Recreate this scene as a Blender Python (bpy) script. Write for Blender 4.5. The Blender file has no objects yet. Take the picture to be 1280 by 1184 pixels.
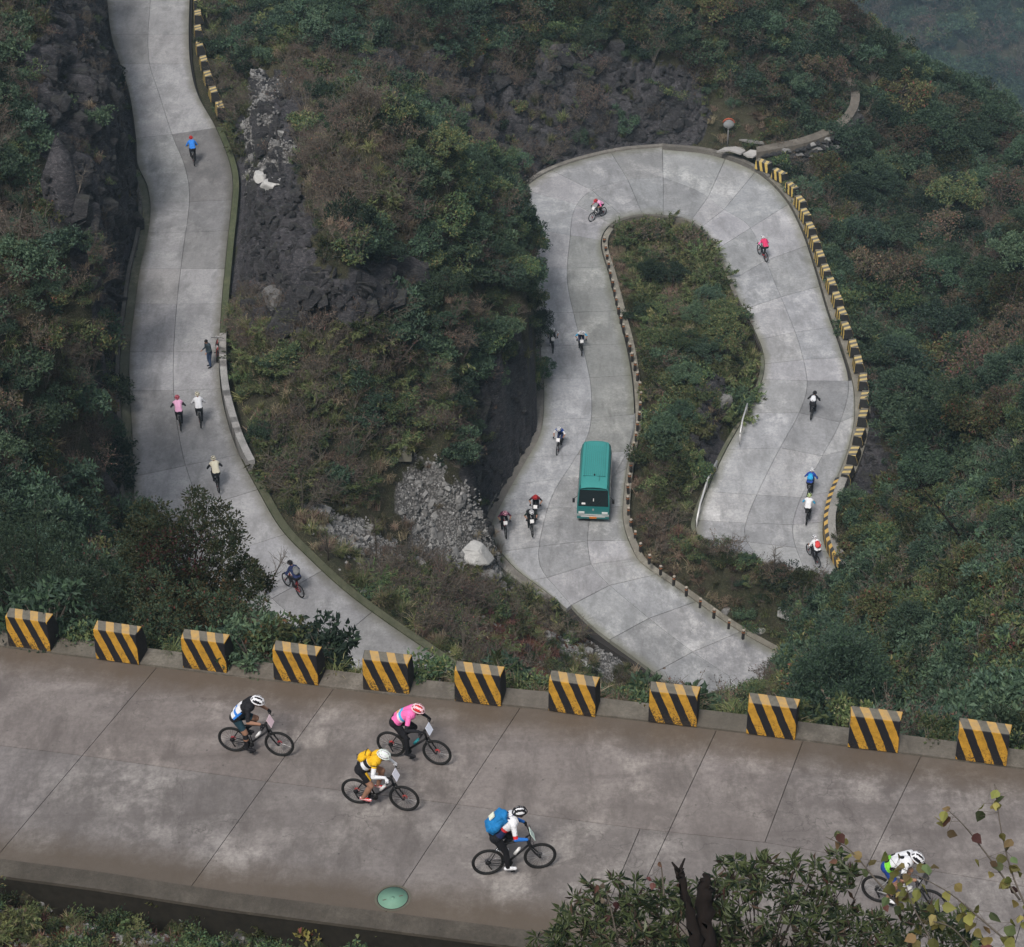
import bpy, math, random
import numpy as np
from mathutils import Vector, Matrix
random.seed(7); RNG = np.random.default_rng(7)
SC = bpy.context.scene
COL = SC.collection
rad = math.radians

# ---------------------------------------------------------------- camera
FPX, DEP, CAMZ = 2670.0, rad(33.0), 80.0
cam_d = bpy.data.cameras.new('camera'); cam = bpy.data.objects.new('camera', cam_d); COL.objects.link(cam)
cam.location = (0, 0, CAMZ); cam.rotation_euler = (rad(90) - DEP, 0, 0)
cam_d.sensor_width = 36; cam_d.sensor_fit = 'HORIZONTAL'; cam_d.lens = FPX / 1280 * 36
cam_d.clip_start = 0.5; cam_d.clip_end = 4000
SC.camera = cam

# ---------------------------------------------------------------- world, sun, exposure
SUN_EL, SUN_AZ = 52, 200
w = bpy.data.worlds.new('World'); SC.world = w; w.use_nodes = True
nt = w.node_tree; nt.nodes.clear()
sky = nt.nodes.new('ShaderNodeTexSky'); sky.sky_type = 'NISHITA'; sky.sun_disc = False
sky.sun_elevation = rad(SUN_EL); sky.sun_rotation = rad(SUN_AZ); sky.air_density = 1.3; sky.dust_density = 4.0; sky.ozone_density = 1.5
hs = nt.nodes.new('ShaderNodeHueSaturation'); hs.inputs['Saturation'].default_value = 0.45
bg = nt.nodes.new('ShaderNodeBackground'); bg.inputs['Strength'].default_value = 0.085
wo = nt.nodes.new('ShaderNodeOutputWorld')
nt.links.new(sky.outputs[0], hs.inputs['Color']); nt.links.new(hs.outputs[0], bg.inputs[0]); nt.links.new(bg.outputs[0], wo.inputs[0])
sd = bpy.data.lights.new('sun', 'SUN'); sd.energy = 1.7; sd.angle = rad(13); sd.color = (1.0, .95, .9)
sun = bpy.data.objects.new('sun', sd); COL.objects.link(sun); sun.location = (0, 0, 150)
_a, _e = rad(SUN_AZ), rad(SUN_EL)
_v = Vector((math.sin(_a) * math.cos(_e), math.cos(_a) * math.cos(_e), math.sin(_e)))
sun.rotation_euler = _v.to_track_quat('Z', 'Y').to_euler()
SC.view_settings.view_transform = 'Standard'; SC.view_settings.look = 'None'
SC.view_settings.exposure = 0.74; SC.view_settings.gamma = 1.0
SC.view_settings.use_curve_mapping = False
SC.cycles.max_bounces = 5; SC.cycles.diffuse_bounces = 3; SC.cycles.transparent_max_bounces = 6; SC.cycles.volume_bounces = 1

# ---------------------------------------------------------------- pixel <-> world helpers (photograph coordinates 1280 x 1184)
cD, sD = math.cos(DEP), math.sin(DEP)
def ray(px, py):
    a = (px - 640) / FPX; b = (592 - py) / FPX
    return Vector((a, cD + b * sD, -sD + b * cD))
def U(px, py, z):
    d = ray(px, py); t = (z - CAMZ) / d.z
    return Vector((d.x * t, d.y * t, z))
FZ0, FSL = 48.8, 0.04
def UF(px, py, dz=0.0):                     # on the plane of the foreground road
    d = ray(px, py); t = (FZ0 + dz - CAMZ) / (d.z - FSL * d.x)
    return Vector((d.x * t, d.y * t, CAMZ + d.z * t))
def proj(P):                                 # numpy (n,3) -> pixel coordinates
    P = np.asarray(P, float); x = P[:, 0]; y = P[:, 1]; z = P[:, 2] - CAMZ
    dz = y * cD - z * sD; dy = y * sD + z * cD
    dz = np.where(dz < 1, 1, dz)
    return 640 + FPX * x / dz, 592 - FPX * dy / dz

# ---------------------------------------------------------------- scene helpers
def tag(o, label=None, cat=None, group=None, kind=None):
    if label: o['label'] = label
    if cat: o['category'] = cat
    if group: o['group'] = group
    if kind: o['kind'] = kind
    return o
def empty(name, loc=(0, 0, 0), M=None, **k):
    o = bpy.data.objects.new(name, None); COL.objects.link(o); o.empty_display_size = .3
    if M is not None: o.matrix_world = M
    else: o.location = loc
    return tag(o, **k)
def link(name, me, parent=None, **k):
    o = bpy.data.objects.new(name, me); COL.objects.link(o)
    if parent is not None: o.parent = parent
    return tag(o, **k)
def copy_tree(o, parent=None):
    c = o.copy(); COL.objects.link(c); c.parent = parent
    for ch in o.children: copy_tree(ch, c)
    return c

class MB:
    """collects quads / tris and builds one mesh"""
    def __init__(s): s.v = []; s.f = []; s.m = []; s.sm = []; s.uv = None
    def add(s, vs, fs, mi=0, smooth=False):
        n = len(s.v); s.v += [tuple(v) for v in vs]
        for f in fs: s.f.append(tuple(i + n for i in f)); s.m.append(mi); s.sm.append(smooth)
    def box(s, c, d, mi=0, M=None):
        x, y, z = c; a, b, h = d[0] / 2, d[1] / 2, d[2] / 2
        vs = [Vector((x + i * a, y + j * b, z + k * h)) for k in (-1, 1) for j in (-1, 1) for i in (-1, 1)]
        if M is not None: vs = [M @ v for v in vs]
        s.add(vs, [(0, 2, 3, 1), (4, 5, 7, 6), (0, 1, 5, 4), (2, 6, 7, 3), (0, 4, 6, 2), (1, 3, 7, 5)], mi)
    def tube(s, pts, rs, n=8, mi=0, caps=True, closed=False):
        pts = [Vector(p) for p in pts]
        if not hasattr(rs, '__len__'): rs = [rs] * len(pts)
        N = len(pts); up = None; rings = []
        for i, p in enumerate(pts):
            if closed: t = pts[(i + 1) % N] - pts[i - 1]
            else: t = pts[min(i + 1, N - 1)] - pts[max(i - 1, 0)]
            if t.length < 1e-9: t = Vector((0, 0, 1))
            t.normalize()
            if up is None: up = t.orthogonal().normalized()
            else:
                up = up - t * up.dot(t)
                up = t.orthogonal().normalized() if up.length < 1e-6 else up.normalized()
            b = t.cross(up)
            rings.append([p + (up * math.cos(2 * math.pi * k / n) + b * math.sin(2 * math.pi * k / n)) * rs[i] for k in range(n)])
        vs = [v for r in rings for v in r]; fs = []
        for i in range(N if closed else N - 1):
            j = (i + 1) % N
            for k in range(n):
                l = (k + 1) % n; fs.append((i * n + k, i * n + l, j * n + l, j * n + k))
        if caps and not closed: fs.append(tuple(range(n))[::-1]); fs.append(tuple((N - 1) * n + k for k in range(n)))
        s.add(vs, fs, mi, True)
    def ball(s, c, r, mi=0, n=8, m=6, M=None):
        c = Vector(c); rr = r if hasattr(r, '__len__') else (r, r, r)
        vs = [Vector((0, 0, rr[2]))]; fs = []
        for j in range(1, m):
            a = math.pi * j / m
            for i in range(n):
                b = 2 * math.pi * i / n; vs.append(Vector((rr[0] * math.sin(a) * math.cos(b), rr[1] * math.sin(a) * math.sin(b), rr[2] * math.cos(a))))
        vs.append(Vector((0, 0, -rr[2])))
        for i in range(n): fs.append((0, 1 + i, 1 + (i + 1) % n))
        for j in range(m - 2):
            for i in range(n):
                k = (i + 1) % n; fs.append((1 + j * n + i, 1 + (j + 1) * n + i, 1 + (j + 1) * n + k, 1 + j * n + k))
        L = len(vs) - 1
        for i in range(n): fs.append((L, 1 + (m - 2) * n + (i + 1) % n, 1 + (m - 2) * n + i))
        if M is not None: vs = [M @ v for v in vs]
        s.add([c + v for v in vs], fs, mi, True)
    def mesh(s, name, mats):
        me = bpy.data.meshes.new(name); me.from_pydata(s.v, [], s.f)
        for m in (mats if isinstance(mats, (list, tuple)) else [mats]): me.materials.append(m)
        me.polygons.foreach_set('material_index', s.m); me.polygons.foreach_set('use_smooth', s.sm); me.update()
        return me
    def build(s, name, mats, parent=None, **k): return link(name, s.mesh(name, mats), parent, **k)

def np_mesh(name, V, F, mats, smooth=True, mi=None):
    """V (n,3), F (m,3 or 4) arrays -> mesh, fast"""
    me = bpy.data.meshes.new(name); V = np.ascontiguousarray(V, np.float32); F = np.ascontiguousarray(F, np.int32); k = F.shape[1]
    me.vertices.add(len(V)); me.vertices.foreach_set('co', V.ravel())
    me.loops.add(F.size); me.loops.foreach_set('vertex_index', F.ravel())
    me.polygons.add(len(F)); me.polygons.foreach_set('loop_start', np.arange(0, F.size, k, dtype=np.int32))
    me.polygons.foreach_set('loop_total', np.full(len(F), k, np.int32))
    for m in (mats if isinstance(mats, (list, tuple)) else [mats]): me.materials.append(m)
    if mi is not None: me.polygons.foreach_set('material_index', np.ascontiguousarray(mi, np.int32))
    me.polygons.foreach_set('use_smooth', np.full(len(F), smooth)); me.update(calc_edges=True)
    return me

# ---------------------------------------------------------------- materials
class NT:
    def __init__(s, name):
        s.m = bpy.data.materials.new(name); s.m.use_nodes = True; s.t = s.m.node_tree; s.t.nodes.clear()
        s.o = s.n('OutputMaterial'); s.b = s.n('BsdfPrincipled'); s.l(s.b.outputs[0], s.o.inputs[0])
    def n(s, t, **k):
        x = s.t.nodes.new('ShaderNode' + t)
        for a, b in k.items(): setattr(x, a, b)
        return x
    def l(s, a, b): s.t.links.new(a, b)
    def inp(s, node, key, v):
        if isinstance(v, bpy.types.NodeSocket): s.l(v, node.inputs[key])
        else: node.inputs[key].default_value = v
    def noise(s, scale, detail=4, rough=.6, vec=None, dist=0.0, dim='3D'):
        x = s.n('TexNoise'); x.inputs['Scale'].default_value = scale; x.inputs['Detail'].default_value = detail
        x.inputs['Roughness'].default_value = rough; x.inputs['Distortion'].default_value = dist
        if vec is not None: s.l(vec, x.inputs['Vector'])
        return x.outputs['Fac']
    def ramp(s, fac, stops):
        x = s.n('ValToRGB'); e = x.color_ramp.elements
        while len(e) < len(stops): e.new(.5)
        for i, (p, c) in enumerate(stops):
            e[i].position = p; e[i].color = (c, c, c, 1) if not hasattr(c, '__len__') else (*c, 1)
        s.l(fac, x.inputs[0]); return x.outputs[0]
    def mix(s, fac, a, b, mode='MIX'):
        x = s.n('Mix', data_type='RGBA', blend_type=mode)
        for key, v in ((0, fac), (6, a), (7, b)):
            if isinstance(v, bpy.types.NodeSocket): s.l(v, x.inputs[key])
            elif hasattr(v, '__len__'): x.inputs[key].default_value = (*v, 1)
            else: x.inputs[key].default_value = v
        return x.outputs[2]
    def math(s, op, a, b=None, clamp=False):
        x = s.n('Math', operation=op, use_clamp=clamp); s.inp(x, 0, a)
        if b is not None: s.inp(x, 1, b)
        return x.outputs[0]
    def pos(s): return s.n('NewGeometry').outputs['Position']
    def obj(s): return s.n('TexCoord').outputs['Object']
    def bump(s, h, strength=.3, dist=.05):
        x = s.n('Bump'); x.inputs['Strength'].default_value = strength; x.inputs['Distance'].default_value = dist
        s.l(h, x.inputs['Height']); s.l(x.outputs[0], s.b.inputs['Normal'])
    def col(s, c):
        if isinstance(c, bpy.types.NodeSocket): s.l(c, s.b.inputs['Base Color'])
        else: s.b.inputs['Base Color'].default_value = (*c, 1)
    def rough(s, r): s.inp(s.b, 'Roughness', r)

_pl = {}
def plain(name, c, rough=.6, metal=0.0, var=.12, scale=30, spec=.18):
    if name in _pl: return _pl[name]
    t = NT(name); f = t.noise(scale, 3, .6, t.obj())
    a = [max(0, x * (1 - var)) for x in c]; b = [min(1, x * (1 + var)) for x in c]
    t.col(t.mix(f, a, b)); t.rough(rough); t.b.inputs['Metallic'].default_value = metal
    t.b.inputs['Specular IOR Level'].default_value = spec
    _pl[name] = t.m; return t.m

def concrete(name, base, stain_dark, pale, brown=None, scale=1.0, bump=.25):
    """poured concrete: broad tonal drift, pale efflorescence, dark stains, speckle; tone varies per slab with the object colour"""
    t = NT(name); P = t.pos(); oi = t.n('ObjectInfo')
    big = t.noise(.22 * scale, 6, .62, P, .1); mid = t.noise(1.0 * scale, 9, .74, P, .15); fine = t.noise(9 * scale, 5, .75, P)
    c = t.mix(t.ramp(big, [(.35, 0.0), (.65, 1.0)]), base, [x * .74 for x in base])
    c = t.mix(t.math('MULTIPLY', t.ramp(mid, [(.45, 0.0), (.62, .85)]), t.ramp(t.noise(.35 * scale, 3, .5, P), [(.40, .15), (.62, 1.0)])), c, pale)
    mp = t.n('Mapping'); mp.inputs['Scale'].default_value = (1, .35, 1); t.l(P, mp.inputs[0])
    mid2 = t.noise(1.5 * scale, 9, .75, mp.outputs[0], .2)
    c = t.mix(t.ramp(mid2, [(.47, 0.0), (.66, .75)]), c, stain_dark)
    c = t.mix(t.ramp(fine, [(.35, .5), (.58, 0.0)]), c, [x * .5 for x in base]); c = t.mix(t.ramp(t.noise(3.5 * scale, 8, .8, P), [(.60, 0.0), (.75, .6)]), c, [x * .35 for x in base])
    cn = t.n('TexVoronoi', feature='DISTANCE_TO_EDGE'); cn.inputs['Scale'].default_value = .28; wv = t.n('VectorMath', operation='ADD'); nz = t.n('TexNoise'); nz.inputs['Scale'].default_value = 1.1; nz.inputs['Detail'].default_value = 5; t.l(P, nz.inputs['Vector']); sc_ = t.n('VectorMath', operation='SCALE'); t.l(nz.outputs['Color'], sc_.inputs[0]); sc_.inputs['Scale'].default_value = 1.6; t.l(P, wv.inputs[0]); t.l(sc_.outputs[0], wv.inputs[1]); t.l(wv.outputs[0], cn.inputs['Vector'])
    c = t.mix(t.math('MULTIPLY', t.ramp(cn.outputs['Distance'], [(.0015, .6), (.004, 0.0)]), t.ramp(big, [(.53, 0.0), (.60, 1.0)])), c, [x * .3 for x in base])
    if bump < .3 and scale == 1.0:
        ms = t.n('Mapping'); ms.inputs['Scale'].default_value = (.10, 1.6, 1); ms.inputs['Rotation'].default_value = (0, 0, .22); t.l(P, ms.inputs[0]); c = t.mix(t.ramp(t.noise(1.0, 4, .55, ms.outputs[0], .1), [(.52, 0.0), (.66, .38)]), c, stain_dark)
    sp = t.n('TexVoronoi'); sp.inputs['Scale'].default_value = 2.3; t.l(P, sp.inputs['Vector'])
    spot = t.ramp(sp.outputs['Distance'], [(.035, 1.0), (.075, 0.0)])
    c = t.mix(t.math('MULTIPLY', spot, t.ramp(mid, [(.35, 0.0), (.55, .7)])), c, [x * .25 for x in base])
    at = t.n('Attribute', attribute_name='edge')                   # 0 on the edge of the carriageway, metres inwards
    ew = t.math('ADD', at.outputs['Fac'], t.math('MULTIPLY', t.math('SUBTRACT', mid, .5), 1.0))
    er = t.n('MapRange'); er.inputs['From Min'].default_value = 1.15 if brown and bump < .3 and scale == 1.0 else .6; er.inputs['From Max'].default_value = .35 if scale == 1.0 else .0
    t.l(ew, er.inputs[0]); er.inputs['To Max'].default_value = .85 if brown else .5
    c = t.mix(er.outputs[0], c, brown or [x * .5 for x in stain_dark])
    c = t.mix(1.0, c, oi.outputs['Color'], 'MULTIPLY')
    t.col(c); t.rough(t.ramp(big, [(.3, .55), (.7, .85)]))
    t.b.inputs['Specular IOR Level'].default_value = .35
    t.bump(t.math('ADD', t.noise(22, 4, .7, P), t.math('MULTIPLY', mid, 2.0)), bump, .02)
    return t.m
M_CON = concrete('concrete_foreground', (.198, .178, .170), (.090, .079, .074), (.34, .315, .295), (.085, .066, .048))
M_CONA = concrete('concrete_left_road', (.325, .322, .328), (.14, .14, .142), (.40, .40, .40), (.12, .115, .09), .8)
M_CONB = concrete('concrete_loop_road', (.325, .33, .342), (.155, .157, .16), (.52, .52, .525), (.16, .16, .125), .7)
M_JOINT = plain('joint_dirt', (.035, .032, .03), .95)
M_KERB = concrete('concrete_kerb', (.15, .14, .125), (.08, .075, .065), (.24, .23, .21), (.09, .085, .06), 1.5, .5)
M_MOSSK = concrete('mossy_kerb', (.13, .135, .10), (.06, .075, .04), (.22, .21, .17), (.07, .085, .04), 1.5, .5)
M_PALEW = concrete('pale_wall', (.32, .31, .30), (.18, .18, .17), (.42, .41, .40), (.16, .16, .13), 1.2, .5)

def rock_nodes(t, P, dark=(.012, .012, .015), mid=(.062, .059, .064), pale=(.17, .165, .17)):
    mp = t.n('Mapping'); mp.inputs['Rotation'].default_value = (.5, .35, .2); mp.inputs['Scale'].default_value = (1, 1, 2.4); t.l(P, mp.inputs[0])
    a = t.noise(1.1, 10, .78, mp.outputs[0], .5); b = t.noise(5.5, 8, .8, mp.outputs[0], .4)
    c = t.mix(t.ramp(a, [(.35, 0.0), (.62, 1.0)]), dark, mid)
    c = t.mix(t.ramp(b, [(.50, 0.0), (.68, .8)]), c, pale)
    return c, a, b
t = NT('rock'); P = t.pos(); c, a, b = rock_nodes(t, P)
geo = t.n('NewGeometry'); sx = t.n('SeparateXYZ'); t.l(geo.outputs['Normal'], sx.inputs[0])
c = t.mix(t.math('MULTIPLY', t.ramp(sx.outputs[2], [(.6, 0.0), (.95, .55)]), t.ramp(a, [(.4, 0.0), (.6, 1.0)])), c, (.05, .055, .03))
t.col(c); t.rough(.85); t.bump(t.math('ADD', a, b), 1.0, .35); M_ROCK = t.m
t = NT('pale_stone'); c, a, b = rock_nodes(t, t.pos(), (.15, .15, .15), (.28, .28, .275), (.46, .455, .44)); oi = t.n('ObjectInfo')
c = t.mix(t.ramp(oi.outputs['Random'], [(0, 0.0), (1, .75)]), c, (.075, .072, .07)); t.col(c); t.rough(.85); t.bump(b, .6, .05); M_STONE = t.m
t = NT('white_boulder'); c, a, b = rock_nodes(t, t.pos(), (.27, .27, .265), (.43, .43, .42), (.55, .55, .54)); t.col(c); t.rough(.8); t.bump(b, .6, .05); M_WHITE = t.m

t = NT('mountain_ground'); P = t.pos(); at = t.n('Attribute', attribute_name='mask'); sp = t.n('SeparateColor'); t.l(at.outputs['Color'], sp.inputs[0])
n1 = t.noise(.35, 6, .65, P); n2 = t.noise(3.0, 6, .7, P); n3 = t.noise(14, 4, .7, P)
soil = t.mix(t.ramp(n1, [(.35, 0.0), (.65, 1.0)]), (.018, .018, .011), (.042, .034, .026))
soil = t.mix(t.ramp(n2, [(.5, 0.0), (.7, .7)]), soil, (.036, .044, .02))
soil = t.mix(t.ramp(n3, [(.50, 0.0), (.66, .75)]), soil, (.12, .105, .075)); soil = t.mix(t.ramp(t.noise(30, 3, .7, P), [(.5, 0.0), (.62, .6)]), soil, (.05, .07, .025))
rk, a, b = rock_nodes(t, P)
vo = t.n('TexVoronoi'); vo.inputs['Scale'].default_value = 7; t.l(P, vo.inputs['Vector'])
gr = t.mix(t.ramp(vo.outputs['Distance'], [(.1, 1.0), (.55, 0.0)]), (.06, .058, .056), (.27, .265, .26))
gr = t.mix(t.ramp(n2, [(.4, 0.0), (.7, .6)]), gr, (.15, .145, .14))
red = t.mix(n2, (.075, .030, .018), (.15, .062, .038))
def edge_noise(ch): return t.ramp(t.math('ADD', ch, t.math('MULTIPLY', t.math('SUBTRACT', n2, .5), .7)), [(.38, 0.0), (.6, 1.0)])
c = t.mix(edge_noise(sp.outputs[0]), soil, rk); c = t.mix(edge_noise(sp.outputs[1]), c, gr); c = t.mix(edge_noise(sp.outputs[2]), c, red)
t.col(c); t.rough(.95); t.b.inputs['Specular IOR Level'].default_value = .15
t.bump(t.math('ADD', t.math('ADD', a, b), n3), .7, .1); M_GROUND = t.m

def leaf_mat(name, c1, c2, c3=None, trans=.25, rough=.6, spec=.16):
    """leaf colour varies leaf by leaf (mesh attribute) and plant by plant (instance random)"""
    t = NT(name); at = t.n('Attribute', attribute_name='leaf'); oi = t.n('ObjectInfo')
    c = t.mix(at.outputs['Fac'], c1, c2)
    if c3: c = t.mix(t.ramp(at.outputs['Fac'], [(.90, 0.0), (.93, 1.0)]), c, c3)
    hv = t.n('HueSaturation'); hv.inputs['Saturation'].default_value = .82; t.l(c, hv.inputs['Color'])
    mr = t.n('MapRange'); t.l(oi.outputs['Random'], mr.inputs[0]); mr.inputs['To Min'].default_value = .38; mr.inputs['To Max'].default_value = 1.8; t.l(mr.outputs[0], hv.inputs['Value'])
    mh = t.n('MapRange'); t.l(t.math('FRACT', t.math('MULTIPLY', oi.outputs['Random'], 7.31)), mh.inputs[0]); mh.inputs['To Min'].default_value = .47; mh.inputs['To Max'].default_value = .525; t.l(mh.outputs[0], hv.inputs['Hue'])
    t.col(hv.outputs[0]); t.rough(rough); t.b.inputs['Specular IOR Level'].default_value = spec
    tr = t.n('BsdfTranslucent'); t.l(hv.outputs[0], tr.inputs[0]); ms = t.n('MixShader'); ms.inputs[0].default_value = trans
    t.l(t.b.outputs[0], ms.inputs[1]); t.l(tr.outputs[0], ms.inputs[2]); t.l(ms.outputs[0], t.o.inputs[0])
    return t.m
L_DARK = leaf_mat('leaves_dark_green', (.020, .046, .024), (.062, .112, .052))
L_TEAL = leaf_mat('leaves_blue_green', (.020, .044, .029), (.062, .108, .066))
L_MID = leaf_mat('leaves_mid_green', (.042, .072, .020), (.105, .140, .045), (.15, .13, .04))
L_OLIVE = leaf_mat('leaves_olive', (.045, .050, .017), (.085, .085, .028), (.15, .045, .022))
L_BROWN = leaf_mat('leaves_brown', (.062, .046, .032), (.135, .100, .070), (.16, .06, .04))
L_GRASS = leaf_mat('grass_green', (.06, .085, .022), (.135, .15, .045), (.21, .18, .09))
L_DRY = leaf_mat('grass_dry', (.11, .085, .05), (.22, .17, .105), (.14, .06, .045))
L_REDW = leaf_mat('red_weed', (.095, .035, .028), (.15, .065, .045), (.12, .10, .045))
L_YEL = leaf_mat('leaves_yellow_green', (.13, .145, .018), (.20, .17, .025), (.14, .04, .02))
L_LANCE = leaf_mat('leaves_lance', (.062, .115, .028), (.19, .265, .08), (.16, .10, .05), spec=.3, rough=.45)
L_FAR = leaf_mat('leaves_far', (.030, .055, .030), (.07, .105, .055))
M_BARK = plain('bark', (.055, .045, .038), .95, var=.4)
M_TWIG = plain('twig', (.11, .095, .08), .95, var=.3)
M_WETSHADE = plain('wet_shaded_concrete', (.022, .020, .016), .9, var=.6, scale=5)  # near-black colour holds the deep shade below the kerb as well as wet dirt
M_DEAD = plain('charred_wood', (.012, .009, .008), .95, var=.4)
# ================================================================ roads: edge lines in photograph pixels with a height each
def catmull(P, m):
    P = np.asarray(P, float); Q = np.vstack([2 * P[0] - P[1], P, 2 * P[-1] - P[-2]]); out = []
    for i in range(1, len(Q) - 2):
        p0, p1, p2, p3 = Q[i - 1:i + 3]
        for k in range(m):
            s = k / m
            out.append(.5 * ((2 * p1) + (-p0 + p2) * s + (2 * p0 - 5 * p1 + 4 * p2 - p3) * s * s + (-p0 + 3 * p1 - 3 * p2 + p3) * s ** 3))
    out.append(Q[-2]); return np.array(out)
MS = 6
class Road:
    def __init__(s, name, st):
        """st: stations [z, (x,y), (x,y), ...] one pixel pair for each line, in order across the road"""
        s.name = name; nl = len(st[0]) - 1
        s.lines = [catmull([U(*row[1 + k], row[0]) for row in st], MS) for k in range(nl)]
        s.n = len(s.lines[0]); s.a, s.b = s.lines[0], s.lines[-1]
        s.c = (s.a + s.b) / 2; s.hw = np.linalg.norm(s.a - s.b, axis=1) / 2
    def at(s, k, u):
        L = s.lines[k]; u = min(max(u * MS, 0), s.n - 1.0001); i = int(u); f = u - i
        return Vector(L[i] * (1 - f) + L[i + 1] * f)
    def z(s, x, y):
        d = (s.c[:, 0] - x) ** 2 + (s.c[:, 1] - y) ** 2; i = int(np.argmin(d)); return float(s.c[i, 2])
    def frame(s, x, y):
        d = (s.c[:, 0] - x) ** 2 + (s.c[:, 1] - y) ** 2; i = int(np.argmin(d)); i = min(max(i, 1), s.n - 2)
        t = Vector(s.c[i + 1] - s.c[i - 1]).normalized(); return t

RA = Road('left', [
 [24.0, (142, -90), (190, -90), (240, -90)], [23.8, (132, -40), (188, -40), (238, -40)], [23.6, (134, 0), (188, 0), (237, 0)],
 [23.4, (139, 43), (185, 43), (236, 43)], [23.2, (150, 80), (187, 80), (238, 80)], [23.0, (162, 118), (199, 118), (247, 118)],
 [22.9, (170, 173), (215, 168), (270, 160)], [22.8, (172, 205), (229, 202), (286, 200)], [22.7, (184, 232), (236, 232), (291, 228)],
 [22.6, (188, 262), (236, 262), (289, 260)], [22.5, (184, 298), (231, 298), (285, 296)], [22.4, (175, 336), (226, 336), (281, 336)],
 [22.3, (169, 380), (221, 380), (277, 380)], [22.2, (162, 440), (217, 440), (274, 438)], [22.0, (162, 488), (217, 488), (276, 486)],
 [21.8, (165, 540), (222, 534), (285, 528)], [21.5, (167, 596), (232, 582), (299, 568)], [21.2, (172, 655), (252, 634), (322, 612)],
 [20.9, (205, 710), (282, 680), (350, 660)], [20.6, (252, 765), (320, 728), (385, 697)], [20.3, (318, 820), (375, 778), (432, 740)],
 [20.0, (400, 868), (446, 824), (490, 783)], [19.7, (492, 915), (530, 872), (568, 835)], [19.4, (590, 960), (622, 922), (655, 888)]])
BL = Road('loop_a', [   # outer kerb line, joint, joint, inner kerb line: from the bottom round to the top of the loop
 [5.6, (905, 912), (905, 912), (960, 876), (1014, 838)], [6.8, (818, 841), (818, 841), (866, 815), (925, 790)],
 [8.2, (738, 788), (742, 784), (792, 757), (850, 738)], [9.3, (690, 745), (700, 740), (748, 718), (806, 708)],
 [10.1, (640, 706), (674, 703), (736, 692), (791, 688)], [10.5, (614, 665), (680, 652), (737, 650), (779, 652)],
 [10.8, (630, 624), (694, 612), (755, 612), (781, 604)], [11.1, (655, 580), (717, 576), (780, 572), (788, 560)],
 [11.4, (676, 540), (737, 537), (792, 532), (794, 528)], [11.8, (680, 488), (739, 487), (791, 483), (792, 483)],
 [12.2, (676, 440), (730, 440), (784, 438), (786, 438)], [12.7, (676, 400), (719, 400), (774, 398), (776, 398)],
 [13.2, (668, 350), (709, 350), (762, 347), (763, 347)], [13.7, (655, 295), (712, 303), (751, 306), (752, 306)],
 [13.9, (650, 245), (718, 262), (760, 283), (761, 285)], [14.0, (690, 213), (740, 238), (780, 272), (781, 275)],
 [14.0, (764, 191), (785, 225), (803, 268), (804, 271)], [14.0, (828, 184), (829, 222), (829, 268), (829, 272)]])
BR = Road('loop_b', [   # outer line, joint, centre joint, inner line: from the top of the loop down the right arm
 [14.0, (828, 184), (828, 187), (829, 222), (829, 272)], [14.0, (890, 191), (889, 194), (875, 240), (856, 276)],
 [13.9, (946, 213), (944, 215), (905, 262), (874, 286)], [13.8, (982, 247), (980, 248), (934, 280), (893, 306)],
 [13.6, (1004, 288), (1002, 289), (951, 310), (908, 338)], [13.4, (1020, 335), (1018, 336), (968, 352), (922, 372)],
 [13.2, (1036, 390), (1034, 391), (988, 400), (942, 410)], [12.8, (1052, 432), (1049, 433), (1001, 437), (955, 445)],
 [12.4, (1066, 480), (1061, 481), (1009, 480), (952, 478)], [12.0, (1068, 520), (1050, 528), (999, 516), (934, 516)],
 [11.6, (1060, 562), (1028, 570), (975, 560), (908, 562)], [11.2, (1043, 606), (1005, 614), (950, 610), (887, 606)],
 [10.8, (1030, 645), (992, 650), (934, 648), (872, 645)], [10.5, (1031, 682), (993, 678), (932, 672), (871, 666)],
 [10.2, (1053, 724), (1006, 713), (950, 701), (890, 690)]])
ROADS = [RA, BL, BR]

def slab_mesh(corners_fn, nu, edge0, edge1, th=.3):
    """corners_fn(s, t) -> Vector with s across 0..1, t along 0..1; edge0/edge1 metres from carriageway edge at s=0 / s=1"""
    V = []; E = []; ns = 2
    for i in range(nu + 1):
        for j in range(ns + 1):
            V.append(corners_fn(j / ns, i / nu)); E.append(edge0 + (edge1 - edge0) * j / ns)
    W = ns + 1; F = [(i * W + j, i * W + j + 1, (i + 1) * W + j + 1, (i + 1) * W + j) for i in range(nu) for j in range(ns)]
    n = len(V); per = [(0 * W + j) for j in range(W)] + [i * W + ns for i in range(1, nu + 1)] + [nu * W + j for j in range(ns - 1, -1, -1)] + [i * W for i in range(nu - 1, 0, -1)]
    m = len(per)
    for q in per: V.append(V[q] - Vector((0, 0, th))); E.append(E[q])
    for k in range(m): F.append((per[k], n + k, n + (k + 1) % m, per[(k + 1) % m]))
    return V, F, E
def make_slab(parent, V, F, E, mat, tone, name='slab'):
    me = bpy.data.meshes.new(name); me.from_pydata([tuple(v) for v in V], [], F); me.materials.append(mat); me.update()
    a = me.attributes.new('edge', 'FLOAT', 'POINT'); a.data.foreach_set('value', E)
    o = link(name, me, parent); o.color = (*tone, 1); return o
def tone(lo=.82, hi=1.14):
    v = random.uniform(lo, hi); return (v * random.uniform(.985, 1.02), v, v * random.uniform(.98, 1.02))

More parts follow.
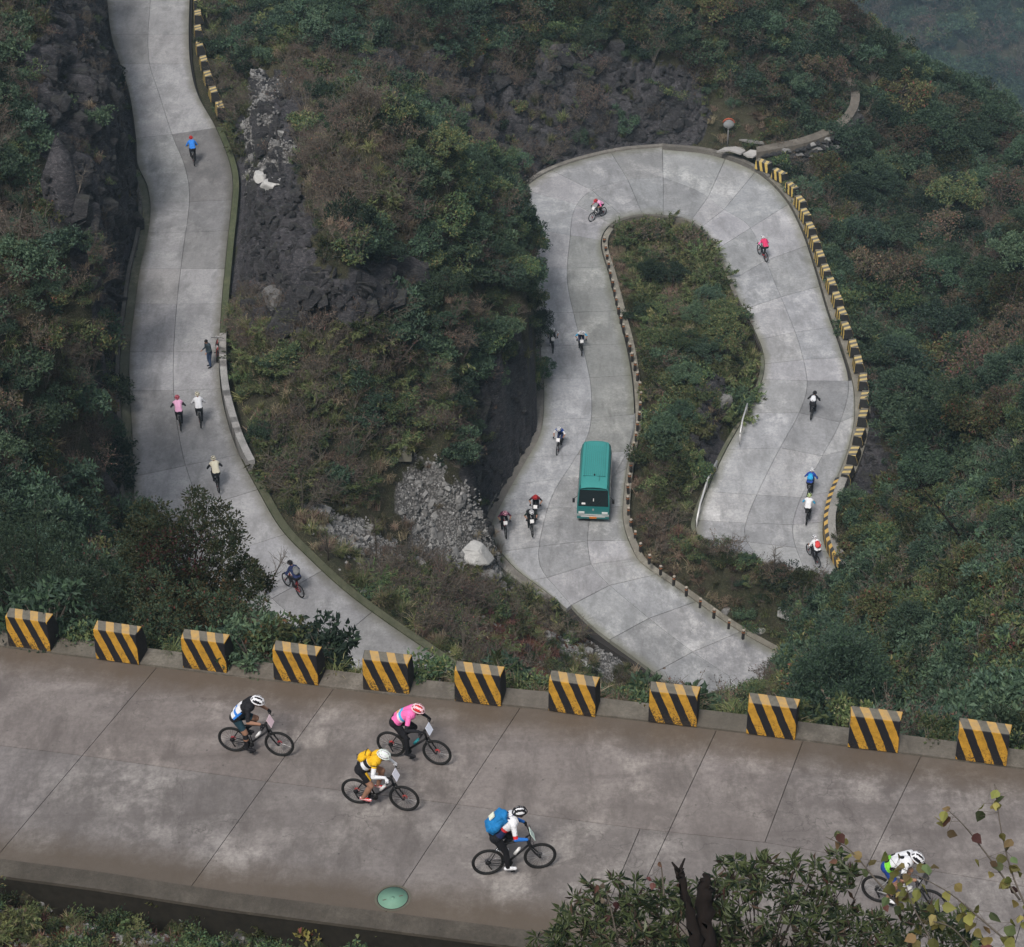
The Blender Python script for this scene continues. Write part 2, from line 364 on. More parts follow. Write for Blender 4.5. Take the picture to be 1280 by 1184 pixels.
def build_road(R, parent, cuts, mat, gap, tones=None):
    nl = len(R.lines)
    for k in range(nl - 1):
        cs = cuts[k]
        for i in range(len(cs) - 1):
            u0, u1 = cs[i], cs[i + 1]; um = (u0 + u1) / 2
            wmid = (R.at(k, um) - R.at(k + 1, um)).length
            if wmid < .45: continue
            ln = (R.at(k, u0) - R.at(k, u1)).length; gu = gap / 2 / max(ln, .5) * (u1 - u0)
            def fn(s, t, k=k, u0=u0 + gu, u1=u1 - gu):
                u = u0 + (u1 - u0) * t; p, q = R.at(k, u), R.at(k + 1, u); L = (q - p).length; g = min(gap * .3 / max(L, .05), .45)
                return p.lerp(q, g + (1 - 2 * g) * s)
            W = 0.0; e0 = 0 if k == 0 else 3; e1 = 0 if k == nl - 2 else 3
            if k == 1 and nl == 4 and wmid > 0:
                if (R.at(0, um) - R.at(1, um)).length < .45: e0 = 0
                if (R.at(2, um) - R.at(3, um)).length < .45: e1 = 0
            nu = max(2, int((u1 - u0) * MS))
            V, F, E = slab_mesh(fn, nu, e0, e1)
            if e0 == 0 and e1 == 0: pass
            tn = tones.get((k, i)) if tones else None
            make_slab(parent, V, F, E, mat, tn or tone())
def ribbon(A, B, zt, zb, mats, name, parent=None, **k):
    """solid strip between polylines A and B (world); top at +zt, bottom at -zb relative to the lines"""
    A = np.asarray(A, float); B = np.asarray(B, float); n = len(A); V = np.vstack([A + [0, 0, zt], B + [0, 0, zt], B - [0, 0, zb], A - [0, 0, zb]])
    F = []
    for i in range(n - 1):
        for q in range(4):
            r = (q + 1) % 4; F.append((q * n + i, q * n + i + 1, r * n + i + 1, r * n + i))
    F.append((0, n, 2 * n, 3 * n)); F.append((n - 1, 4 * n - 1, 3 * n - 1, 2 * n - 1))
    me = bpy.data.meshes.new(name); me.from_pydata(V.tolist(), [], F); me.materials.append(mats); me.update()
    a = me.attributes.new('edge', 'FLOAT', 'POINT'); a.data.foreach_set('value', [1.0] * len(V))
    return link(name, me, parent, **k)
def offs(L, C, d):
    """offset polyline L away from C by d metres (horizontally)"""
    v = L - C; v[:, 2] = 0; return L + v / np.maximum(np.linalg.norm(v, axis=1, keepdims=True), 1e-6) * d
def even(rng0, rng1, step, jit=0.0):
    n = max(1, round((rng1 - rng0) / step)); return [rng0 + (rng1 - rng0) * i / n for i in range(n + 1)]

road_left = ribbon(offs(RA.a, RA.c, .15), offs(RA.b, RA.c, .15), -.3, .9, M_JOINT, 'road', kind='structure')
ca = [0, 2.0, 3, 4, 6, 8.7, 9.8, 11, 12, 13, 14, 16.0, 17, 18.2, 19.4, 20.6, 21.8, 23]
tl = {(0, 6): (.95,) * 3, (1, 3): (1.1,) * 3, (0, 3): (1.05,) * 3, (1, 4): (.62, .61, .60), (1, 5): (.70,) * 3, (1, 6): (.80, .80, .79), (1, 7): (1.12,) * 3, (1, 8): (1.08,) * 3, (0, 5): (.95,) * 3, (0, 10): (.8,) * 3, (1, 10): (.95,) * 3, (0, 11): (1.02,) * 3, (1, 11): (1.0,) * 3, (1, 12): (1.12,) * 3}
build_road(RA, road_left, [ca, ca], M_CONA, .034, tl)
def lane_bed(A, B): return ribbon(A, B, -.25, .9, M_JOINT, 'road_bed')
road_loop = ribbon(offs(BL.a, BL.c, .12)[:3], BL.a[:3], -.3, .9, M_JOINT, 'road', kind='structure')
for R in (BL, BR):
    nl = len(R.lines)
    for k in range(nl - 1):
        A = R.lines[k] if k else offs(R.a, R.c, .12); B = R.lines[k + 1] if k < nl - 2 else offs(R.b, R.c, .12)
        o = lane_bed(A, B); o.parent = road_loop
cb = [0, 1, 1.7, 2.6, 3.5, 4.4, 5.4, 6.4, 7.2, 8.3, 9.3, 10.2, 11.2, 12.3, 13.2, 14.2, 15, 16, 17]
tb = {**{(1, i): (.80, .81, .765) for i in range(8, 14)}, **{(0, i): (1.06, 1.07, 1.09) for i in range(6, 13)}, (1, 4): (.82,) * 3, (1, 5): (.8,) * 3, (1, 6): (.88,) * 3, (0, 3): (1.05,) * 3, (2, 3): (1.08,) * 3}
build_road(BL, road_loop, [cb, cb, cb], M_CONB, .036, tb)
cr = [0, 1.3, 2, 3.2, 4.4, 5.4, 6.4, 7.3, 7.9, 9.0, 10.0, 11.2, 12.2, 13.2, 14]
tr_ = {(1, 8): (.72,) * 3, (1, 9): (.9,) * 3, (2, 12): (.86,) * 3, (1, 11): (.85,) * 3, (1, 12): (.85,) * 3}
build_road(BR, road_loop, [cr, cr, cr], M_CONB, .036, tr_)

# ---- foreground road: slabs cut by the real joints (far end pixel, near end pixel)
def isect(p, q, r, s):
    p, q, r, s = [np.array(v[:2]) for v in (p, q, r, s)]; d1 = q - p; d2 = s - r; den = d1[0] * d2[1] - d1[1] * d2[0]
    t_ = ((r - p)[0] * d2[1] - (r - p)[1] * d2[0]) / den; P = p + d1 * t_; return Vector((P[0], P[1], FZ0 + FSL * P[0]))
LF = [UF(x, y) for x, y in ((-420, 763), (-100, 795), (10, 810), (228, 838), (453, 865), (686, 888), (933, 917), (1194, 951), (1420, 980), (1750, 1024))]
LC = [UF(x, y) for x, y in ((-420, 880), (-100, 919), (0, 932), (100, 944), (335, 977), (560, 1004), (800, 1036), (956, 1053), (1280, 1108), (1750, 1190))]
LN = [UF(x, y) for x, y in ((-420, 1018), (-100, 1062), (0, 1075), (130, 1092), (290, 1117), (430, 1135), (666, 1165), (900, 1196), (1280, 1250), (1750, 1320))]
def cross(line, a, b):
    for i in range(len(line) - 1):
        P = isect(line[i], line[i + 1], a, b); d = line[i + 1] - line[i]; s = (P - line[i]).dot(d) / d.dot(d)
        if -1e-4 <= s <= 1 + 1e-4: return P
    return isect(line[-2], line[-1], a, b)
def sub(line, P, Q, n):                      # n+1 points following the line from P to Q (by x)
    out = []
    for i in range(n + 1):
        x = P.x + (Q.x - P.x) * i / n
        for j in range(len(line) - 1):
            if line[j].x <= x <= line[j + 1].x or j == len(line) - 2:
                f = (x - line[j].x) / (line[j + 1].x - line[j].x); q = line[j].lerp(line[j + 1], f); break
        if i == 0: q = P
        if i == n: q = Q
        out.append(Vector((q.x, q.y, FZ0 + FSL * q.x)))
    return out
JU = [((-280, 790), (-470, 1000)), ((-55, 835), (-250, 1030)), ((176, 858), (0, 1066)), ((407, 875), (255, 1086)), ((639, 902), (504, 1107)), ((896, 912), (805, 1105)), ((1000, 936), (956, 1053)), ((1144, 960), (1083, 1085)), ((1330, 980), (1290, 1110)), ((1560, 1010), (1540, 1180))]
JL = [JU[0], JU[1], JU[2], JU[3], JU[4], ((800, 1036), (778, 1088)), JU[5], ((1083, 1085), (1065, 1130)), JU[8], JU[9]]
road_front = ribbon(np.array([p for p in [UF(-420, 763), UF(1750, 1024)]]), np.array([UF(-420, 1018), UF(1750, 1320)]), -.05, .5, M_JOINT, 'road', kind='structure')
def front_lane(L1, L2, J, e0, e1, tones):
    X1 = [cross(L1, UF(*a), UF(*b)) for a, b in J]; X2 = [cross(L2, UF(*a), UF(*b)) for a, b in J]
    for i in range(len(J) - 1):
        g = .008; a0, a1, b0, b1 = X1[i], X1[i + 1], X2[i], X2[i + 1]
        da = (a1 - a0).normalized() * g; db = (b1 - b0).normalized() * g
        n = 6; A = sub(L1, a0 + da, a1 - da, n); B = sub(L2, b0 + db, b1 - db, n)
        def fn(s, t):
            k = min(int(t * n), n - 1); f = t * n - k; p, q = A[k].lerp(A[k + 1], f), B[k].lerp(B[k + 1], f); w_ = g / (q - p).length
            return p.lerp(q, w_ + (1 - 2 * w_) * s)
        V, F, E = slab_mesh(fn, n, e0, e1, .1); make_slab(road_front, V, F, E, M_CON, tones[i % len(tones)])
LFi = [p.lerp(q, .16) for p, q in zip(LF, LC)]
front_lane(LF, LC, JU, 0, 3.4, [(1.0, 1, 1), (1.0, .98, .97), (1.02, .99, .97), (1.0, .98, .96), (1.04, 1.02, 1.0), (1.08, 1.06, 1.05), (.96, .95, .95), (1.0, .99, .99), (1.02, 1, 1)])
front_lane(LC, LN, JL, 3.4, 0, [(.95, .96, .97), (.93, .94, .96), (.94, .95, .96), (.97, .97, .97), (1.05, 1.05, 1.04), (.92, .92, .92), (1.0, 1, 1), (1.02, 1.03, 1.04)])
def pl(pts): return np.array([tuple(p) for p in pts])
# footing under the barriers and the kerb on the near side
FO = pl(LF) + np.array([.10, .62, 0]); FP = pl(LF) + np.array([0, .02, 0])
foot = empty('barrier_footing', LF[4], label='long weathered concrete footing strip under the striped barriers of the near road', cat='kerb')
for i in range(len(LF) - 1):
    o = ribbon(FP[i:i + 2] + [.01, 0, 0], FO[i:i + 2] - [.01, 0, 0], .03, .9, M_KERB, 'footing_block', None)
    o.parent = foot; o.matrix_parent_inverse = Matrix.Translation(-LF[4]); o.color = tuple(v * q for v, q in zip(tone(.75, 1.0), (1, .94, .86))) + (1,)
KN = pl(LN) + np.array([-.03, -.02, 0]); KO = pl(LN) + np.array([-.12, -.50, 0])
for i in range(len(LN) - 1):
    o = ribbon(KN[i:i + 2], KO[i:i + 2] , .06, .02, M_KERB, 'kerb', road_front); o.color = (.52, .48, .43, 1)
    o = ribbon(KN[i:i + 2] - [0, .05, .022], KO[i:i + 2] + [0, .03, -.022], 0, 1.4, M_WETSHADE, 'kerb_foundation', road_front)

# ---- kerbs, gutters and low walls beside the lower roads
def seg(R, side, u0, u1): L = (R.a if side == 'a' else R.b); i0, i1 = int(u0 * MS), int(u1 * MS); return L[i0:i1 + 1].copy(), R.c[i0:i1 + 1].copy()
def kerb(R, side, u0, u1, d0, d1, zt, zb, mat, name, parent=None, tn=(1, 1, 1), **k):
    L, C = seg(R, side, u0, u1); o = ribbon(offs(L, C, d0), offs(L, C, d1), zt, zb, mat, name, parent, **k); o.color = (*tn, 1); return o
kerb(RA, 'b', 6, 13.0, .02, .38, .04, 1.2, M_MOSSK, 'kerb', road_left, (.6, .66, .46))
kerb(RA, 'b', 16.2, 23, .02, .42, .05, 1.2, M_MOSSK, 'kerb', road_left, (.62, .62, .50))
kerb(RA, 'a', 7.2, 19, .02, .5, -.12, .9, M_MOSSK, 'gutter', road_left, (.8, .8, .75))
kerb(RA, 'a', 7.2, 19, .52, .72, .10, .9, M_KERB, 'kerb', road_left, (.8, .8, .8))
kerb(BL, 'a', 3, 12, .02, .55, -.05, .9, M_KERB, 'gutter', road_loop, (1.15, 1.15, 1.15))
kerb(BL, 'a', 3, 12, .57, .80, .18, .9, M_KERB, 'kerb', road_loop, (1.35, 1.35, 1.35))
kerb(BL, 'a', 14, 17, .02, .40, .12, .9, M_KERB, 'kerb', road_loop, (1.5, 1.5, 1.5))
kerb(BR, 'a', 0, 2.4, .02, .40, .12, .9, M_KERB, 'kerb', road_loop, (1.1, 1.1, 1.1))
kerb(BR, 'a', 2.4, 11.0, .02, .95, .03, 2.5, M_KERB, 'barrier_verge', road_loop, (1.3, 1.3, 1.2))
kerb(BL, 'b', 0, 14, .02, .42, .07, .9, M_KERB, 'kerb', road_loop, (1.5, 1.5, 1.4))
kerb(BL, 'b', 14, 17, .02, .30, .22, .9, M_KERB, 'kerb', road_loop, (.9, .9, .85))
kerb(BR, 'b', 0, 5, .02, .30, .22, .9, M_KERB, 'kerb', road_loop, (1.0, 1.0, .95))
kerb(BR, 'b', 7, 13, .02, .26, .10, .9, M_MOSSK, 'kerb', road_loop, (.9, .9, .85))
# parapet on the left road, built in cast sections
pw = empty('parapet_wall', RA.at(2, 15), label='low pale concrete parapet along the right edge of the left road', cat='wall')
for i in range(9):
    L, C = seg(RA, 'b', 12.84 + i * .4, 12.84 + i * .4 + .5); Li = offs(L, C, .05); Lo = offs(L, C, .42)
    o = ribbon(Li, Lo, .62, .6, M_PALEW, 'wall_section'); o.parent = pw; o.matrix_parent_inverse = Matrix.Translation(-pw.location); o.color = (*tone(.95, 1.15), 1)

# ================================================================ terrain
def pix(*rows): return [tuple(U(x, y, z)) for x, y, z in rows]
CP = []
CP += pix((168, 120, 31), (130, 5, 37), (60, 50, 42), (0, 0, 50), (0, 200, 42), (80, 200, 36), (150, 200, 31.5), (160, 290, 27.5), (0, 400, 36), (80, 400, 32), (120, 350, 29.5), (146, 400, 24),
          (0, 600, 33), (90, 600, 27), (135, 600, 22.6), (0, 720, 36), (100, 760, 40), (100, 790, 44), (0, 760, 42), (200, 760, 36), (330, 800, 30), (30, 500, 34), (120, 500, 27),
          (300, 50, 21), (290, 120, 21.5), (400, 30, 26), (430, 60, 24.8), (430, 10, 26.5), (550, 5, 27), (520, 110, 21.5), (600, 185, 15.5), (640, 130, 17.5), (700, 60, 20), (700, 100, 18), (700, 5, 24),
          (830, 120, 17.3), (830, 50, 20.6), (830, 5, 23.6), (950, 120, 17.0), (950, 50, 20.3), (950, 5, 23.5), (1050, 120, 15.3), (1060, 60, 17.2), (1040, 5, 19.5), (1000, 160, 14.2),
          (1130, 70, 15.5), (1210, 110, 12), (1280, 165, 8), (1100, 150, 12.5), (1150, 200, 10),
          (1100, 300, 9), (1150, 300, 7.5), (1100, 450, 5), (1090, 560, 6.5), (1150, 500, 6.5), (1250, 350, 10), (1280, 250, 10), (1200, 180, 10), (1280, 450, 18), (1200, 600, 15), (1100, 640, 8.5), (1280, 600, 25),
          (1280, 750, 34), (1150, 720, 20), (1050, 790, 14.5), (1010, 820, 11.5), (1000, 850, 18.5), (1100, 870, 31), (1250, 900, 38), (1200, 820, 31))
CP += pix((340, 110, 27), (330, 200, 25.2), (320, 300, 24), (330, 400, 22.8), (320, 500, 22), (350, 600, 20.5), (450, 130, 33), (420, 250, 31.5), (430, 350, 28), (430, 450, 24), (430, 550, 20.5), (430, 640, 18.5), (480, 720, 17),
          (560, 190, 30), (560, 280, 29), (550, 380, 26), (550, 480, 22.5), (540, 560, 18.5), (540, 640, 15.5), (560, 720, 13.2), (640, 240, 25), (650, 320, 23.5), (620, 420, 20.5), (605, 480, 17.5), (585, 580, 13.5),
          (640, 600, 11.4), (606, 652, 10.2), (600, 715, 11.6), (645, 742, 9.7), (650, 775, 10.8), (700, 812, 9.2), (600, 800, 13.5), (500, 770, 17.5), (640, 860, 12.5), (720, 870, 9.5), (790, 870, 6.8), (860, 905, 6))
OA = [offs(RA.a, RA.c, d) for d in (.8, 1.7, 4.0)]
for k in range(20, 118, 4):
    up = np.interp(OA[0][k][1], [84, 96, 104, 112, 130], [3.0, 4.5, 7.5, 9.5, 9.0])
    for q, f in zip(OA, (.06, .75, 1.12)): CP.append((q[k][0], q[k][1], q[k][2] + up * f))
def rim(yh, off):
    A = BL.a; k = int(np.argmin(np.abs(A[24:96, 1] - yh))) + 24; o_ = offs(A, BL.c, off)[k]; return o_
RIM = [(126, 23.0), (122, 22.8), (118, 22.4), (114, 21.6), (110, 20.6), (106.5, 18.5), (103, 16.0), (100, 13.5)]
for yh, zz in RIM:
    q = rim(yh, .5 if 105 < yh < 121 else 1.25); CP.append((q[0], q[1], zz)); q = rim(yh, 3.5); CP.append((q[0], q[1], zz + .4))
CP += [(-7, 128, 23), (-12, 135, 22.5), (0, 134, 18)]
CP += pix((800, 345, 12.9), (850, 320, 12.9), (860, 430, 14.6), (830, 550, 13.5), (890, 500, 14.6), (870, 570, 12.8), (850, 620, 10.6), (850, 676, 9.6), (905, 706, 11.8), (950, 722, 12.6), (1000, 737, 13.4), (1050, 754, 14.6), (880, 700, 9.5), (900, 750, 9.2), (950, 785, 8.2), (1000, 790, 10.5), (815, 430, 13.6), (920, 400, 14.2))
CP += [(-60, 150, 62), (-62, 100, 62), (-80, 60, 66), (-45, 172, 50), (-33, 168, 34), (-25, 185, 45), (-5, 172, 42), (10, 172, 36), (22, 172, 19), (32, 176, 1), (36, 167, 6), (45, 190, -20), (60, 185, -25), (38, 190, -5), (80, 160, -5), (33, 171, 6), (39, 168, 1), (30, 177, 4), (25, 184, 8), (50, 166, -8),
       (40, 50, 60), (60, 90, 50), (75, 125, 40), (60, 30, 75), (30, 42, 52), (-25, 45, 50), (-40, 60, 58)]
for x in (-14, -7, 0, 7, 10, 15): CP += [(x, 42.5, 43.3), (x, 50, 35.3), (x, 58, 27.3)] if -8 < x < 12 else [(x, 42.5, 44.5), (x, 50, 38), (x, 58, 32)]
for x in (-60, -30, -15, -6, 0, 6, 15, 30, 60): CP += [(x, 27, 50.6), (x, 22, 54), (x, 14, 61), (x, 5, 70.5), (x, -4, 77.8), (x, -30, 78.2)]
# road edges as control points (thinned)
for R in ROADS:
    for L in (R.a, R.b): CP += [tuple(p + np.array([0, 0, -.1])) for p in L[::6]]
for P in LF[1:-1] + LN[1:-1]: CP.append((P.x, P.y, P.z - .4))
CP = np.array(CP)
def rbf_fit(P):
    n = len(P); X = P[:, :2] / 100; D = np.linalg.norm(X[:, None] - X[None], axis=2); A = np.zeros((n + 3, n + 3)); A[:n, :n] = D - np.eye(n) * .004
    A[:n, n] = 1; A[n, :n] = 1; A[:n, n + 1:] = X; A[n + 1:, :n] = X.T; b = np.zeros(n + 3); b[:n] = P[:, 2]
    return np.linalg.solve(A, b), X
RW, RX = rbf_fit(CP)
def rbf(x, y):
    q = np.stack([x, y], 1) / 100; out = np.empty(len(x))
    for i in range(0, len(x), 20000):
        s = q[i:i + 20000]; D = np.sqrt(((s[:, None] - RX[None]) ** 2).sum(2)); out[i:i + 20000] = D @ RW[:-3] + RW[-3] + s @ RW[-2:]
    return out
_lat = RNG.random((64, 64, 64)).astype(np.float32)
def vnoise(x, y, z):
    xi, yi, zi = np.floor(x).astype(int), np.floor(y).astype(int), np.floor(z).astype(int); fx, fy, fz = x - xi, y - yi, z - zi
    fx, fy, fz = [f * f * (3 - 2 * f) for f in (fx, fy, fz)]; r = 0
    for a in (0, 1):
        for b in (0, 1):
            for c_ in (0, 1):
                r = r + _lat[(xi + a) & 63, (yi + b) & 63, (zi + c_) & 63] * (fx if a else 1 - fx) * (fy if b else 1 - fy) * (fz if c_ else 1 - fz)
    return r * 2 - 1
def fbm(x, y, z, o=4, g=.5):
    r = 0; a = 1; s = 0
    for i in range(o): r = r + a * vnoise(x * 2 ** i + 17 * i, y * 2 ** i + 5 * i, z * 2 ** i + 9 * i); s += a; a *= g
    return r / s
def axis(lo, hi, step, far_lo, far_hi, g=1.12):
    a = list(np.arange(lo, hi + 1e-6, step)); s = step; x = a[-1]
    while x < far_hi: s *= g; x += s; a.append(x)
    s = step; x = a[0]; pre = []
    while x > far_lo: s *= g; x -= s; pre.append(x)
    return np.array(pre[::-1] + a)
GX = axis(-42, 52, .36, -480, 620); GY = axis(24, 172, .36, -120, 1100)
XX, YY = np.meshgrid(GX, GY); NX, NY = len(GX), len(GY); x, y = XX.ravel(), YY.ravel()
z = rbf(x, y)
# beyond the ridge: valley and the far mountain side
farz = -250 + np.clip(y - 640, 0, None) * .9 + np.clip(420 - y, 0, None) * .2 + np.clip(x - 110, 0, None) * .05 + 9 * fbm(x / 40, y / 40, y * 0)
side = 35 + 55 * np.clip((np.abs(x - 60) - 200) / 200, 0, 1)
t_ = np.clip((y - 176) / 260, 0, 1); t_ = t_ * t_ * (3 - 2 * t_); wr = np.clip((x - 20) / 25, 0, 1) ** .5
z_right = np.minimum(z, 12) * (1 - t_) + farz * t_ - 30 * np.clip((y - 176) / 20, 0, 1) * (1 - t_)
z_left = np.maximum(np.minimum(z, 95), 30) + np.clip(y - 200, 0, None) * .12
z = np.where(y > 176, z_right * wr + (z * (1 - t_) + z_left * t_) * (1 - wr), z)
z = np.where((np.abs(x) > 70) & (y < 176), np.clip(z, -30, 110), z)
z = np.clip(z, -270, 84)
# distance to every road
dmin = np.full(len(x), 1e9); zr = np.zeros(len(x))
near = (x > -45) & (x < 50) & (y > 20) & (y < 180); idx = np.where(near)[0]
RS = []
for R in ROADS:
    A, B = R.a, R.b; A = np.vstack([A[:-1] + (A[1:] - A[:-1]) * f for f in (0, .5)] + [A[-1:]]); B = np.vstack([B[:-1] + (B[1:] - B[:-1]) * f for f in (0, .5)] + [B[-1:]])
    RS.append(np.vstack([A + (B - A) * f for f in np.linspace(0, 1, 14)]))
A = np.array([[np.interp(s, range(len(LF)), [p[k] for p in LF]) for k in range(3)] for s in np.linspace(0, len(LF) - 1, 110)]); B = np.array([[np.interp(s, range(len(LN)), [p[k] for p in LN]) for k in range(3)] for s in np.linspace(0, len(LN) - 1, 110)])
RS.append(np.vstack([A + (B - A) * f for f in np.linspace(0, 1, 14)]))
sub_xy = np.stack([x[idx], y[idx]], 1).astype(np.float32)
for cc in RS:
    c32 = cc.astype(np.float32); lo, hi = cc.min(0) - 4, cc.max(0) + 4
    ok = np.where((sub_xy[:, 0] > lo[0]) & (sub_xy[:, 0] < hi[0]) & (sub_xy[:, 1] > lo[1]) & (sub_xy[:, 1] < hi[1]))[0]
    for i in range(0, len(ok), 4000):
        k_ = ok[i:i + 4000]; s = sub_xy[k_]; D = (s[:, :1] - c32[None, :, 0]) ** 2 + (s[:, 1:] - c32[None, :, 1]) ** 2
        j = D.argmin(1); d = np.sqrt(D[np.arange(len(s)), j]) - .22; k = idx[k_]; m = d < dmin[k]; dmin[k[m]] = d[m]; zr[k[m]] = cc[j[m], 2]
dmin = np.where(dmin > 1e8, 50, dmin)
def inpoly(px, py, poly):
    r = np.zeros(len(px), bool); n = len(poly)
    for i in range(n):
        x1, y1 = poly[i]; x2, y2 = poly[i - 1]
        c_ = ((y1 > py) != (y2 > py)) & (px < (x2 - x1) * (py - y1) / ((y2 - y1) or 1e-9) + x1); r ^= c_
    return r
def smooth(a, b, v): t = np.clip((v - a) / (b - a), 0, 1); return t * t * (3 - 2 * t)
px, py = proj(np.stack([x, y, z], 1))
jx, jy = fbm(x / 2.5, y / 2.5, z / 2.5) * 26, fbm(x / 2.5 + 50, y / 2.5, z / 2.5) * 26
POLY = dict(
 rock=[[(40, -60), (128, -60), (160, 60), (178, 110), (184, 200), (182, 300), (164, 340), (156, 420), (154, 660), (122, 660), (118, 350), (70, 300), (30, 120)],
       [(306, 110), (345, 92), (380, 130), (368, 230), (395, 290), (415, 345), (510, 305), (525, 345), (450, 405), (330, 412), (285, 390), (288, 200)],
       [(704, 335), (700, 400), (680, 460), (684, 540), (650, 590), (612, 655), (588, 650), (588, 560), (606, 470), (640, 420), (680, 380)],
       [(430, 70), (560, 70), (640, 90), (700, 60), (800, 65), (870, 100), (885, 150), (830, 192), (700, 205), (655, 245), (600, 205), (520, 140)],
       [(1040, 470), (1095, 500), (1110, 650), (1050, 640), (1065, 560)], [(880, 470), (925, 480), (915, 545), (885, 600), (868, 560)]],
 gravel=[[(508, 556), (545, 572), (592, 628), (625, 668), (668, 715), (645, 738), (580, 710), (530, 700), (495, 655), (488, 610)],
         [(375, 638), (430, 640), (490, 668), (480, 695), (430, 690), (390, 680)], [(690, 790), (760, 800), (800, 835), (760, 850), (700, 820)], [(310, 110), (350, 100), (360, 200), (310, 240)],
         [(0, 1120), (320, 1150), (420, 1190), (0, 1190)]],
 red=[[(560, 760), (640, 755), (690, 790), (700, 850), (600, 850), (555, 800)], [(0, 1140), (110, 1145), (130, 1230), (0, 1230)], [(700, 770), (745, 790), (700, 810)]])
def pm(kind): 
    m = np.zeros(len(x), bool)
    for p in POLY[kind]: m |= inpoly(px + jx, py + jy, p)
    return m & (y < 170)
jx2, jy2 = fbm(x / 1.1, y / 1.1, z / 1.1) * 14, fbm(x / 1.1 + 50, y / 1.1, z / 1.1) * 14; jx, jy = jx + jx2, jy + jy2
m_rock, m_grav, m_red = [pm(k).astype(float) for k in ('rock', 'gravel', 'red')]
nat = z + fbm(x / 9, y / 9, x * 0) * 1.0 + fbm(x / 2.2, y / 2.2, x * 0) * .28
cliffl = inpoly(x, y, [tuple(p[:2]) for p in RA.a[18:120]] + [tuple(p[:2]) for p in offs(RA.a, RA.c, 7)[18:120][::-1]])
cliffz = inpoly(x, y, [(-8, 97), (-2, 96), (4, 104), (5, 112), (4, 127), (-2, 130), (-8, 128)])
blend = np.where(cliffl, smooth(.7, 1.3, dmin), np.where(cliffz, smooth(.2, .6, dmin), smooth(.3, 2.0, dmin))); under = smooth(-.2, .4, dmin)
z2 = (zr - .75 + under * .5) * (1 - blend) + nat * blend
ditch = (y < 38) & (zr > 45) & (dmin > .25) & (dmin < 1.3); nfront = (zr > 45) & (dmin < 3)
yy_n = np.interp(x, [p.x for p in LN], [p.y for p in LN])
ddn = yy_n - .5 - y; z2 = np.where((ddn > 0) & (ddn < 3.2) & (dmin < 6), z2 - 1.3 * np.exp(-((ddn - .22) / .30) ** 2) , z2)
# natural steepness of rock: ragged horizontal + vertical displacement
Z = z2.reshape(NY, NX); gy, gx = np.gradient(Z, GY, GX); nl_ = np.sqrt(gx ** 2 + gy ** 2 + 1)
nx_, ny_, nz_ = (-gx / nl_).ravel(), (-gy / nl_).ravel(), (1 / nl_).ravel()
steep = smooth(.35, .8, 1 - nz_); rk = np.maximum(m_rock, 0)
r1 = 1 - np.abs(fbm((x + z2 * .3) / 2.2, y / 2.2, z2 / 4.0, 5, .6)) * 2.4; r2 = vnoise(x / .9, y / .9, z2 / .5)
amp = (rk * 1.25) * smooth(.6, 2.5, dmin)
r3 = 1 - np.abs(fbm((x + y * .4) / 1.0 + 7, y / 1.0, z2 / .8, 3, .6)) * 2.2
dsp = (r1 - .6) * amp * 1.5 + r2 * amp * .3 + (r3 - .5) * amp * .45 + (fbm(x / 1.3, y / 1.3, z2 / 1.3) * .22) * smooth(.5, 1.5, dmin) * (y < 172)
X3, Y3, Z3 = x + nx_ * dsp, y + ny_ * dsp, z2 + nz_ * dsp
TV = np.stack([X3, Y3, Z3], 1)
ii = (np.arange(NY - 1)[:, None] * NX + np.arange(NX - 1)[None]).ravel()
TF = np.stack([ii, ii + 1, ii + NX + 1, ii + NX], 1)
tme = np_mesh('ground', TV, TF, M_GROUND, True)
mk = np.stack([m_rock, m_grav, m_red, np.ones(len(x))], 1).astype(np.float32)
ca_ = tme.attributes.new('mask', 'FLOAT_COLOR', 'POINT'); ca_.data.foreach_set('color', mk.ravel())
ground = link('ground', tme, None, kind='structure')
def ground_z(qx, qy):
    i = np.clip(np.searchsorted(GX, qx) - 1, 0, NX - 2); j = np.clip(np.searchsorted(GY, qy) - 1, 0, NY - 2)
    fx = np.clip((qx - GX[i]) / (GX[i + 1] - GX[i]), 0, 1); fy = np.clip((qy - GY[j]) / (GY[j + 1] - GY[j]), 0, 1); Zs = Z3.reshape(NY, NX)
    return Zs[j, i] * (1 - fx) * (1 - fy) + Zs[j, i + 1] * fx * (1 - fy) + Zs[j + 1, i] * (1 - fx) * fy + Zs[j + 1, i + 1] * fx * fy
def hit(px_, py_):
    """first point of the ground seen through a photograph pixel"""
    d = ray(px_, py_); d.normalize(); t = np.arange(25, 600, .4); P = np.outer(t, np.array(d)) + [0, 0, CAMZ]
    b = P[:, 2] < ground_z(P[:, 0], P[:, 1]); k = int(np.argmax(b)) if b.any() else len(t) - 1
    return Vector(P[k])
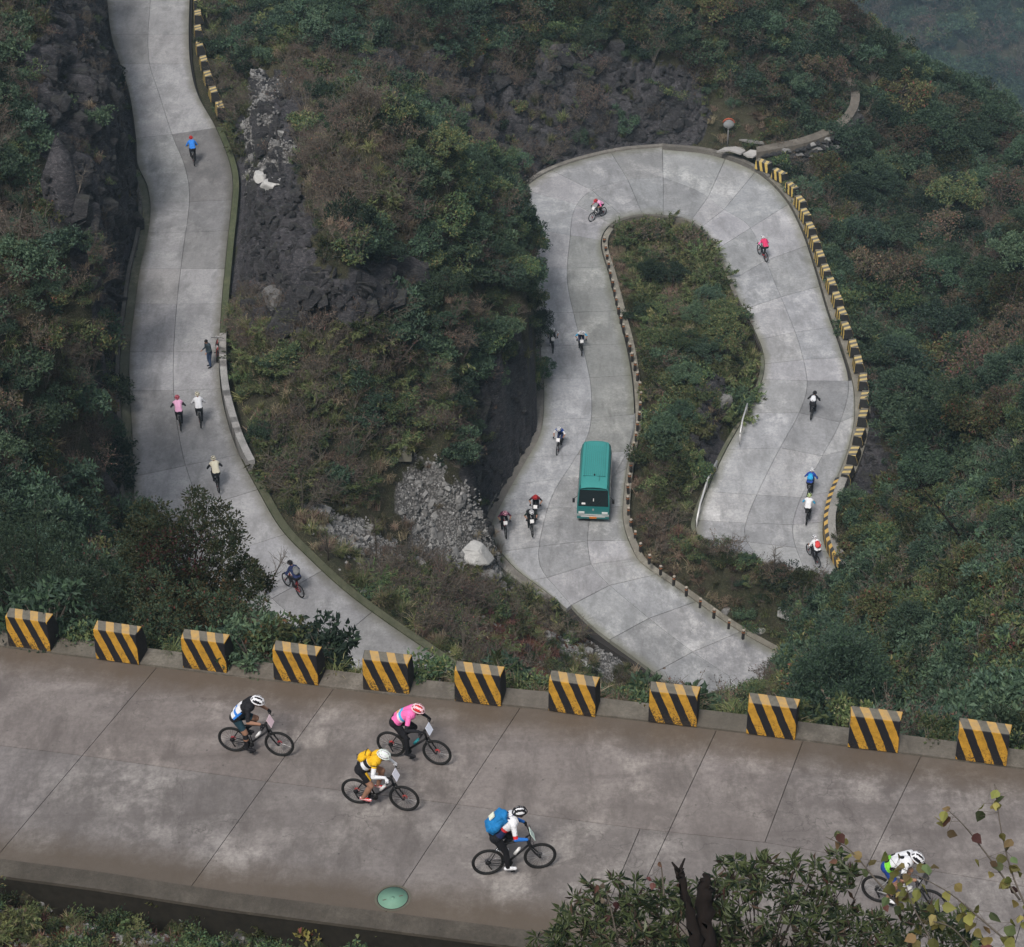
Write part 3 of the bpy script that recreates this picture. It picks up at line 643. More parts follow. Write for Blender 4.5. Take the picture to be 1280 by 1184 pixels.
# ================================================================ plant and rock prototypes (meshes only; not linked to the scene themselves)
def leaves_mesh(name, C, D, L, Wd, mats, seed=0, bend=.25, twigs=None, mi=None):
    """C centres, D directions, L lengths, Wd widths -> folded diamond leaves (4 verts, 2 tris each) + optional twig MB"""
    r = np.random.default_rng(seed); n = len(C); D = D / np.linalg.norm(D, axis=1, keepdims=True)
    A = r.normal(size=(n, 3)); S = np.cross(D, A); S /= np.linalg.norm(S, axis=1, keepdims=True) + 1e-9; N = np.cross(S, D)
    L = L[:, None]; Wd = Wd[:, None]
    v0 = C - D * L / 2; v2 = C + D * L / 2 - N * L * bend; mid = C + N * L * .06
    V = np.stack([v0, mid + S * Wd / 2, v2, mid - S * Wd / 2], 1).reshape(-1, 3)
    b = np.arange(n) * 4; F = np.vstack([np.stack([b, b + 1, b + 2], 1), np.stack([b, b + 2, b + 3], 1)])
    lf = np.repeat(r.random(n), 4); M_ = np.zeros(len(F), int) if mi is None else np.concatenate([mi, mi])
    if twigs is not None and twigs.v:
        tv = np.array(twigs.v); tf = []
        for f in twigs.f:
            for k in range(1, len(f) - 1): tf.append((f[0], f[k], f[k + 1]))
        F = np.vstack([F, np.array(tf) + len(V)]); V = np.vstack([V, tv]); lf = np.concatenate([lf, np.zeros(len(tv))])
        M_ = np.concatenate([M_, np.full(len(tf), len(mats) - 1)])
    me = np_mesh(name, V, F, mats, False, M_); a = me.attributes.new('leaf', 'FLOAT', 'POINT'); a.data.foreach_set('value', lf.astype(np.float32)); return me
def clump_points(r, n, R, H, nc, spread, lift=.5):
    """clumped points for a crown of radius R, height H standing on z=0"""
    u = r.normal(size=(nc, 3)); u /= np.linalg.norm(u, axis=1, keepdims=True); u[:, 2] = np.abs(u[:, 2]) * 1.1 - .25
    cc = u * (r.random((nc, 1)) ** .35) * [R, R, H * .5] + [0, 0, H * lift]; cc[:, 2] = np.clip(cc[:, 2], H * .08, H)
    k = r.integers(0, nc, n); v = r.normal(size=(n, 3)); v /= np.linalg.norm(v, axis=1, keepdims=True)
    sz = (spread * R * (.6 + .8 * r.random(nc)))[k][:, None]; rr = (r.random((n, 1)) ** .33)
    P = cc[k] + v * rr * sz * [1, 1, .75]; P[:, 2] = np.maximum(P[:, 2], .02)
    D = v * .8 + r.normal(size=(n, 3)) * .5 + [0, 0, .15]; return P, D, cc
def bush(name, mats, seed, n=1100, R=1.0, H=1.3, nc=16, spread=.34, ll=(.10, .2), asp=.5, mixp=None):
    r = np.random.default_rng(seed); P, D, cc = clump_points(r, n, R, H, nc, spread); tw = MB()
    for c_ in cc: tw.tube([(0, 0, 0), tuple(c_ * [.4, .4, .6]), tuple(c_)], [.035, .02, .008], 4)
    L = r.uniform(*ll, n); mi = None
    if mixp: mi = (r.random(n) < mixp).astype(int)
    return leaves_mesh(name, P, D, L, L * asp, mats + [M_TWIG], seed, twigs=tw, mi=mi)
def twigbush(name, mats, seed, n=220, R=.9, H=1.5, leaf=.07):
    r = np.random.default_rng(seed); tw = MB(); tips = []
    for i in range(13):
        a = r.uniform(0, 6.28); l = r.uniform(.6, 1) * H; p1 = np.array([math.cos(a) * R * .35, math.sin(a) * R * .35, l * .5]); p2 = np.array([math.cos(a) * R * r.uniform(.4, 1), math.sin(a) * R * r.uniform(.4, 1), l])
        tw.tube([(0, 0, 0), p1, p2], [.022, .014, .005], 3, caps=False)
        for j in range(7):
            f = r.uniform(.3, 1); q = p1 * (1 - f) + p2 * f; e = q + r.normal(size=3) * [.28, .28, .2] + [0, 0, .18]; tw.tube([q, e], [.009, .004], 3, caps=False); tips.append((q, e))
    k = r.integers(0, len(tips), n); f = r.uniform(.3, 1.1, n)[:, None]; Q = np.array([tips[i][0] for i in k]); E = np.array([tips[i][1] for i in k])
    P = Q * (1 - f) + E * f + r.normal(size=(n, 3)) * .03; L = r.uniform(.7, 1.5, n) * leaf
    return leaves_mesh(name, P, r.normal(size=(n, 3)), L, L * .6, mats + [M_TWIG], seed, twigs=tw)
def tuft(name, mat, seed, n=90, H=.9, W=.03, spread=.22, arch=.7):
    r = np.random.default_rng(seed); V = []; F = []; lf = []
    for i in range(n):
        a = r.uniform(0, 6.28); d = np.array([math.cos(a), math.sin(a), 0]); s = np.array([-d[1], d[0], 0]); h = H * r.uniform(.5, 1.1); o = r.normal(size=3) * [spread * .5, spread * .5, 0]; k = arch * r.uniform(.5, 1.3)
        b = len(V); w_ = W * r.uniform(.7, 1.3)
        for t_, ww in ((0, 1), (.45, .9), (.8, .6)):
            c = o + d * k * h * t_ ** 1.9 + np.array([0, 0, h * (t_ - .35 * k * t_ ** 2.6)]); V += [c - s * w_ * ww / 2, c + s * w_ * ww / 2]
        V.append(o + d * k * h + np.array([0, 0, h * (1 - .5 * k)])); F += [(b, b + 1, b + 3), (b, b + 3, b + 2), (b + 2, b + 3, b + 5), (b + 2, b + 5, b + 4), (b + 4, b + 5, b + 6)]; lf += [r.random()] * 7
    me = np_mesh(name, np.array(V), np.array(F), mat, False); at = me.attributes.new('leaf', 'FLOAT', 'POINT'); at.data.foreach_set('value', np.array(lf, np.float32)); return me
def frond(name, mat, seed, nf=16, H=1.5):
    """bamboo grass / fern clump: arching stems carrying long narrow leaves"""
    r = np.random.default_rng(seed); C = []; D = []; tw = MB()
    for i in range(nf):
        a = r.uniform(0, 6.28); d = np.array([math.cos(a), math.sin(a), 0]); h = H * r.uniform(.6, 1.1); pts = [d * h * .75 * t_ ** 1.8 + np.array([0, 0, h * (t_ - .4 * t_ ** 2.4)]) for t_ in (0, .3, .6, .85, 1)]
        tw.tube(pts, [.012, .01, .008, .005, .003], 3, caps=False)
        for j in range(22):
            f = r.uniform(.25, 1) * 4; k = min(int(f), 3); p = pts[k] * (1 - f + k) + pts[k + 1] * (f - k); dd = d + r.normal(size=3) * .6 - [0, 0, .25]; dd /= np.linalg.norm(dd); C.append(p + dd * .1); D.append(dd)
    C = np.array(C); D = np.array(D); L = r.uniform(.2, .36, len(C)); return leaves_mesh(name, C, D, L, L * .17, [mat, M_TWIG], seed, .3, tw)
def rock(name, seed, mats, n=26, sub=1):
    import bmesh
    r = np.random.default_rng(seed); bm = bmesh.new()
    for i in range(n):
        v = r.normal(size=3); v /= np.linalg.norm(v); v = np.sign(v) * np.abs(v) ** .6; v = v * [.62, .5, .42] * r.uniform(.8, 1.1); bm.verts.new(v)
    bmesh.ops.convex_hull(bm, input=bm.verts); bmesh.ops.delete(bm, geom=[v for v in bm.verts if not v.link_faces], context='VERTS')
    bmesh.ops.triangulate(bm, faces=bm.faces)
    bmesh.ops.bevel(bm, geom=bm.edges[:], offset=.035, segments=1, affect='EDGES') if sub else None
    me = bpy.data.meshes.new(name); bm.to_mesh(me); bm.free()
    for m in mats: me.materials.append(m)
    return me
PR = {}
PR['dark'] = [bush('bush', [L_DARK, L_TEAL], s, mixp=.4) for s in (1, 2, 3)]
PR['teal'] = [bush('bush', [L_TEAL, L_DARK], s, n=1300, nc=22, spread=.28, mixp=.25, ll=(.09, .17)) for s in (4, 5, 6)]
PR['mid'] = [bush('bush', [L_MID, L_DARK], s, n=900, nc=14, mixp=.35) for s in (7, 8, 9)]
PR['light'] = [bush('bush', [L_GRASS, L_MID], s, n=700, nc=12, mixp=.5, ll=(.1, .18)) for s in (10, 11)]
PR['olive'] = [bush('bush', [L_OLIVE, L_MID], s, n=900, mixp=.3) for s in (12, 13)]
PR['brown'] = [twigbush('shrub', [L_BROWN], s, 420) for s in (14, 15, 16)]
PR['bare'] = [twigbush('shrub', [L_BROWN], s, 110, leaf=.06) for s in (17, 18)]
PR['grass'] = [tuft('tuft', L_GRASS, s) for s in (19, 20, 21)]
PR['dry'] = [tuft('tuft', L_DRY, s, 80, .75, .028, .28, .8) for s in (22, 23)]
PR['red'] = [tuft('tuft', L_REDW, s, 70, .5, .03, .35, .6) for s in (24, 25)]
PR['frond'] = [frond('frond', L_GRASS, 26), frond('frond', L_MID, 27)]
PR['low'] = [bush('bush', [L_MID, L_DARK], s, n=420, R=.6, H=.5, nc=12, spread=.4, ll=(.07, .13), mixp=.5) for s in (28, 29)]
PR['rock'] = [rock('rock', s, [M_ROCK], 15, 0) for s in (30, 31, 32, 33, 34)]
PR['stone'] = [rock('stone', s, [M_STONE], 14, 0) for s in (35, 36, 37, 38)]
KEYS = list(PR)
PCOL = {}
base_i = {}; n_ = 0
proto_col = bpy.data.collections.new('plant_kinds')           # never linked to the scene: only feeds the ground cover
for ki, k in enumerate(KEYS):
    base_i[k] = (n_, len(PR[k]))
    for me in PR[k]:
        o = bpy.data.objects.new('p%03d' % n_, me); proto_col.objects.link(o); n_ += 1

def scatter(name, P, ROT, SCL, IDX, label, cat):
    """one ground-cover object: points with an instanced plant each (geometry nodes)"""
    me = bpy.data.meshes.new(name); me.vertices.add(len(P)); me.vertices.foreach_set('co', np.asarray(P, np.float32).ravel())
    for nm, tp, v in (('rot', 'FLOAT_VECTOR', ROT), ('scl', 'FLOAT_VECTOR', SCL)):
        a = me.attributes.new(nm, tp, 'POINT'); a.data.foreach_set('vector', np.asarray(v, np.float32).ravel())
    a = me.attributes.new('idx', 'INT', 'POINT'); a.data.foreach_set('value', np.asarray(IDX, np.int32))
    o = link(name, me, None, label=label, cat=cat, kind='stuff')
    ng = bpy.data.node_groups.new(name, 'GeometryNodeTree'); ng.interface.new_socket('Geometry', in_out='INPUT', socket_type='NodeSocketGeometry'); ng.interface.new_socket('Geometry', in_out='OUTPUT', socket_type='NodeSocketGeometry')
    N = ng.nodes.new; i_ = N('NodeGroupInput'); o_ = N('NodeGroupOutput'); iop = N('GeometryNodeInstanceOnPoints'); ci = N('GeometryNodeCollectionInfo')
    ci.inputs['Collection'].default_value = proto_col; ci.inputs['Separate Children'].default_value = True; ci.inputs['Reset Children'].default_value = True
    iop.inputs['Pick Instance'].default_value = True
    def att(nm, tp): a = N('GeometryNodeInputNamedAttribute'); a.data_type = tp; a.inputs['Name'].default_value = nm; return a.outputs['Attribute']
    ng.links.new(i_.outputs[0], iop.inputs['Points']); ng.links.new(ci.outputs[0], iop.inputs['Instance'])
    ng.links.new(att('idx', 'INT'), iop.inputs['Instance Index']); ng.links.new(att('rot', 'FLOAT_VECTOR'), iop.inputs['Rotation']); ng.links.new(att('scl', 'FLOAT_VECTOR'), iop.inputs['Scale'])
    ng.links.new(iop.outputs[0], o_.inputs[0]); md = o.modifiers.new('plants', 'NODES'); md.node_group = ng; return o

# ---------------------------------------------------------------- where what grows
cell = (np.gradient(GX)[None, :] * np.gradient(GY)[:, None]).ravel() * np.minimum(1 / nz_, 3.0)
qx, qy = proj(TV); dist = np.sqrt(X3 ** 2 + Y3 ** 2)
vis = (qx > -110) & (qx < 1390) & (qy > -130) & (qy < 1330) & (Y3 < 176) & (Y3 > 24.5)
clear = (dmin > .36)
ups = nfront & (y > 36); 
REG = [ ('mirror_verge', [(880, 140), (960, 140), (960, 200), (880, 200)], dict(dry=1.5, low=.3, grass=.3)), ('below_barriers', [(640, 800), (985, 790), (1000, 900), (985, 930), (640, 900)], dict(low=1.0, grass=1.0, dry=.7, brown=.06)), ('gorge', [(860, 690), (960, 700), (1060, 725), (1020, 830), (930, 790), (868, 735)], dict(brown=.9, bare=.5, mid=.4, dark=.3, dry=1.3, low=1.2, grass=.7)), ('pale_pile', [(360, 630), (440, 632), (500, 670), (480, 730), (370, 710)], dict(grass=.3, dry=.3, bare=.08)),
 ('scree_side', [(490, 560), (560, 560), (620, 640), (680, 720), (640, 760), (570, 720), (500, 712), (440, 650), (470, 600)], dict(grass=.35, dry=.5, low=.15, bare=.08)),
 # polygon in photograph pixels, {species: density per m2}
 ('island_grass', [(765, 285), (850, 275), (905, 330), (900, 400), (850, 420), (800, 400), (775, 340)], dict(grass=1.3, light=.08, dry=1.8, low=.2, frond=.5, mid=.05, brown=.1)),
 ('island_red', [(750, 290), (785, 300), (800, 480), (820, 640), (900, 720), (1000, 800), (930, 800), (780, 690), (785, 500)], dict(dry=2.8, red=.5, low=.25, bare=.35, grass=.35, brown=.2)),
 ('island_bush', [(790, 380), (890, 330), (975, 390), (965, 480), (930, 540), (870, 640), (800, 640), (790, 560)], dict(mid=.5, dark=.12, light=.4, grass=.9, dry=.5, brown=.15, frond=.3)),
 ('island_low', [(790, 600), (880, 640), (950, 700), (1060, 700), (1010, 800), (900, 740), (800, 680)], dict(brown=.5, bare=.4, low=.5, dry=.8, mid=.12, grass=.4)),
 ('mound_green', [(470, 110), (520, 130), (590, 190), (660, 255), (720, 330), (705, 410), (650, 430), (610, 440), (585, 380), (560, 300), (510, 220)], dict(dark=.5, mid=.5, teal=.2, low=.4, brown=.15, grass=.2)),
 ('mound_mid', [(480, 380), (620, 400), (610, 540), (560, 560), (480, 460)], dict(teal=.22, dark=.2, grass=.8, brown=.45, frond=.25, low=.3, dry=.8, bare=.2)),
 ('mound_top', [(330, 60), (420, 80), (540, 200), (560, 300), (500, 300), (400, 300), (370, 200)], dict(brown=.7, mid=.10, grass=1.0, bare=.5, dry=1.5, low=.3, dark=.08, frond=.15)),
 ('mound_low', [(280, 380), (480, 400), (580, 540), (560, 650), (480, 640), (380, 640), (320, 610)], dict(grass=1.5, frond=.45, mid=.12, brown=.5, bare=.45, low=.4, dry=1.6, dark=.07)),
 ('road_foot', [(590, 640), (640, 690), (700, 745), (730, 790), (690, 790), (640, 750), (590, 730), (575, 680)], dict(low=.5, dry=.9, grass=.6, bare=.12)),
 ('mound_foot', [(330, 620), (470, 690), (640, 720), (720, 800), (800, 900), (540, 900), (420, 750)], dict(grass=1.3, low=.5, brown=.35, bare=.45, dry=1.4, frond=.25, mid=.10, red=.4)),
 ('left_face', [(-120, -130), (200, -130), (200, 300), (160, 640), (-120, 640)], dict(dark=.22, brown=.40, olive=.12, dry=.6, low=.5, bare=.25, grass=.35, teal=.08)),
 ('left_low', [(-120, 560), (160, 560), (340, 700), (460, 900), (-120, 900)], dict(dark=.7, teal=.5, olive=.3, brown=.3, low=.5)),
 ('road_side_top', [(240, -130), (340, -130), (330, 200), (290, 300), (270, 120)], dict(grass=.8, brown=.4, dark=.3, frond=.5, low=.5, bare=.2)),
 ('top_fern', [(270, -130), (420, -130), (400, 70), (300, 60)], dict(frond=1.0, dark=.4, teal=.3, grass=.5)),
 ('top_hill', [(400, -130), (1060, -130), (1060, 130), (1000, 190), (830, 185), (640, 230), (430, 100)], dict(dark=.55, brown=.5, olive=.22, teal=.18, low=.3, bare=.3, grass=.3, mid=.12)),
 ('right_hill', [(960, 170), (1400, 60), (1400, 640), (1200, 640), (1080, 560), (1060, 440)], dict(teal=.40, dark=.38, brown=.40, mid=.18, bare=.3, low=.2, olive=.2)),
 ('near_right', [(960, 700), (1060, 640), (1400, 500), (1400, 1000), (900, 900)], dict(mid=.5, dark=.5, olive=.28, brown=.3, bare=.2, light=.2, frond=.3, grass=.3, teal=.3)),
]
PTS = {k: [] for k in ('plants', 'grass', 'rocks', 'stones')}
def place(cls, weight, dens, kind, smin, smax, rng=RNG, sink=.05, tilt=.25, flat=None):
    wgt = cell * weight; m = wgt.sum(); n = int(m * dens)
    if n <= 0: return
    c_ = np.cumsum(wgt); k = np.searchsorted(c_, rng.random(n) * m); k = np.clip(k, 0, len(x) - 2)
    jx_, jy_ = rng.random(n), rng.random(n); kx, ky = k % NX, k // NX; kx1 = np.minimum(kx + 1, NX - 1); ky1 = np.minimum(ky + 1, NY - 1)
    P = TV[k] + (TV[ky * NX + kx1] - TV[k]) * jx_[:, None] + (TV[ky1 * NX + kx] - TV[k]) * jy_[:, None]
    s = rng.uniform(smin, smax, n); P[:, 2] -= sink * s
    b0, nb = base_i[kind]; ROT = np.stack([rng.normal(0, tilt, n), rng.normal(0, tilt, n), rng.uniform(0, 6.28, n)], 1)
    if flat == 'rock': ROT = rng.uniform(0, 6.28, (n, 3)); S = s[:, None] * rng.uniform(.7, 1.3, (n, 3))
    elif flat == 'strata': ROT = np.stack([rng.normal(.25, .14, n), rng.normal(.18, .14, n), rng.normal(.5, .35, n)], 1); S = s[:, None] * rng.uniform(.7, 1.3, (n, 3)) * [.75, .95, 1.35]
    else: S = np.stack([s, s, s * rng.uniform(.8, 1.25, n)], 1)
    PTS[cls].append((P, ROT, S, b0 + rng.integers(0, nb, n)))
SIZE = dict(dark=(.45, 1.4), teal=(.5, 1.55), mid=(.45, 1.25), light=(.4, .9), olive=(.6, 1.2), brown=(.5, 1.1), bare=(.6, 1.2), grass=(.5, 1.1), dry=(.5, 1.1), red=(.5, 1.0), frond=(.6, 1.1), low=(.6, 1.2))
taken = np.zeros(len(x), bool); rockm = m_rock > .5; gravm = m_grav > .5; redm = m_red > .5
patch = smooth(-.25, .3, fbm(x / 5 + 9, y / 5, z / 5)) ; patch2 = 1 - patch
leftrock = inpoly(qx, qy, POLY['rock'][0])
for nm, poly, mix_ in REG:
    m = inpoly(qx + jx * (0 if nm == 'mirror_verge' else .6), qy + jy * (0 if nm == 'mirror_verge' else .6), poly) & vis & clear & ~taken; taken |= m
    for k, d in mix_.items():
        wv = m.astype(float) * np.where(rockm, .34 if k in ('dry', 'low', 'brown', 'bare', 'grass') else .10, 1) * np.where(rockm & leftrock, .25, 1) * np.where(gravm, .25 if k in ('dry', 'grass') else .04, 1) * np.where(redm & (k != 'red'), .35, 1)
        wv *= (.45 + 1.1 * (patch if k in ('dark', 'teal', 'mid', 'light') else patch2))
        big = SIZE[k][1] > .9 and k not in ('grass', 'dry', 'red', 'low', 'frond')
        wv = wv * (smooth(.45, 1.05, dmin) if big else np.where(dmin < 2.6, 1.7, 1.0))
        wv *= np.where(ups & (y < 42), .25 if big else .8, 1)
        place('grass' if k in ('grass', 'dry', 'red', 'low', 'frond') else 'plants', wv, d * 1.15, k, *SIZE[k])
rest = (vis & clear & ~taken & (Y3 > 38) & ~rockm).astype(float)
for k, d in dict(dark=.4, teal=.3, brown=.25, mid=.2, low=.3).items(): place('plants', rest * smooth(.8, 1.6, dmin), d, k, *SIZE[k])
place('rocks', rockm * (vis & (dmin > .9)).astype(float), 1.0, 'rock', .5, 1.5, sink=.34, flat='strata')
place('rocks', rockm * (vis & (dmin > .5)).astype(float), 7.0, 'rock', .12, .5, sink=.1, flat='strata')
place('rocks', (inpoly(qx, qy, REG[12][1]) | inpoly(qx, qy, REG[14][1])).astype(float) * vis * clear, .12, 'rock', .2, .6, sink=.1, flat='rock')
place('stones', gravm * (vis & (dmin > .3)).astype(float) * (y > 40), 55, 'stone', .05, .17, sink=.0, flat='rock')
place('stones', gravm * (vis & (dmin > .3)).astype(float) * (y > 40), 3.0, 'stone', .18, .55, sink=.1, flat='rock')
place('stones', (inpoly(qx, qy, REG[14][1]) & vis & clear & (y > 42)).astype(float), 2.0, 'stone', .06, .25, sink=.0, flat='rock')
place('stones', redm * (vis & clear & (y > 42)).astype(float), 3, 'stone', .06, .2, sink=.0, flat='rock')
place('grass', redm * (vis & clear & (y > 42)).astype(float), 1.6, 'red', .5, 1.1)
# the strip below the near road: stones, weeds, red leaf litter in front of the camera
nearv = (vis & (Y3 < 34.5) & (yy_n - y > .62)).astype(float)
place('stones', nearv, 40, 'stone', .05, .17, sink=0, flat='rock')
place('stones', nearv * smooth(34.2, 31.5, y), 1.0, 'stone', .2, .45, sink=.1, flat='rock')
place('grass', nearv, 3.0, 'low', .3, .8); place('grass', nearv, 1.5, 'frond', .2, .45); place('grass', nearv * (qx < 200), 5, 'red', .25, .55); place('grass', nearv, 1.6, 'grass', .2, .45); place('grass', nearv, 1.2, 'dry', .25, .5)
# weeds behind the barriers of the near road
bw = (vis & (y > 39.2) & (y < 46) & (zr > 40)).astype(float)
place('grass', bw, 2.0, 'grass', .4, .8); place('grass', bw, 1.2, 'low', .5, 1.1)
# far mountain side beyond the ridge
farm = ((qx > 1000) & (qx < 1400) & (qy > -200) & (qy < 330) & (Y3 > 230) & (Y3 < 1000)).astype(float)
for k in ('dark', 'teal', 'mid', 'brown'): place('plants', farm, .012, k, 3.5, 8)
LAB = dict(plants=('shrubs', 'dense mixed dark green and brown scrub covering the mountain slopes', 'shrubs'), grass=('undergrowth', 'grass tufts, ferns and low weeds growing between the shrubs', 'undergrowth'),
           rocks=('rock_rubble', 'jagged dark grey rock ledges breaking out of the cliff faces', 'rocks'), stones=('gravel', 'pale loose gravel and stones lying on the scree patches', 'gravel'))
for cls, L_ in PTS.items():
    if L_:
        A = [np.concatenate([q[i] for q in L_]) for i in range(4)]; scatter(LAB[cls][0], A[0], A[1], A[2], A[3], LAB[cls][1], LAB[cls][2]); print(cls, len(A[0]))

# ---------------------------------------------------------------- haze
hz = MB(); zl, zh = float(Z3.min()) - 1, float(max(Z3.max(), 84)) + 4; hz.box(((GX[0] + GX[-1]) / 2, (GY[0] + GY[-1]) / 2, (zl + zh) / 2), (GX[-1] - GX[0] + 8, GY[-1] - GY[0] + 8, zh - zl)); ho = hz.build('haze', [], None, kind='stuff', label='thin blue grey mountain haze filling the valley', cat='haze')
hm = bpy.data.materials.new('haze'); hm.use_nodes = True; hm.node_tree.nodes.clear(); hv_ = hm.node_tree.nodes.new('ShaderNodeVolumePrincipled'); hv_.inputs['Color'].default_value = (.58, .82, 1.0, 1)
hv_.inputs['Density'].default_value = .0003; hv_.inputs['Anisotropy'].default_value = .2; hout = hm.node_tree.nodes.new('ShaderNodeOutputMaterial'); hm.node_tree.links.new(hv_.outputs[0], hout.inputs['Volume']); ho.data.materials.append(hm)
# ================================================================ striped barriers on the near road
M_YEL = None
def stripe_mat(name, yel, blk, period, slope, wear=.5, phase=0.0):
    """painted diagonal stripes running on round the edges, chipped and dirty"""
    t = NT(name); P = t.obj(); s = t.n('SeparateXYZ'); t.l(P, s.inputs[0]); oi = t.n('ObjectInfo'); rnd = oi.outputs['Random']
    seed = t.n('VectorMath', operation='ADD'); t.l(P, seed.inputs[0]); cv = t.n('CombineXYZ'); t.l(t.math('MULTIPLY', rnd, 37.0), cv.inputs[0]); t.l(cv.outputs[0], seed.inputs[1])
    wob = t.math('MULTIPLY', t.math('SUBTRACT', t.noise(6, 2, .5, seed.outputs[0]), .5), .035)
    at = t.n('Attribute', attribute_name='down')                   # unrolled distance below the top front edge
    q = t.math('ADD', t.math('SUBTRACT', s.outputs[0], t.math('MULTIPLY', at.outputs['Fac'], slope)), wob)
    f = t.math('FRACT', t.math('ADD', t.math('ADD', t.math('DIVIDE', q, period), 10.0 + phase), t.math('MULTIPLY', rnd, .28)))
    k = t.ramp(f, [(.0, 0.0), (.012, 1.0), (.50, 1.0), (.512, 0.0)])
    n1 = t.noise(7, 6, .75, seed.outputs[0]); n2 = t.noise(28, 5, .7, seed.outputs[0])
    y_ = t.mix(t.ramp(n1, [(.4, 0.0), (.7, 1.0)]), yel, [c * .55 for c in yel]); c = t.mix(k, y_, blk)
    low = t.math('MULTIPLY', at.outputs['Fac'], .32)
    amt = t.math('ADD', t.math('ADD', n2, t.math('MULTIPLY', rnd, .10)), low)
    c = t.mix(t.ramp(amt, [(.80, 0.0), (.86, wear)]), c, (.035, .028, .022))
    c = t.mix(t.ramp(n1, [(.60, 0.0), (.75, .5)]), c, (.11, .085, .045))
    gn = t.n('NewGeometry'); gz_ = t.n('SeparateXYZ'); t.l(gn.outputs['Normal'], gz_.inputs[0]); c = t.mix(t.math('MULTIPLY', t.ramp(gz_.outputs[2], [(.8, 0.0), (.97, .38)]), t.ramp(n1, [(.25, .5), (.6, 1.0)])), c, (.36, .33, .26))
    t.b.inputs['Specular IOR Level'].default_value = .2; t.col(c); t.rough(.65); t.bump(n2, .3, .01); return t.m
M_STRIPE = stripe_mat('barrier_paint', (.46, .25, .032), (.014, .014, .017), .40, .42, .85)
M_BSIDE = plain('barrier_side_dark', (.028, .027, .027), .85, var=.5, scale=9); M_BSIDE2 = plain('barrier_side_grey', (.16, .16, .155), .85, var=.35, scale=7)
def barrier_block(name, W, Hh, D, topd, mats, lean=.06, parent=None):
    """x along the road, y away from the road. front face, sloping top, dark ends; returns the mesh with the unrolled height attribute"""
    x0, x1 = -W / 2, W / 2; sec = [(0, 0, -Hh), (lean, Hh, 0), (lean + topd, Hh + .04, topd), (D, 0, topd + Hh)]   # y, z, unrolled
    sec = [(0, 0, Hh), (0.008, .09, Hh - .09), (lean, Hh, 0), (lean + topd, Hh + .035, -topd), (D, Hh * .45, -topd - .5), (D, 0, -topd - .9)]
    V = []; dn = []
    for xx, s in ((x0, 1), (x1, -1)):
        for i, (yy, zz, u) in enumerate(sec):
            inx = .0 if i in (0, 1) else .012
            if i == 3: inx = -.02
            V.append((xx + s * inx, yy, zz)); dn.append(u)
    n = len(sec); F = [(i, n + i, n + i + 1, i + 1) for i in range(n - 1)]; F.append((0, n - 1, 2 * n - 1, n)); 
    F.append(tuple(range(n))); F.append(tuple(range(2 * n - 1, n - 1, -1)))
    # subdivide front for the attribute: the face interpolates linearly, good enough
    me = bpy.data.meshes.new(name); me.from_pydata(V, [], F); 
    for m in mats: me.materials.append(m)
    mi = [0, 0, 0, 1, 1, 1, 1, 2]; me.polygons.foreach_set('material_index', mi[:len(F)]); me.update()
    a = me.attributes.new('down', 'FLOAT', 'POINT'); a.data.foreach_set('value', dn)
    import bmesh
    bm = bmesh.new(); bm.from_mesh(me); bmesh.ops.recalc_face_normals(bm, faces=bm.faces); bmesh.ops.bevel(bm, geom=bm.edges[:], offset=.012, segments=1, affect='EDGES'); bm.to_mesh(me); bm.free(); return me
BPX = [(-98, 796), (10, 808), (119, 824), (228, 836), (340, 851), (453, 863), (569, 876), (686, 889), (809, 903), (933, 918), (1060, 935), (1194, 951), (1332, 968)]
BL_ = ['worn striped barrier left of the leftmost one in view', 'worn striped barrier farthest left, standing before dark bushes', 'chipped striped barrier, second from the left, left of the olive tree', 'striped barrier directly under the olive tree crown', 'scuffed striped barrier above the white-helmet black-jersey cyclist', 'striped barrier above and left of the pink cyclist helmet',
      'rust-freckled striped barrier by the end of the left road', 'dull striped barrier below the white stone chunk and red soil', 'striped barrier in front of the lower end of the bus road', 'striped barrier right of the bus road end, before dark bushes', 'pale-ended striped barrier second from the right end', 'pale-ended striped barrier at the right end of the row', 'striped barrier right of the last one in view']
ORD = 'first second third fourth fifth sixth seventh eighth ninth tenth eleventh twelfth thirteenth fourteenth fifteenth sixteenth seventeenth eighteenth nineteenth twentieth'.split()
def nth(n):
    if n < 20: return ORD[n]
    t_, u_ = divmod(n + 1, 10); return ('twentieth thirtieth fortieth fiftieth sixtieth'.split()[t_ - 2]) if u_ == 0 else 'twenty thirty forty fifty sixty'.split()[t_ - 2] + '-' + ORD[u_ - 1]
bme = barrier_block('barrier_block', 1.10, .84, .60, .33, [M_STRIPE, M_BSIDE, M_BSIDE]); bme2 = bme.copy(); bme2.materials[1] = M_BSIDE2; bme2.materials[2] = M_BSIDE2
for i, (bx, by) in enumerate(BPX):
    P = UF(bx, by, .03); bx2, by2 = BPX[min(i + 1, 12)]; bx0, by0 = BPX[max(i - 1, 0)]; d = (UF(bx2, by2) - UF(bx0, by0)).normalized()
    Mx = Matrix.Translation(P + d * .56) @ Matrix(((d.x, -d.y, 0, 0), (d.y, d.x, 0, 0), (d.z, 0, 1, 0), (0, 0, 0, 1)))
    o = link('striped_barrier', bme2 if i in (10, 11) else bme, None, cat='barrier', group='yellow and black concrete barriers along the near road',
             label=BL_[i]); o.matrix_world = Mx @ Matrix.Translation((random.uniform(-.03, .03), random.uniform(-.03, .03), 0)) @ Matrix.Rotation(random.uniform(-.035, .035), 4, 'Z')
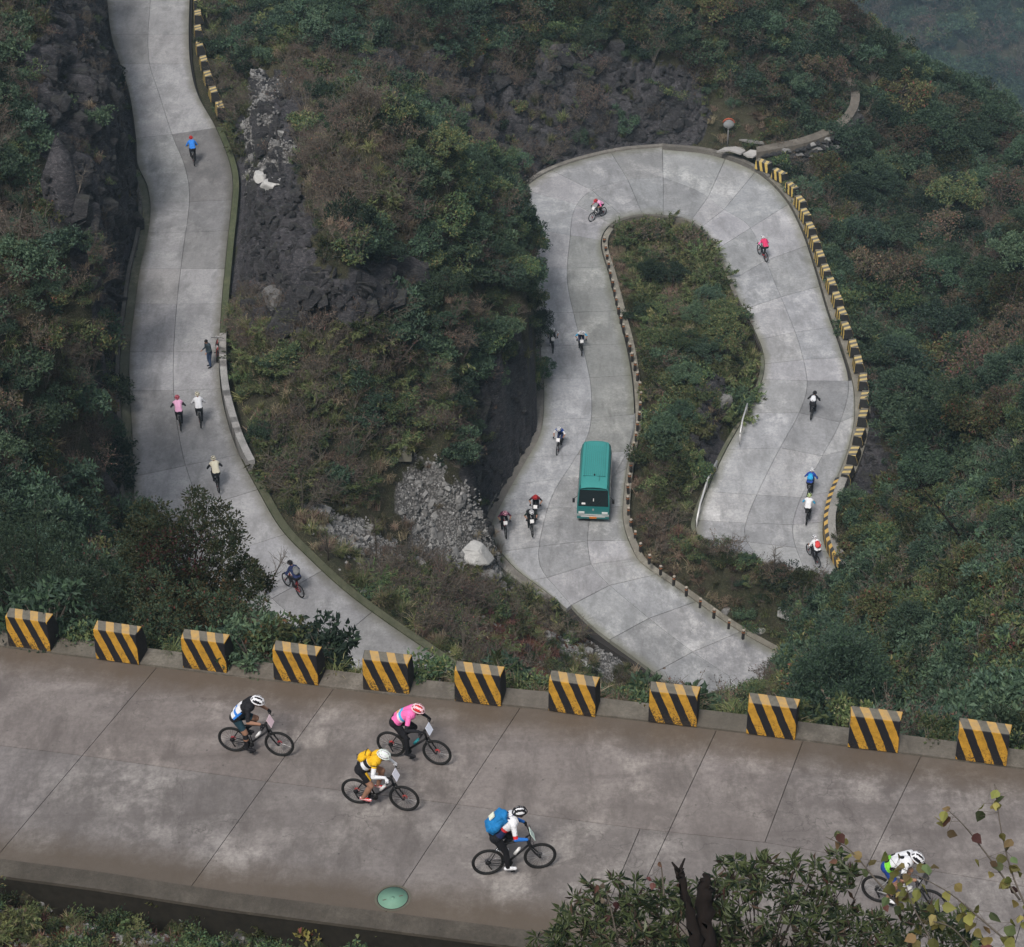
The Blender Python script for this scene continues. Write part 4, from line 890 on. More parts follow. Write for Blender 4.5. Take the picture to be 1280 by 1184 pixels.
# small striped barriers on the outer side of the loop and on the left road
M_STR2 = stripe_mat('small_barrier_paint', (.58, .42, .12), (.02, .02, .022), .50, .30, .5)
sme = barrier_block('barrier_block', 1.15, .66, .66, .46, [M_STR2, M_BSIDE, M_BSIDE])
RBP = [(951, 214), (970, 226), (985, 243), (995, 260), (1001, 276), (1007, 293), (1013, 310), (1019, 328), (1026, 346), (1033, 363), (1040, 381), (1046, 400), (1051, 419), (1060, 441), (1066, 461), (1072, 483), (1074, 505), (1072, 527), (1067, 551), (1060, 574), (1052, 598)]
def along(R, side, bx, by, z): P = U(bx, by, z); t_ = R.frame(P.x, P.y); return P, t_
for i, (bx, by) in enumerate(RBP):
    zz = np.interp(by, [214, 400, 520, 606], [14.0, 13.2, 12.0, 11.2]); P, t_ = along(BR, 'a', bx, by, zz + .03); h = Vector((-t_.x, -t_.y, 0)).normalized()   # inward face towards the road
    nrm = Vector((-h.y, h.x, 0)); out = P - Vector(BR.c[int(np.argmin(((BR.c[:, :2] - [P.x, P.y]) ** 2).sum(1)))]); 
    if nrm.dot(out) < 0: h = -h; nrm = -nrm
    Mx = Matrix(((h.x, nrm.x, 0, P.x), (h.y, nrm.y, 0, P.y), (0, 0, 1, P.z), (0, 0, 0, 1)))
    o = link('striped_barrier', sme, None, cat='barrier', group='small striped barriers round the outside of the hairpin', label='small striped block on the hairpin edge, %s down from the ditch covers' % nth(i)); o.matrix_world = Mx
for i, (bx, by) in enumerate([(240, -26), (241, -9), (242, 9), (243, 27), (243, 46), (245, 66), (250, 85), (255, 104), (262, 124), (270, 143)]):
    P, t_ = along(RA, 'b', bx, by, 23.2); h = Vector((t_.x, t_.y, 0)).normalized(); nrm = Vector((-h.y, h.x, 0)); out = P - Vector(RA.c[int(np.argmin(((RA.c[:, :2] - [P.x, P.y]) ** 2).sum(1)))])
    if nrm.dot(out) < 0: h = -h; nrm = -nrm
    o = link('striped_barrier', sme, None, cat='barrier', group='small barriers at the top of the left road', label='small striped block edging the left road, %s up from its lowest block' % nth(9 - i))
    o.matrix_world = Matrix(((h.x, nrm.x, 0, P.x), (h.y, nrm.y, 0, P.y), (0, 0, 1, P.z), (0, 0, 0, 1)))
# long striped low wall at the lower right end of the row
WI = catmull([tuple(U(a, b, c)) for a, b, c in ((1043, 608, 11.2), (1034, 630, 11.0), (1029, 655, 10.8), (1031, 682, 10.4), (1040, 705, 10.2), (1054, 728, 9.9))], 6); WO = catmull([tuple(U(a, b, c)) for a, b, c in ((1057, 606, 11.2), (1049, 628, 11.0), (1042, 652, 10.8), (1043, 680, 10.4), (1051, 700, 10.2), (1066, 722, 9.9))], 6)
sw = empty('striped_wall', WI[0], label='low curved wall with yellow and black striped inner face below the block row', cat='wall')
M_WS = None
t = NT('wall_stripe'); a1 = t.n('Attribute', attribute_name='down'); f = t.math('FRACT', a1.outputs['Fac']); k = t.ramp(f, [(.48, 0.0), (.5, 1.0)]); nn = t.noise(9, 5, .7, t.pos())
c = t.mix(k, (.44, .28, .07), (.03, .03, .03)); c = t.mix(t.ramp(nn, [(.55, 0.0), (.7, .6)]), c, (.14, .13, .11)); t.col(c); t.rough(.8); M_WS = t.m
L_ = np.concatenate([[0], np.cumsum(np.linalg.norm(np.diff(WI, axis=0), axis=1))]); nW = len(WI)
V = np.vstack([WI, WI + [0, 0, .6], WI * .62 + WO * .38 + [0, 0, .62]]); F = [(i, i + 1, nW + i + 1, nW + i) for i in range(nW - 1)] + [(nW + i, nW + i + 1, 2 * nW + i + 1, 2 * nW + i) for i in range(nW - 1)]
me = bpy.data.meshes.new('striped_face'); me.from_pydata(V.tolist(), [], F); me.materials.append(M_WS); me.update(); a = me.attributes.new('down', 'FLOAT', 'POINT'); a.data.foreach_set('value', np.concatenate([L_ / .62, L_ / .62 + .5, L_ / .62 + .7]).astype(np.float32))
o = link('striped_face', me, sw); o.matrix_parent_inverse = Matrix.Translation(-sw.location)
o = ribbon(WI * .64 + WO * .36, WO + (WO - WI) * .15, .60, 3.0, M_PALEW, 'wall_body'); o.parent = sw; o.matrix_parent_inverse = Matrix.Translation(-sw.location); o.color = (.85, .85, .82, 1)

# ================================================================ guard posts along the inner side of the bus road
M_POST = plain('post_dark', (.03, .028, .027), .8); M_CAP = plain('post_cap', (.36, .32, .27), .6); M_RUST = plain('post_band', (.30, .12, .05), .8)
pm_ = MB(); pm_.box((0, 0, .28), (.13, .13, .56)); pm_post = pm_.mesh('post', M_POST); pm_ = MB(); pm_.box((0, 0, .60), (.135, .135, .07)); pm_cap = pm_.mesh('cap', M_CAP); pm_ = MB(); pm_.box((0, 0, .47), (.137, .137, .08)); pm_band = pm_.mesh('band', M_RUST)
def guard_post(P, label, group):
    e = empty('guard_post', P, label=label, cat='post', group=group); e.rotation_euler = (random.gauss(0, .03), random.gauss(0, .03), random.uniform(0, 1)); link('shaft', pm_post, e); link('cap', pm_cap, e); link('band', pm_band, e)
gp = [(751, 306)]; GPL = catmull([(752, 306, 0), (760, 348, 0), (772, 400, 0), (783, 437, 0), (797, 490, 0), (796, 520, 0), (792, 548, 0), (786, 585, 0), (782, 622, 0), (783, 650, 0), (794, 682, 0), (812, 708, 0), (846, 737, 0), (881, 766, 0), (909, 786, 0), (938, 807, 0)], 40)
gpn = 0; last = GPL[0]; lp = None
for q in GPL:
    zz = np.interp(q[1], [306, 440, 530, 600, 690, 740, 810], [13.6, 12.3, 11.5, 11.0, 10.1, 9.3, 7.5]); P = U(q[0] + 3, q[1], zz)
    if lp is None or (P - lp).length > .98:
        if not (395 < q[1] < 403): gpn += 1; guard_post(P + Vector((0, 0, -.05)), 'dark guard post with pale cap, %s down the inner kerb of the bus road' % nth(gpn - 1), 'dark guard posts along the inner kerb of the bus road')
        lp = P
# pale pipe railing on the inner side of the right arm
M_PIPE = plain('pale_pipe', (.55, .55, .55), .4, .3)
rl = MB(); rp = [U(a, b, c) for a, b, c in ((934, 508, 13.0), (928, 528, 12.8), (925, 545, 12.5))]; rl.tube([p + Vector((0, 0, .2)) for p in rp], .05, 6); rp2 = [U(a, b, c) for a, b, c in ((896, 578, 12.0), (884, 602, 11.8), (875, 632, 11.4), (871, 652, 11.0))]
rl2 = MB(); rl2.tube([p + Vector((0, 0, .1)) for p in rp2], .06, 6)
rr = empty('railing', rp2[0], label='thin pale pipe railing along the inner edge of the right road arm', cat='railing')
for m in (rl, rl2): o = m.build('rail', M_PIPE); o.parent = rr; o.matrix_parent_inverse = Matrix.Translation(-rr.location)
for p in rp + rp2:
    m = MB(); m.tube([p - Vector((0, 0, .6)), p + Vector((0, 0, .12))], .04, 6); o = m.build('post', M_PIPE); o.parent = rr; o.matrix_parent_inverse = Matrix.Translation(-rr.location)

# ================================================================ manhole cover
mp_ = UF(491, 1123, .004); mh = empty('manhole', mp_, label='round pale green manhole cover near the lower kerb of the near road', cat='manhole'); mh.scale = (.88, .88, 1); mh.rotation_euler = (0, -math.atan(FSL), .3)
M_MG = plain('green_cover', (.145, .27, .20), .6, var=.15, scale=5); m = MB()
def disc(m, r0, r1, z0, n=40, a=1.0, mi=0):
    vs = [(r * math.cos(6.2832 * i / n) * a, r * math.sin(6.2832 * i / n), z0) for r in (r0, r1) for i in range(n)]; m.add(vs, [(i, (i + 1) % n, n + (i + 1) % n, n + i) for i in range(n)], mi)
m.tube([(0, 0, 0), (0, 0, .014)], .35, 40, 0); m.build('cover', M_MG, mh)
m = MB(); disc(m, .375, .43, .01); m.build('frame_ring', M_KERB, mh); m = MB(); disc(m, .35, .375, .006); m.build('gap', M_JOINT, mh)
m = MB(); m.tube([(0, 0, .012), (0, 0, .017)], .05, 12); m.build('boss', M_MG, mh)
for q in (-.2, .2): m = MB(); m.box((q, 0, .014), (.09, .025, .008)); m.build('lifting_eye', M_KERB, mh)

# ================================================================ mirror, drain covers, path beyond the loop
M_MIR = plain('mirror_glass', (.42, .44, .45), .25, .6); M_ORG = plain('mirror_hood', (.45, .11, .06), .6); M_POLE = plain('grey_pole', (.15, .15, .15), .6)
mpos = U(909, 186, 14.0); mr_ = empty('traffic_mirror', mpos, label='round convex traffic mirror with red hood on a pole above the hairpin', cat='mirror')
m = MB(); m.tube([(0, 0, 0), (0, 0, 1.7)], .05, 8); m.build('pole', M_POLE, mr_)
m = MB(); m.ball((0, 0, 0), (.42, .10, .38), n=20, m=10); o = m.build('mirror_face', M_MIR, mr_); o.location = (0, -.05, 2.0); o.rotation_euler = (.1, 0, 0)
m = MB(); vs = []; n = 16
for i in range(n + 1):
    a_ = rad(20 + 140 * i / n); vs += [(math.cos(a_) * .46, .08, math.sin(a_) * .42), (math.cos(a_) * .50, -.22, math.sin(a_) * .46), (math.cos(a_) * .40, -.10, math.sin(a_) * .32)]
fs = [(3 * i + k, 3 * i + 3 + k, 3 * i + 3 + (k + 1) % 3, 3 * i + (k + 1) % 3) for i in range(n) for k in range(3)]; m.add(vs, fs); o = m.build('hood', M_ORG, mr_); o.location = (0, 0, 2.0)
m = MB(); m.tube([(0, 0, 1.6), (0, -.02, 1.72)], .09, 8); m.build('bracket', M_POLE, mr_)
def poly_solid(name, pts, z0, th, mat, parent=None, **k):
    P = [U(a, b, z0) for a, b in pts]; n = len(P); V = [tuple(p) for p in P] + [tuple(p - Vector((0, 0, th))) for p in P]; F = [tuple(range(n))[::-1], tuple(range(n, 2 * n))] + [(i, (i + 1) % n, n + (i + 1) % n, n + i) for i in range(n)]
    me = bpy.data.meshes.new(name); me.from_pydata(V, [], F); me.materials.append(mat); me.update(); a = me.attributes.new('edge', 'FLOAT', 'POINT'); a.data.foreach_set('value', [1.0] * len(V)); o = link(name, me, parent, **k); return o
o = poly_solid('drain_slab', [(896, 189), (906, 184), (920, 183), (932, 188), (926, 192), (912, 187.5)], 14.7, .12, M_PALEW, label='curved pale concrete ditch cover left of the gap by the mirror', cat='slab'); o.color = (1.25, 1.25, 1.25, 1)
o = poly_solid('drain_slab', [(929, 192), (938, 187), (946, 188), (948, 192), (941, 196), (934, 195)], 14.6, .12, M_PALEW, label='broken pale concrete ditch cover just above the first striped block', cat='slab'); o.color = (1.5, 1.5, 1.5, 1)
o = poly_solid('drain_slab', [(924, 174), (935, 174), (954, 177), (955, 179), (936, 177)], 14.9, .12, M_PALEW, label='thin concrete strip lying behind the ditch covers', cat='slab'); o.color = (.7, .7, .7, 1)
# circular hole rim beside the covers
m = MB(); cp = U(924, 188, 14.4); m.tube([cp + Vector((.38 * math.cos(a_), .5 * math.sin(a_), 0)) for a_ in np.linspace(0, 6.28, 22)[:-1]], .06, 6, closed=True); m.build('pipe_ring', M_PALEW, None, label='round concrete pipe ring between the two ditch covers', cat='pipe')
PA = catmull([tuple(U(a, b, c)) for a, b, c in ((945, 193, 14.2), (975, 187, 14.2), (1005, 180, 14.3), (1030, 170, 14.4), (1050, 156, 14.6), (1061, 140, 14.8), (1062, 122, 15.0), (1052, 108, 15.2))], 5)
PB = catmull([tuple(U(a, b, c)) for a, b, c in ((945, 200, 14.2), (978, 194, 14.2), (1010, 187, 14.3), (1038, 176, 14.4), (1060, 161, 14.6), (1072, 142, 14.8), (1073, 122, 15.0), (1062, 106, 15.2))], 5)
o = ribbon(PA + [0, 0, .6], PB + [0, 0, .6], 0, 3, M_KERB, 'path', None, kind='structure'); o.color = (1.0, .95, .9, 1)
rw = empty('retaining_wall', PB[0], label='rough stone retaining wall under the curved path beyond the mirror', cat='wall'); srw = rock('stone', 77, [M_STONE], 14, 0); srd = rock('stone', 78, [M_ROCK], 14, 0)
for i in range(2, 26):
    for j in range(5):
        p = Vector(PB[i]) + Vector((random.uniform(-.2, .2), -.12 * j - .1, .3 - .42 * j)); o = link('stone', srd if random.random() < .8 else srw, rw); o.location = p - rw.location; o.scale = (random.uniform(.5, .8), .5, random.uniform(.35, .5)); o.rotation_euler = (random.uniform(-.3, .3), random.uniform(-.3, .3), random.uniform(-.6, .6))

# ================================================================ boulders and debris
def boulder(px_, py_, s, mat, label, seed, sc=(1, 1, 1), cat='boulder'):
    P = hit(px_, py_); me = rock('boulder', seed, [mat], 22); o = link('boulder', me, None, label=label, cat=cat); o.location = P + Vector((0, 0, s * .18)); o.scale = (s * sc[0], s * sc[1], s * sc[2]); o.rotation_euler = (random.uniform(-.3, .3), random.uniform(-.3, .3), random.uniform(0, 3)); return o
boulder(593, 700, 1.9, M_WHITE, 'large pale grey boulder at the foot of the gravel scree', 201)
boulder(345, 238, 1.35, M_WHITE, 'whitish boulder below the rubble crest at the top of the mound', 202, (1.2, 1, .9)); boulder(326, 225, .9, M_WHITE, 'smaller whitish boulder left of the other one near the mound crest', 203)
boulder(352, 380, 1.9, M_STONE, 'grey boulder low on the dark outcrop beside the left road', 204, (1, 1, .8))
boulder(608, 725, 1.2, M_STONE, 'grey half-buried rock below the largest scree boulder', 205); boulder(500, 703, .7, M_STONE, 'grey stone left of the scree foot', 206); boulder(522, 708, .8, M_STONE, 'flat grey stone under the scree foot', 207)
boulder(486, 702, .5, M_STONE, 'small grey stone furthest left under the scree', 208); boulder(456, 610, .9, M_STONE, 'pale stone left of the scree top', 209)
boulder(985, 767, 1.25, M_WHITE, 'pale boulder in the brown brush right of the bus road', 210, (1.2, .9, .7)); boulder(950, 788, 1.0, M_WHITE, 'pale angular stone at the kerb of the bus road end', 211, (1.2, .8, .6)); boulder(908, 765, .6, M_STONE, 'grey stone behind the last guard posts', 212)
boulder(724, 832, .8, M_WHITE, 'white stone chunk behind the barriers on red soil', 213, (1.3, .8, .6)); boulder(688, 797, .7, M_STONE, 'grey stone in the rubble left of the bus road bottom', 214); boulder(712, 800, .9, M_STONE, 'dark grey stone at the edge of the bus road rubble', 215); boulder(735, 818, .6, M_STONE, 'small grey stone by the bus road edge', 216)
boulder(904, 510, 1.6, M_STONE, 'pale rock face block in the bank of the island', 217, (.7, .8, 1.6))
P = hit(498, 572); m = MB(); m.box((0, 0, .22), (1.35, .7, .5)); m.box((0, 0, .52), (1.25, .6, .10)); cbk = m.build('concrete_block', M_PALEW, None, label='rectangular concrete block standing at the top of the gravel scree', cat='block'); cbk.location = P; cbk.rotation_euler = (.05, .06, .12); cbk.color = (.9, .88, .82, 1)
for i, (a_, b_, s) in enumerate([(60, 1140, .42), (45, 1142, .3), (95, 1145, .33), (108, 1143, .36), (20, 1138, .28), (285, 1165, .28), (330, 1172, .3)]):
    boulder(a_, b_, s, M_WHITE if i in (0, 5) else M_STONE, ['broad pale stone in the rubble below the near kerb', 'pale stone left of the broad one below the kerb', 'grey stone right of the broad one below the kerb', 'upright pale stone below the kerb by the green weed', 'small stone at the left corner below the kerb', 'cream stone among weeds below the kerb', 'grey mauve stone right of the cream one below the kerb'][i], 230 + i, (1.2, .8, .6), 'stone')
# ================================================================ bus
def build_bus():
    teal = NT('bus_paint'); tc = teal.mix(teal.noise(1.5, 4, .6, teal.obj()), (.010, .115, .115), (.018, .15, .15)); teal.col(tc); teal.rough(.32); teal.b.inputs['Coat Weight'].default_value = .4; MT = teal.m
    roofm = plain('bus_roof', (.045, .235, .225), .38, var=.10, scale=3); GL = plain('bus_glass', (.012, .018, .02), .08, spec=.8); CH = plain('bumper_silver', (.42, .45, .45), .35, .5); BK = plain('black_trim', (.015, .015, .016), .6); RB = plain('tyre_rubber', (.018, .018, .018), .85)
    WHT = plain('white_sticker', (.75, .75, .75), .5); PLT = plain('plate_orange', (.55, .17, .03), .5); LMP = plain('lamp_glass', (.6, .62, .62), .15)
    e = empty('bus', (0, 0, 0), label='teal minibus with ribbed roof driving down the loop road', cat='bus')
    L, W, H = 4.9, 2.04, 2.55
    # cross-section (half): y, z ; lofted along x, front at +x
    sec = [(.86, .38), (1.0, .45), (1.02, .9), (1.02, 1.25), (.985, 1.85), (.93, 2.25), (.80, 2.45), (.45, 2.53), (0, 2.55)]
    xs = [(-L / 2, .90, .0), (-L / 2 + .12, .97, .04), (-L / 2 + .6, 1.0, 0), (-1.2, 1, 0), (0, 1, 0), (1.0, 1, 0), (L / 2 - 1.15, 1, 0), (L / 2 - .75, 1, -.02), (L / 2 - .45, .985, -.12)]
    m = MB(); rings = []
    for X, w_, dz in xs:
        r = []
        for (y_, z_) in sec: r.append((X, y_ * w_, z_ if z_ < 2 else z_ + dz))
        for (y_, z_) in sec[-2::-1]: r.append((X, -y_ * w_, z_ if z_ < 2 else z_ + dz))
        rings.append(r)
    # front: bonnet slant, windscreen
    fr = [(L / 2 - .02, .96), ]
    def fx(z_): # front outline by height
        return np.interp(z_, [.38, .9, 1.22, 1.30, 2.12, 2.30, 2.45, 2.55], [L / 2, L / 2 + .02, L / 2 - .06, L / 2 - .12, L / 2 - .52, L / 2 - .60, L / 2 - .8, L / 2 - 1.0])
    r = []
    for (y_, z_) in sec: r.append((fx(z_) - .0, y_ * (.985 if z_ < 1.3 else .97), z_ - (.10 if z_ > 2.3 else 0)))
    for (y_, z_) in sec[-2::-1]: r.append((fx(z_), -y_ * (.985 if z_ < 1.3 else .97), z_ - (.10 if z_ > 2.3 else 0)))
    rings.append(r); n = len(r); N = len(rings); vs = [v for q in rings for v in q]; fs = []; 
    for i in range(N - 1):
        for k in range(n - 1): fs.append((i * n + k, i * n + k + 1, (i + 1) * n + k + 1, (i + 1) * n + k))
    fs.append(tuple(range(n))[::-1]); 
    b = (N - 1) * n
    h = len(sec)
    for k in range(h - 1): fs.append((b + k, b + k + 1, b + n - 2 - k, b + n - 1 - k))
    for i in range(N - 1): fs.append((i * n, (i + 1) * n, (i + 1) * n + n - 1, i * n + n - 1))
    m.add(vs, fs, 0, True); me = m.mesh('body', [MT, roofm])
    for p in me.polygons:
        c = p.center
        if c.z > 2.28 and c.x < L / 2 - .3: p.material_index = 1
        p.use_smooth = True
    me.set_sharp_from_angle(angle=rad(35)); link('body', me, e)
    def panel(name, mat, pts, th=.02, parent=e):
        P = [Vector(p) for p in pts]; nn_ = (P[1] - P[0]).cross(P[2] - P[0]).normalized(); q = MB(); k = len(P)
        q.add([p + nn_ * .004 for p in P] + [p + nn_ * th for p in P], [tuple(range(k))[::-1], tuple(range(k, 2 * k))] + [(i, (i + 1) % k, k + (i + 1) % k, k + i) for i in range(k)]); return q.build(name, mat, parent)
    zt, zb = 2.16, 1.24; ft, fb = fx(zt) + .012, fx(zb) + .012
    ws = panel('windscreen', GL, [(fb, .93, zb), (ft, .87, zt), (ft, -.87, zt), (fb, -.93, zb)][::-1], .02)
    for s in (-1, 1):
        q = MB(); q.tube([(fb + .03, s * .25 - .1, zb + .02), (fb - .20, s * .25 + .25, zb + .42)], .012, 5); q.build('wiper', BK, e)
    q = MB(); q.box((fb - .16, 0, 1.62), (.03, .05, .22)); q.build('inside_mirror', WHT, e)
    panel('sticker', WHT, [(fb - .02, -.72, 1.36), (fb - .05, -.72, 1.46), (fb - .05, -.50, 1.46), (fb - .02, -.50, 1.36)], .03)
    panel('sticker', WHT, [(ft + .06, .78, 1.92), (ft + .03, .78, 2.02), (ft + .03, .70, 2.02), (ft + .06, .70, 1.92)], .03)
    q = MB(); q.box((L / 2 - .63, 0, 2.25), (.06, 1.1, .10)); q.build('destination_panel', BK, e)
    wx = [(-2.3, -1.62), (-1.56, -.86), (-.80, -.10), (-.04, .66), (.72, 1.52)]
    for s in (-1, 1):
        for a_, c_ in wx:
            pts = [(a_, s * 1.018, 1.32), (c_, s * 1.018, 1.32), (c_, s * .955, 2.02), (a_, s * .955, 2.02)]; panel('side_window', GL, pts if s < 0 else pts[::-1], .015)
        q = MB(); q.tube([(2.05, s * 1.0, 1.75), (2.2, s * 1.18, 1.70)], .02, 6); q.build('mirror_arm', BK, e); q = MB(); q.box((2.22, s * 1.22, 1.54), (.08, .15, .30)); q.build('door_mirror', BK, e)
        q = MB(); q.box((L / 2 + .02, s * .72, .80), (.06, .36, .15)); hl = q.build('headlight', LMP, e)
        q = MB(); q.box((L / 2 + .09, s * .62, .47), (.05, .26, .05)); q.build('fog_lamp', LMP, e)
        for xw in (L / 2 - 1.15, -L / 2 + 1.25):
            wh = empty('wheel', (xw, s * .88, .38)); wh.parent = e; q = MB(); q.tube([(0, -.12, 0), (0, .12, 0)], .38, 20); q.build('tyre', RB, wh); q = MB(); q.tube([(0, s * .10, 0), (0, s * .13, 0)], .22, 16); q.build('rim', CH, wh)
            q = MB(); q.tube([(xw, s * .98, .40), (xw, s * 1.03, .40)], .45, 20); q.build('wheel_arch', BK, e)
    q = MB(); q.box((L / 2 + .03, 0, .62), (.14, 1.96, .10)); q.build('grille_bar', CH, e); q = MB(); q.box((L / 2 + .05, 0, .47), (.16, 1.98, .16)); q.build('bumper', MT, e); q = MB(); q.box((L / 2 + .11, 0, .55), (.08, 1.5, .035)); q.build('bumper_strip', CH, e)
    q = MB(); q.box((L / 2 + .15, 0, .50), (.03, .44, .14)); q.build('number_plate', PLT, e); q = MB(); q.ball((L / 2 + .01, 0, 1.02), (.03, .06, .10)); q.build('emblem', CH, e)
    rib = MB()
    for k in range(-5, 6): rib = MB(); rib.box((-.65, k * .125, 2.548 - abs(k) * .006), (3.2, .022, .022)); rib.build('roof_rib', MT, e)
    q = MB(); q.box((1.02, 0, 2.545), (.025, 1.4, .03)); q.build('roof_seam', MT, e); q = MB(); q.ball((.92, 0, 2.57), (.09, .06, .05)); q.build('roof_vent', BK, e)
    q = MB(); q.tube([(1.5, .3, 2.52), (1.1, .32, 2.72)], .008, 5); q.build('antenna', BK, e)
    return e
bus = build_bus()
Pf = U(741, 655, 0); Pf = U(741, 655, BL.z(Pf.x, Pf.y)); Pf = U(741, 655, 10.47); Pr = U(744.5, 598, 10.95); d = (Pf - Pr).normalized(); yv = Vector((0, 0, 1)).cross(d).normalized(); zv = d.cross(yv)
cen = Pf - d * 2.4 + Vector((0, 0, .02)); bus.matrix_world = Matrix(((d.x, yv.x, zv.x, cen.x), (d.y, yv.y, zv.y, cen.y), (d.z, yv.z, zv.z, cen.z), (0, 0, 0, 1))) @ Matrix.Scale(.93, 4)

# ================================================================ bicycles
WB, WR = 1.09, .345
def build_bike(frame_c, plate_c=(.75, .75, .76), accent=(.35, .03, .03), bottle=(.7, .7, .7)):
    BK = plain('bike_black', (.014, .014, .015), .4); TY = plain('bike_tyre', (.016, .016, .016), .9); SIL = plain('bike_silver', (.45, .45, .46), .3, .8); FC = plain('frame_paint_%.2f_%.2f_%.2f' % frame_c, frame_c, .35)
    AC = plain('disc_%.2f_%.2f' % accent[:2], accent, .4); PT = plain('plate_%.2f_%.2f_%.2f' % plate_c, plate_c, .6, var=.06)
    e = empty('bicycle', (0, 0, 0)); bb = Vector((.43, 0, .30)); seat = Vector((.24, 0, .90)); ht = Vector((.83, 0, .86)); hb = Vector((.87, 0, .70)); ra = Vector((0, 0, WR)); fa = Vector((WB, 0, WR))
    for nm, c in (('rear_wheel', ra), ('front_wheel', fa)):
        wh = empty(nm, c); wh.parent = e
        ring = lambda r: [Vector((r * math.cos(a_), 0, r * math.sin(a_))) for a_ in np.linspace(0, 2 * math.pi, 37)[:-1]]
        m = MB(); m.tube(ring(WR - .030), .031, 8, closed=True); m.build('tyre', TY, wh); m = MB(); m.tube(ring(WR - .055), .012, 6, closed=True); m.build('rim', BK, wh)
        m = MB()
        for k in range(28): a_ = 2 * math.pi * k / 28; s = .03 if k % 2 else -.03; m.tube([(.02 * math.cos(a_ + .9), s, .02 * math.sin(a_ + .9)), ((WR - .06) * math.cos(a_), 0, (WR - .06) * math.sin(a_))], .0018, 3, caps=False)
        m.build('spokes', SIL, wh); m = MB(); m.tube([(0, -.05, 0), (0, .05, 0)], .022, 10); m.build('hub', BK, wh)
        m = MB(); m.tube([(0, .042, 0), (0, .045, 0)], .062, 16); m.build('brake_disc', AC, wh)
        if nm == 'rear_wheel': m = MB(); m.tube([(0, -.03, 0), (0, -.06, 0)], [.062, .03], 14); m.build('cassette', BK, wh)
    m = MB(); T = lambda a, b, r, r2=None: m.tube([a, b], [r, r2 or r], 8)
    T(bb, seat - Vector((0, 0, .12)), .017); T(seat - Vector((-.01, 0, .13)), ht, .020, .022); T(bb, hb, .027, .024); T(ht + Vector((-.01, 0, .03)), hb + Vector((.005, 0, -.03)), .026)
    for s in (-1, 1): T(bb + Vector((0, s * .03, 0)), ra + Vector((0, s * .065, 0)), .011); T(seat + Vector((.0, s * .025, -.16)), ra + Vector((0, s * .065, 0)), .009)
    m.build('frame', FC, e)
    m = MB(); cr = hb + Vector((.01, 0, -.05)); m.tube([cr + Vector((0, -.07, 0)), cr + Vector((0, .07, 0))], .022, 8)
    for s in (-1, 1): m.tube([cr + Vector((0, s * .065, .03)), cr.lerp(fa, .5) + Vector((0, s * .065, 0)), fa + Vector((-.005, s * .065, 0))], [.021, .020, .013], 8)
    m.tube([cr, ht + Vector((-.01, 0, .06))], .02, 8); m.build('fork', BK, e)
    bar = Vector((.90, 0, .97)); m = MB(); m.tube([ht + Vector((-.01, 0, .05)), bar], .018, 8); m.build('stem', BK, e)
    m = MB(); m.tube([bar + Vector((-.05, -.34, .01)), bar + Vector((-.01, -.12, .02)), bar, bar + Vector((-.01, .12, .02)), bar + Vector((-.05, .34, .01))], .013, 8)
    hbo = m.build('handlebar', BK, e)
    for s in (-1, 1): m = MB(); m.tube([bar + Vector((-.05, s * .35, .01)), bar + Vector((-.03, s * .23, .015))], .018, 8); m.build('grip', BK, hbo); m = MB(); m.tube([bar + Vector((.0, s * .2, .01)), bar + Vector((.045, s * .23, -.01)), bar + Vector((.03, s * .31, -.02))], .006, 5); m.build('brake_lever', BK, hbo)
    m = MB(); m.tube([seat - Vector((-.02, 0, .13)), seat + Vector((-.01, 0, .03))], .014, 8); m.build('seatpost', BK, e)
    m = MB(); sp = seat + Vector((-.02, 0, .055)); m.ball(sp + Vector((-.07, 0, 0)), (.09, .075, .025), n=12, m=6); m.ball(sp + Vector((.05, 0, 0)), (.13, .035, .022), n=12, m=6); m.build('saddle', BK, e)
    m = MB(); m.tube([bb + Vector((0, -.045, 0)), bb + Vector((0, -.055, 0))], .082, 18); m.tube([bb - Vector((0, .06, 0)), bb + Vector((0, .06, 0))], .02, 8); m.build('chainring', BK, e)
    m = MB()
    for dz in (-1, 1): m.tube([bb + Vector((0, -.05, dz * .08)), ra + Vector((0, -.05, dz * (.035 if dz > 0 else .05)))], .006, 4)
    m.build('chain', BK, e); m = MB(); m.tube([ra + Vector((0, -.055, -.03)), ra + Vector((.03, -.06, -.10)), ra + Vector((.06, -.055, -.16))], [.02, .014, .018], 6); m.build('derailleur', BK, e)
    m = MB(); pc = bar + Vector((.045, 0, .01)); m.box((0, 0, 0), (.012, .22, .21)); o = m.build('number_plate', PT, e); o.location = pc; o.rotation_euler = (0, -.45, 0)
    m = MB(); q = bb.lerp(hb, .5) + Vector((-.03, 0, .06)); m.tube([q - Vector((.06, 0, .08)), q + Vector((.05, 0, .07))], [.034, .034], 10); m.tube([q + Vector((.05, 0, .07)), q + Vector((.065, 0, .09))], .018, 8); m.build('bottle', plain('bottle_%.2f' % bottle[0], bottle, .5), e)
    return e
def cranks(e, ang):
    bb = Vector((.43, 0, .30)); BK = plain('bike_black', (.014, .014, .015), .4)
    for s, a_ in ((-1, ang), (1, ang + math.pi)):
        p = bb + Vector((math.cos(a_), 0, -math.sin(a_))) * .17; m = MB(); m.tube([bb + Vector((0, s * .06, 0)), p + Vector((0, s * .07, 0))], [.013, .010], 6); c = m.build('crank_arm', BK, e); m = MB(); m.box((p.x, s * .12, p.z), (.09, .09, .018)); m.build('pedal', BK, c)

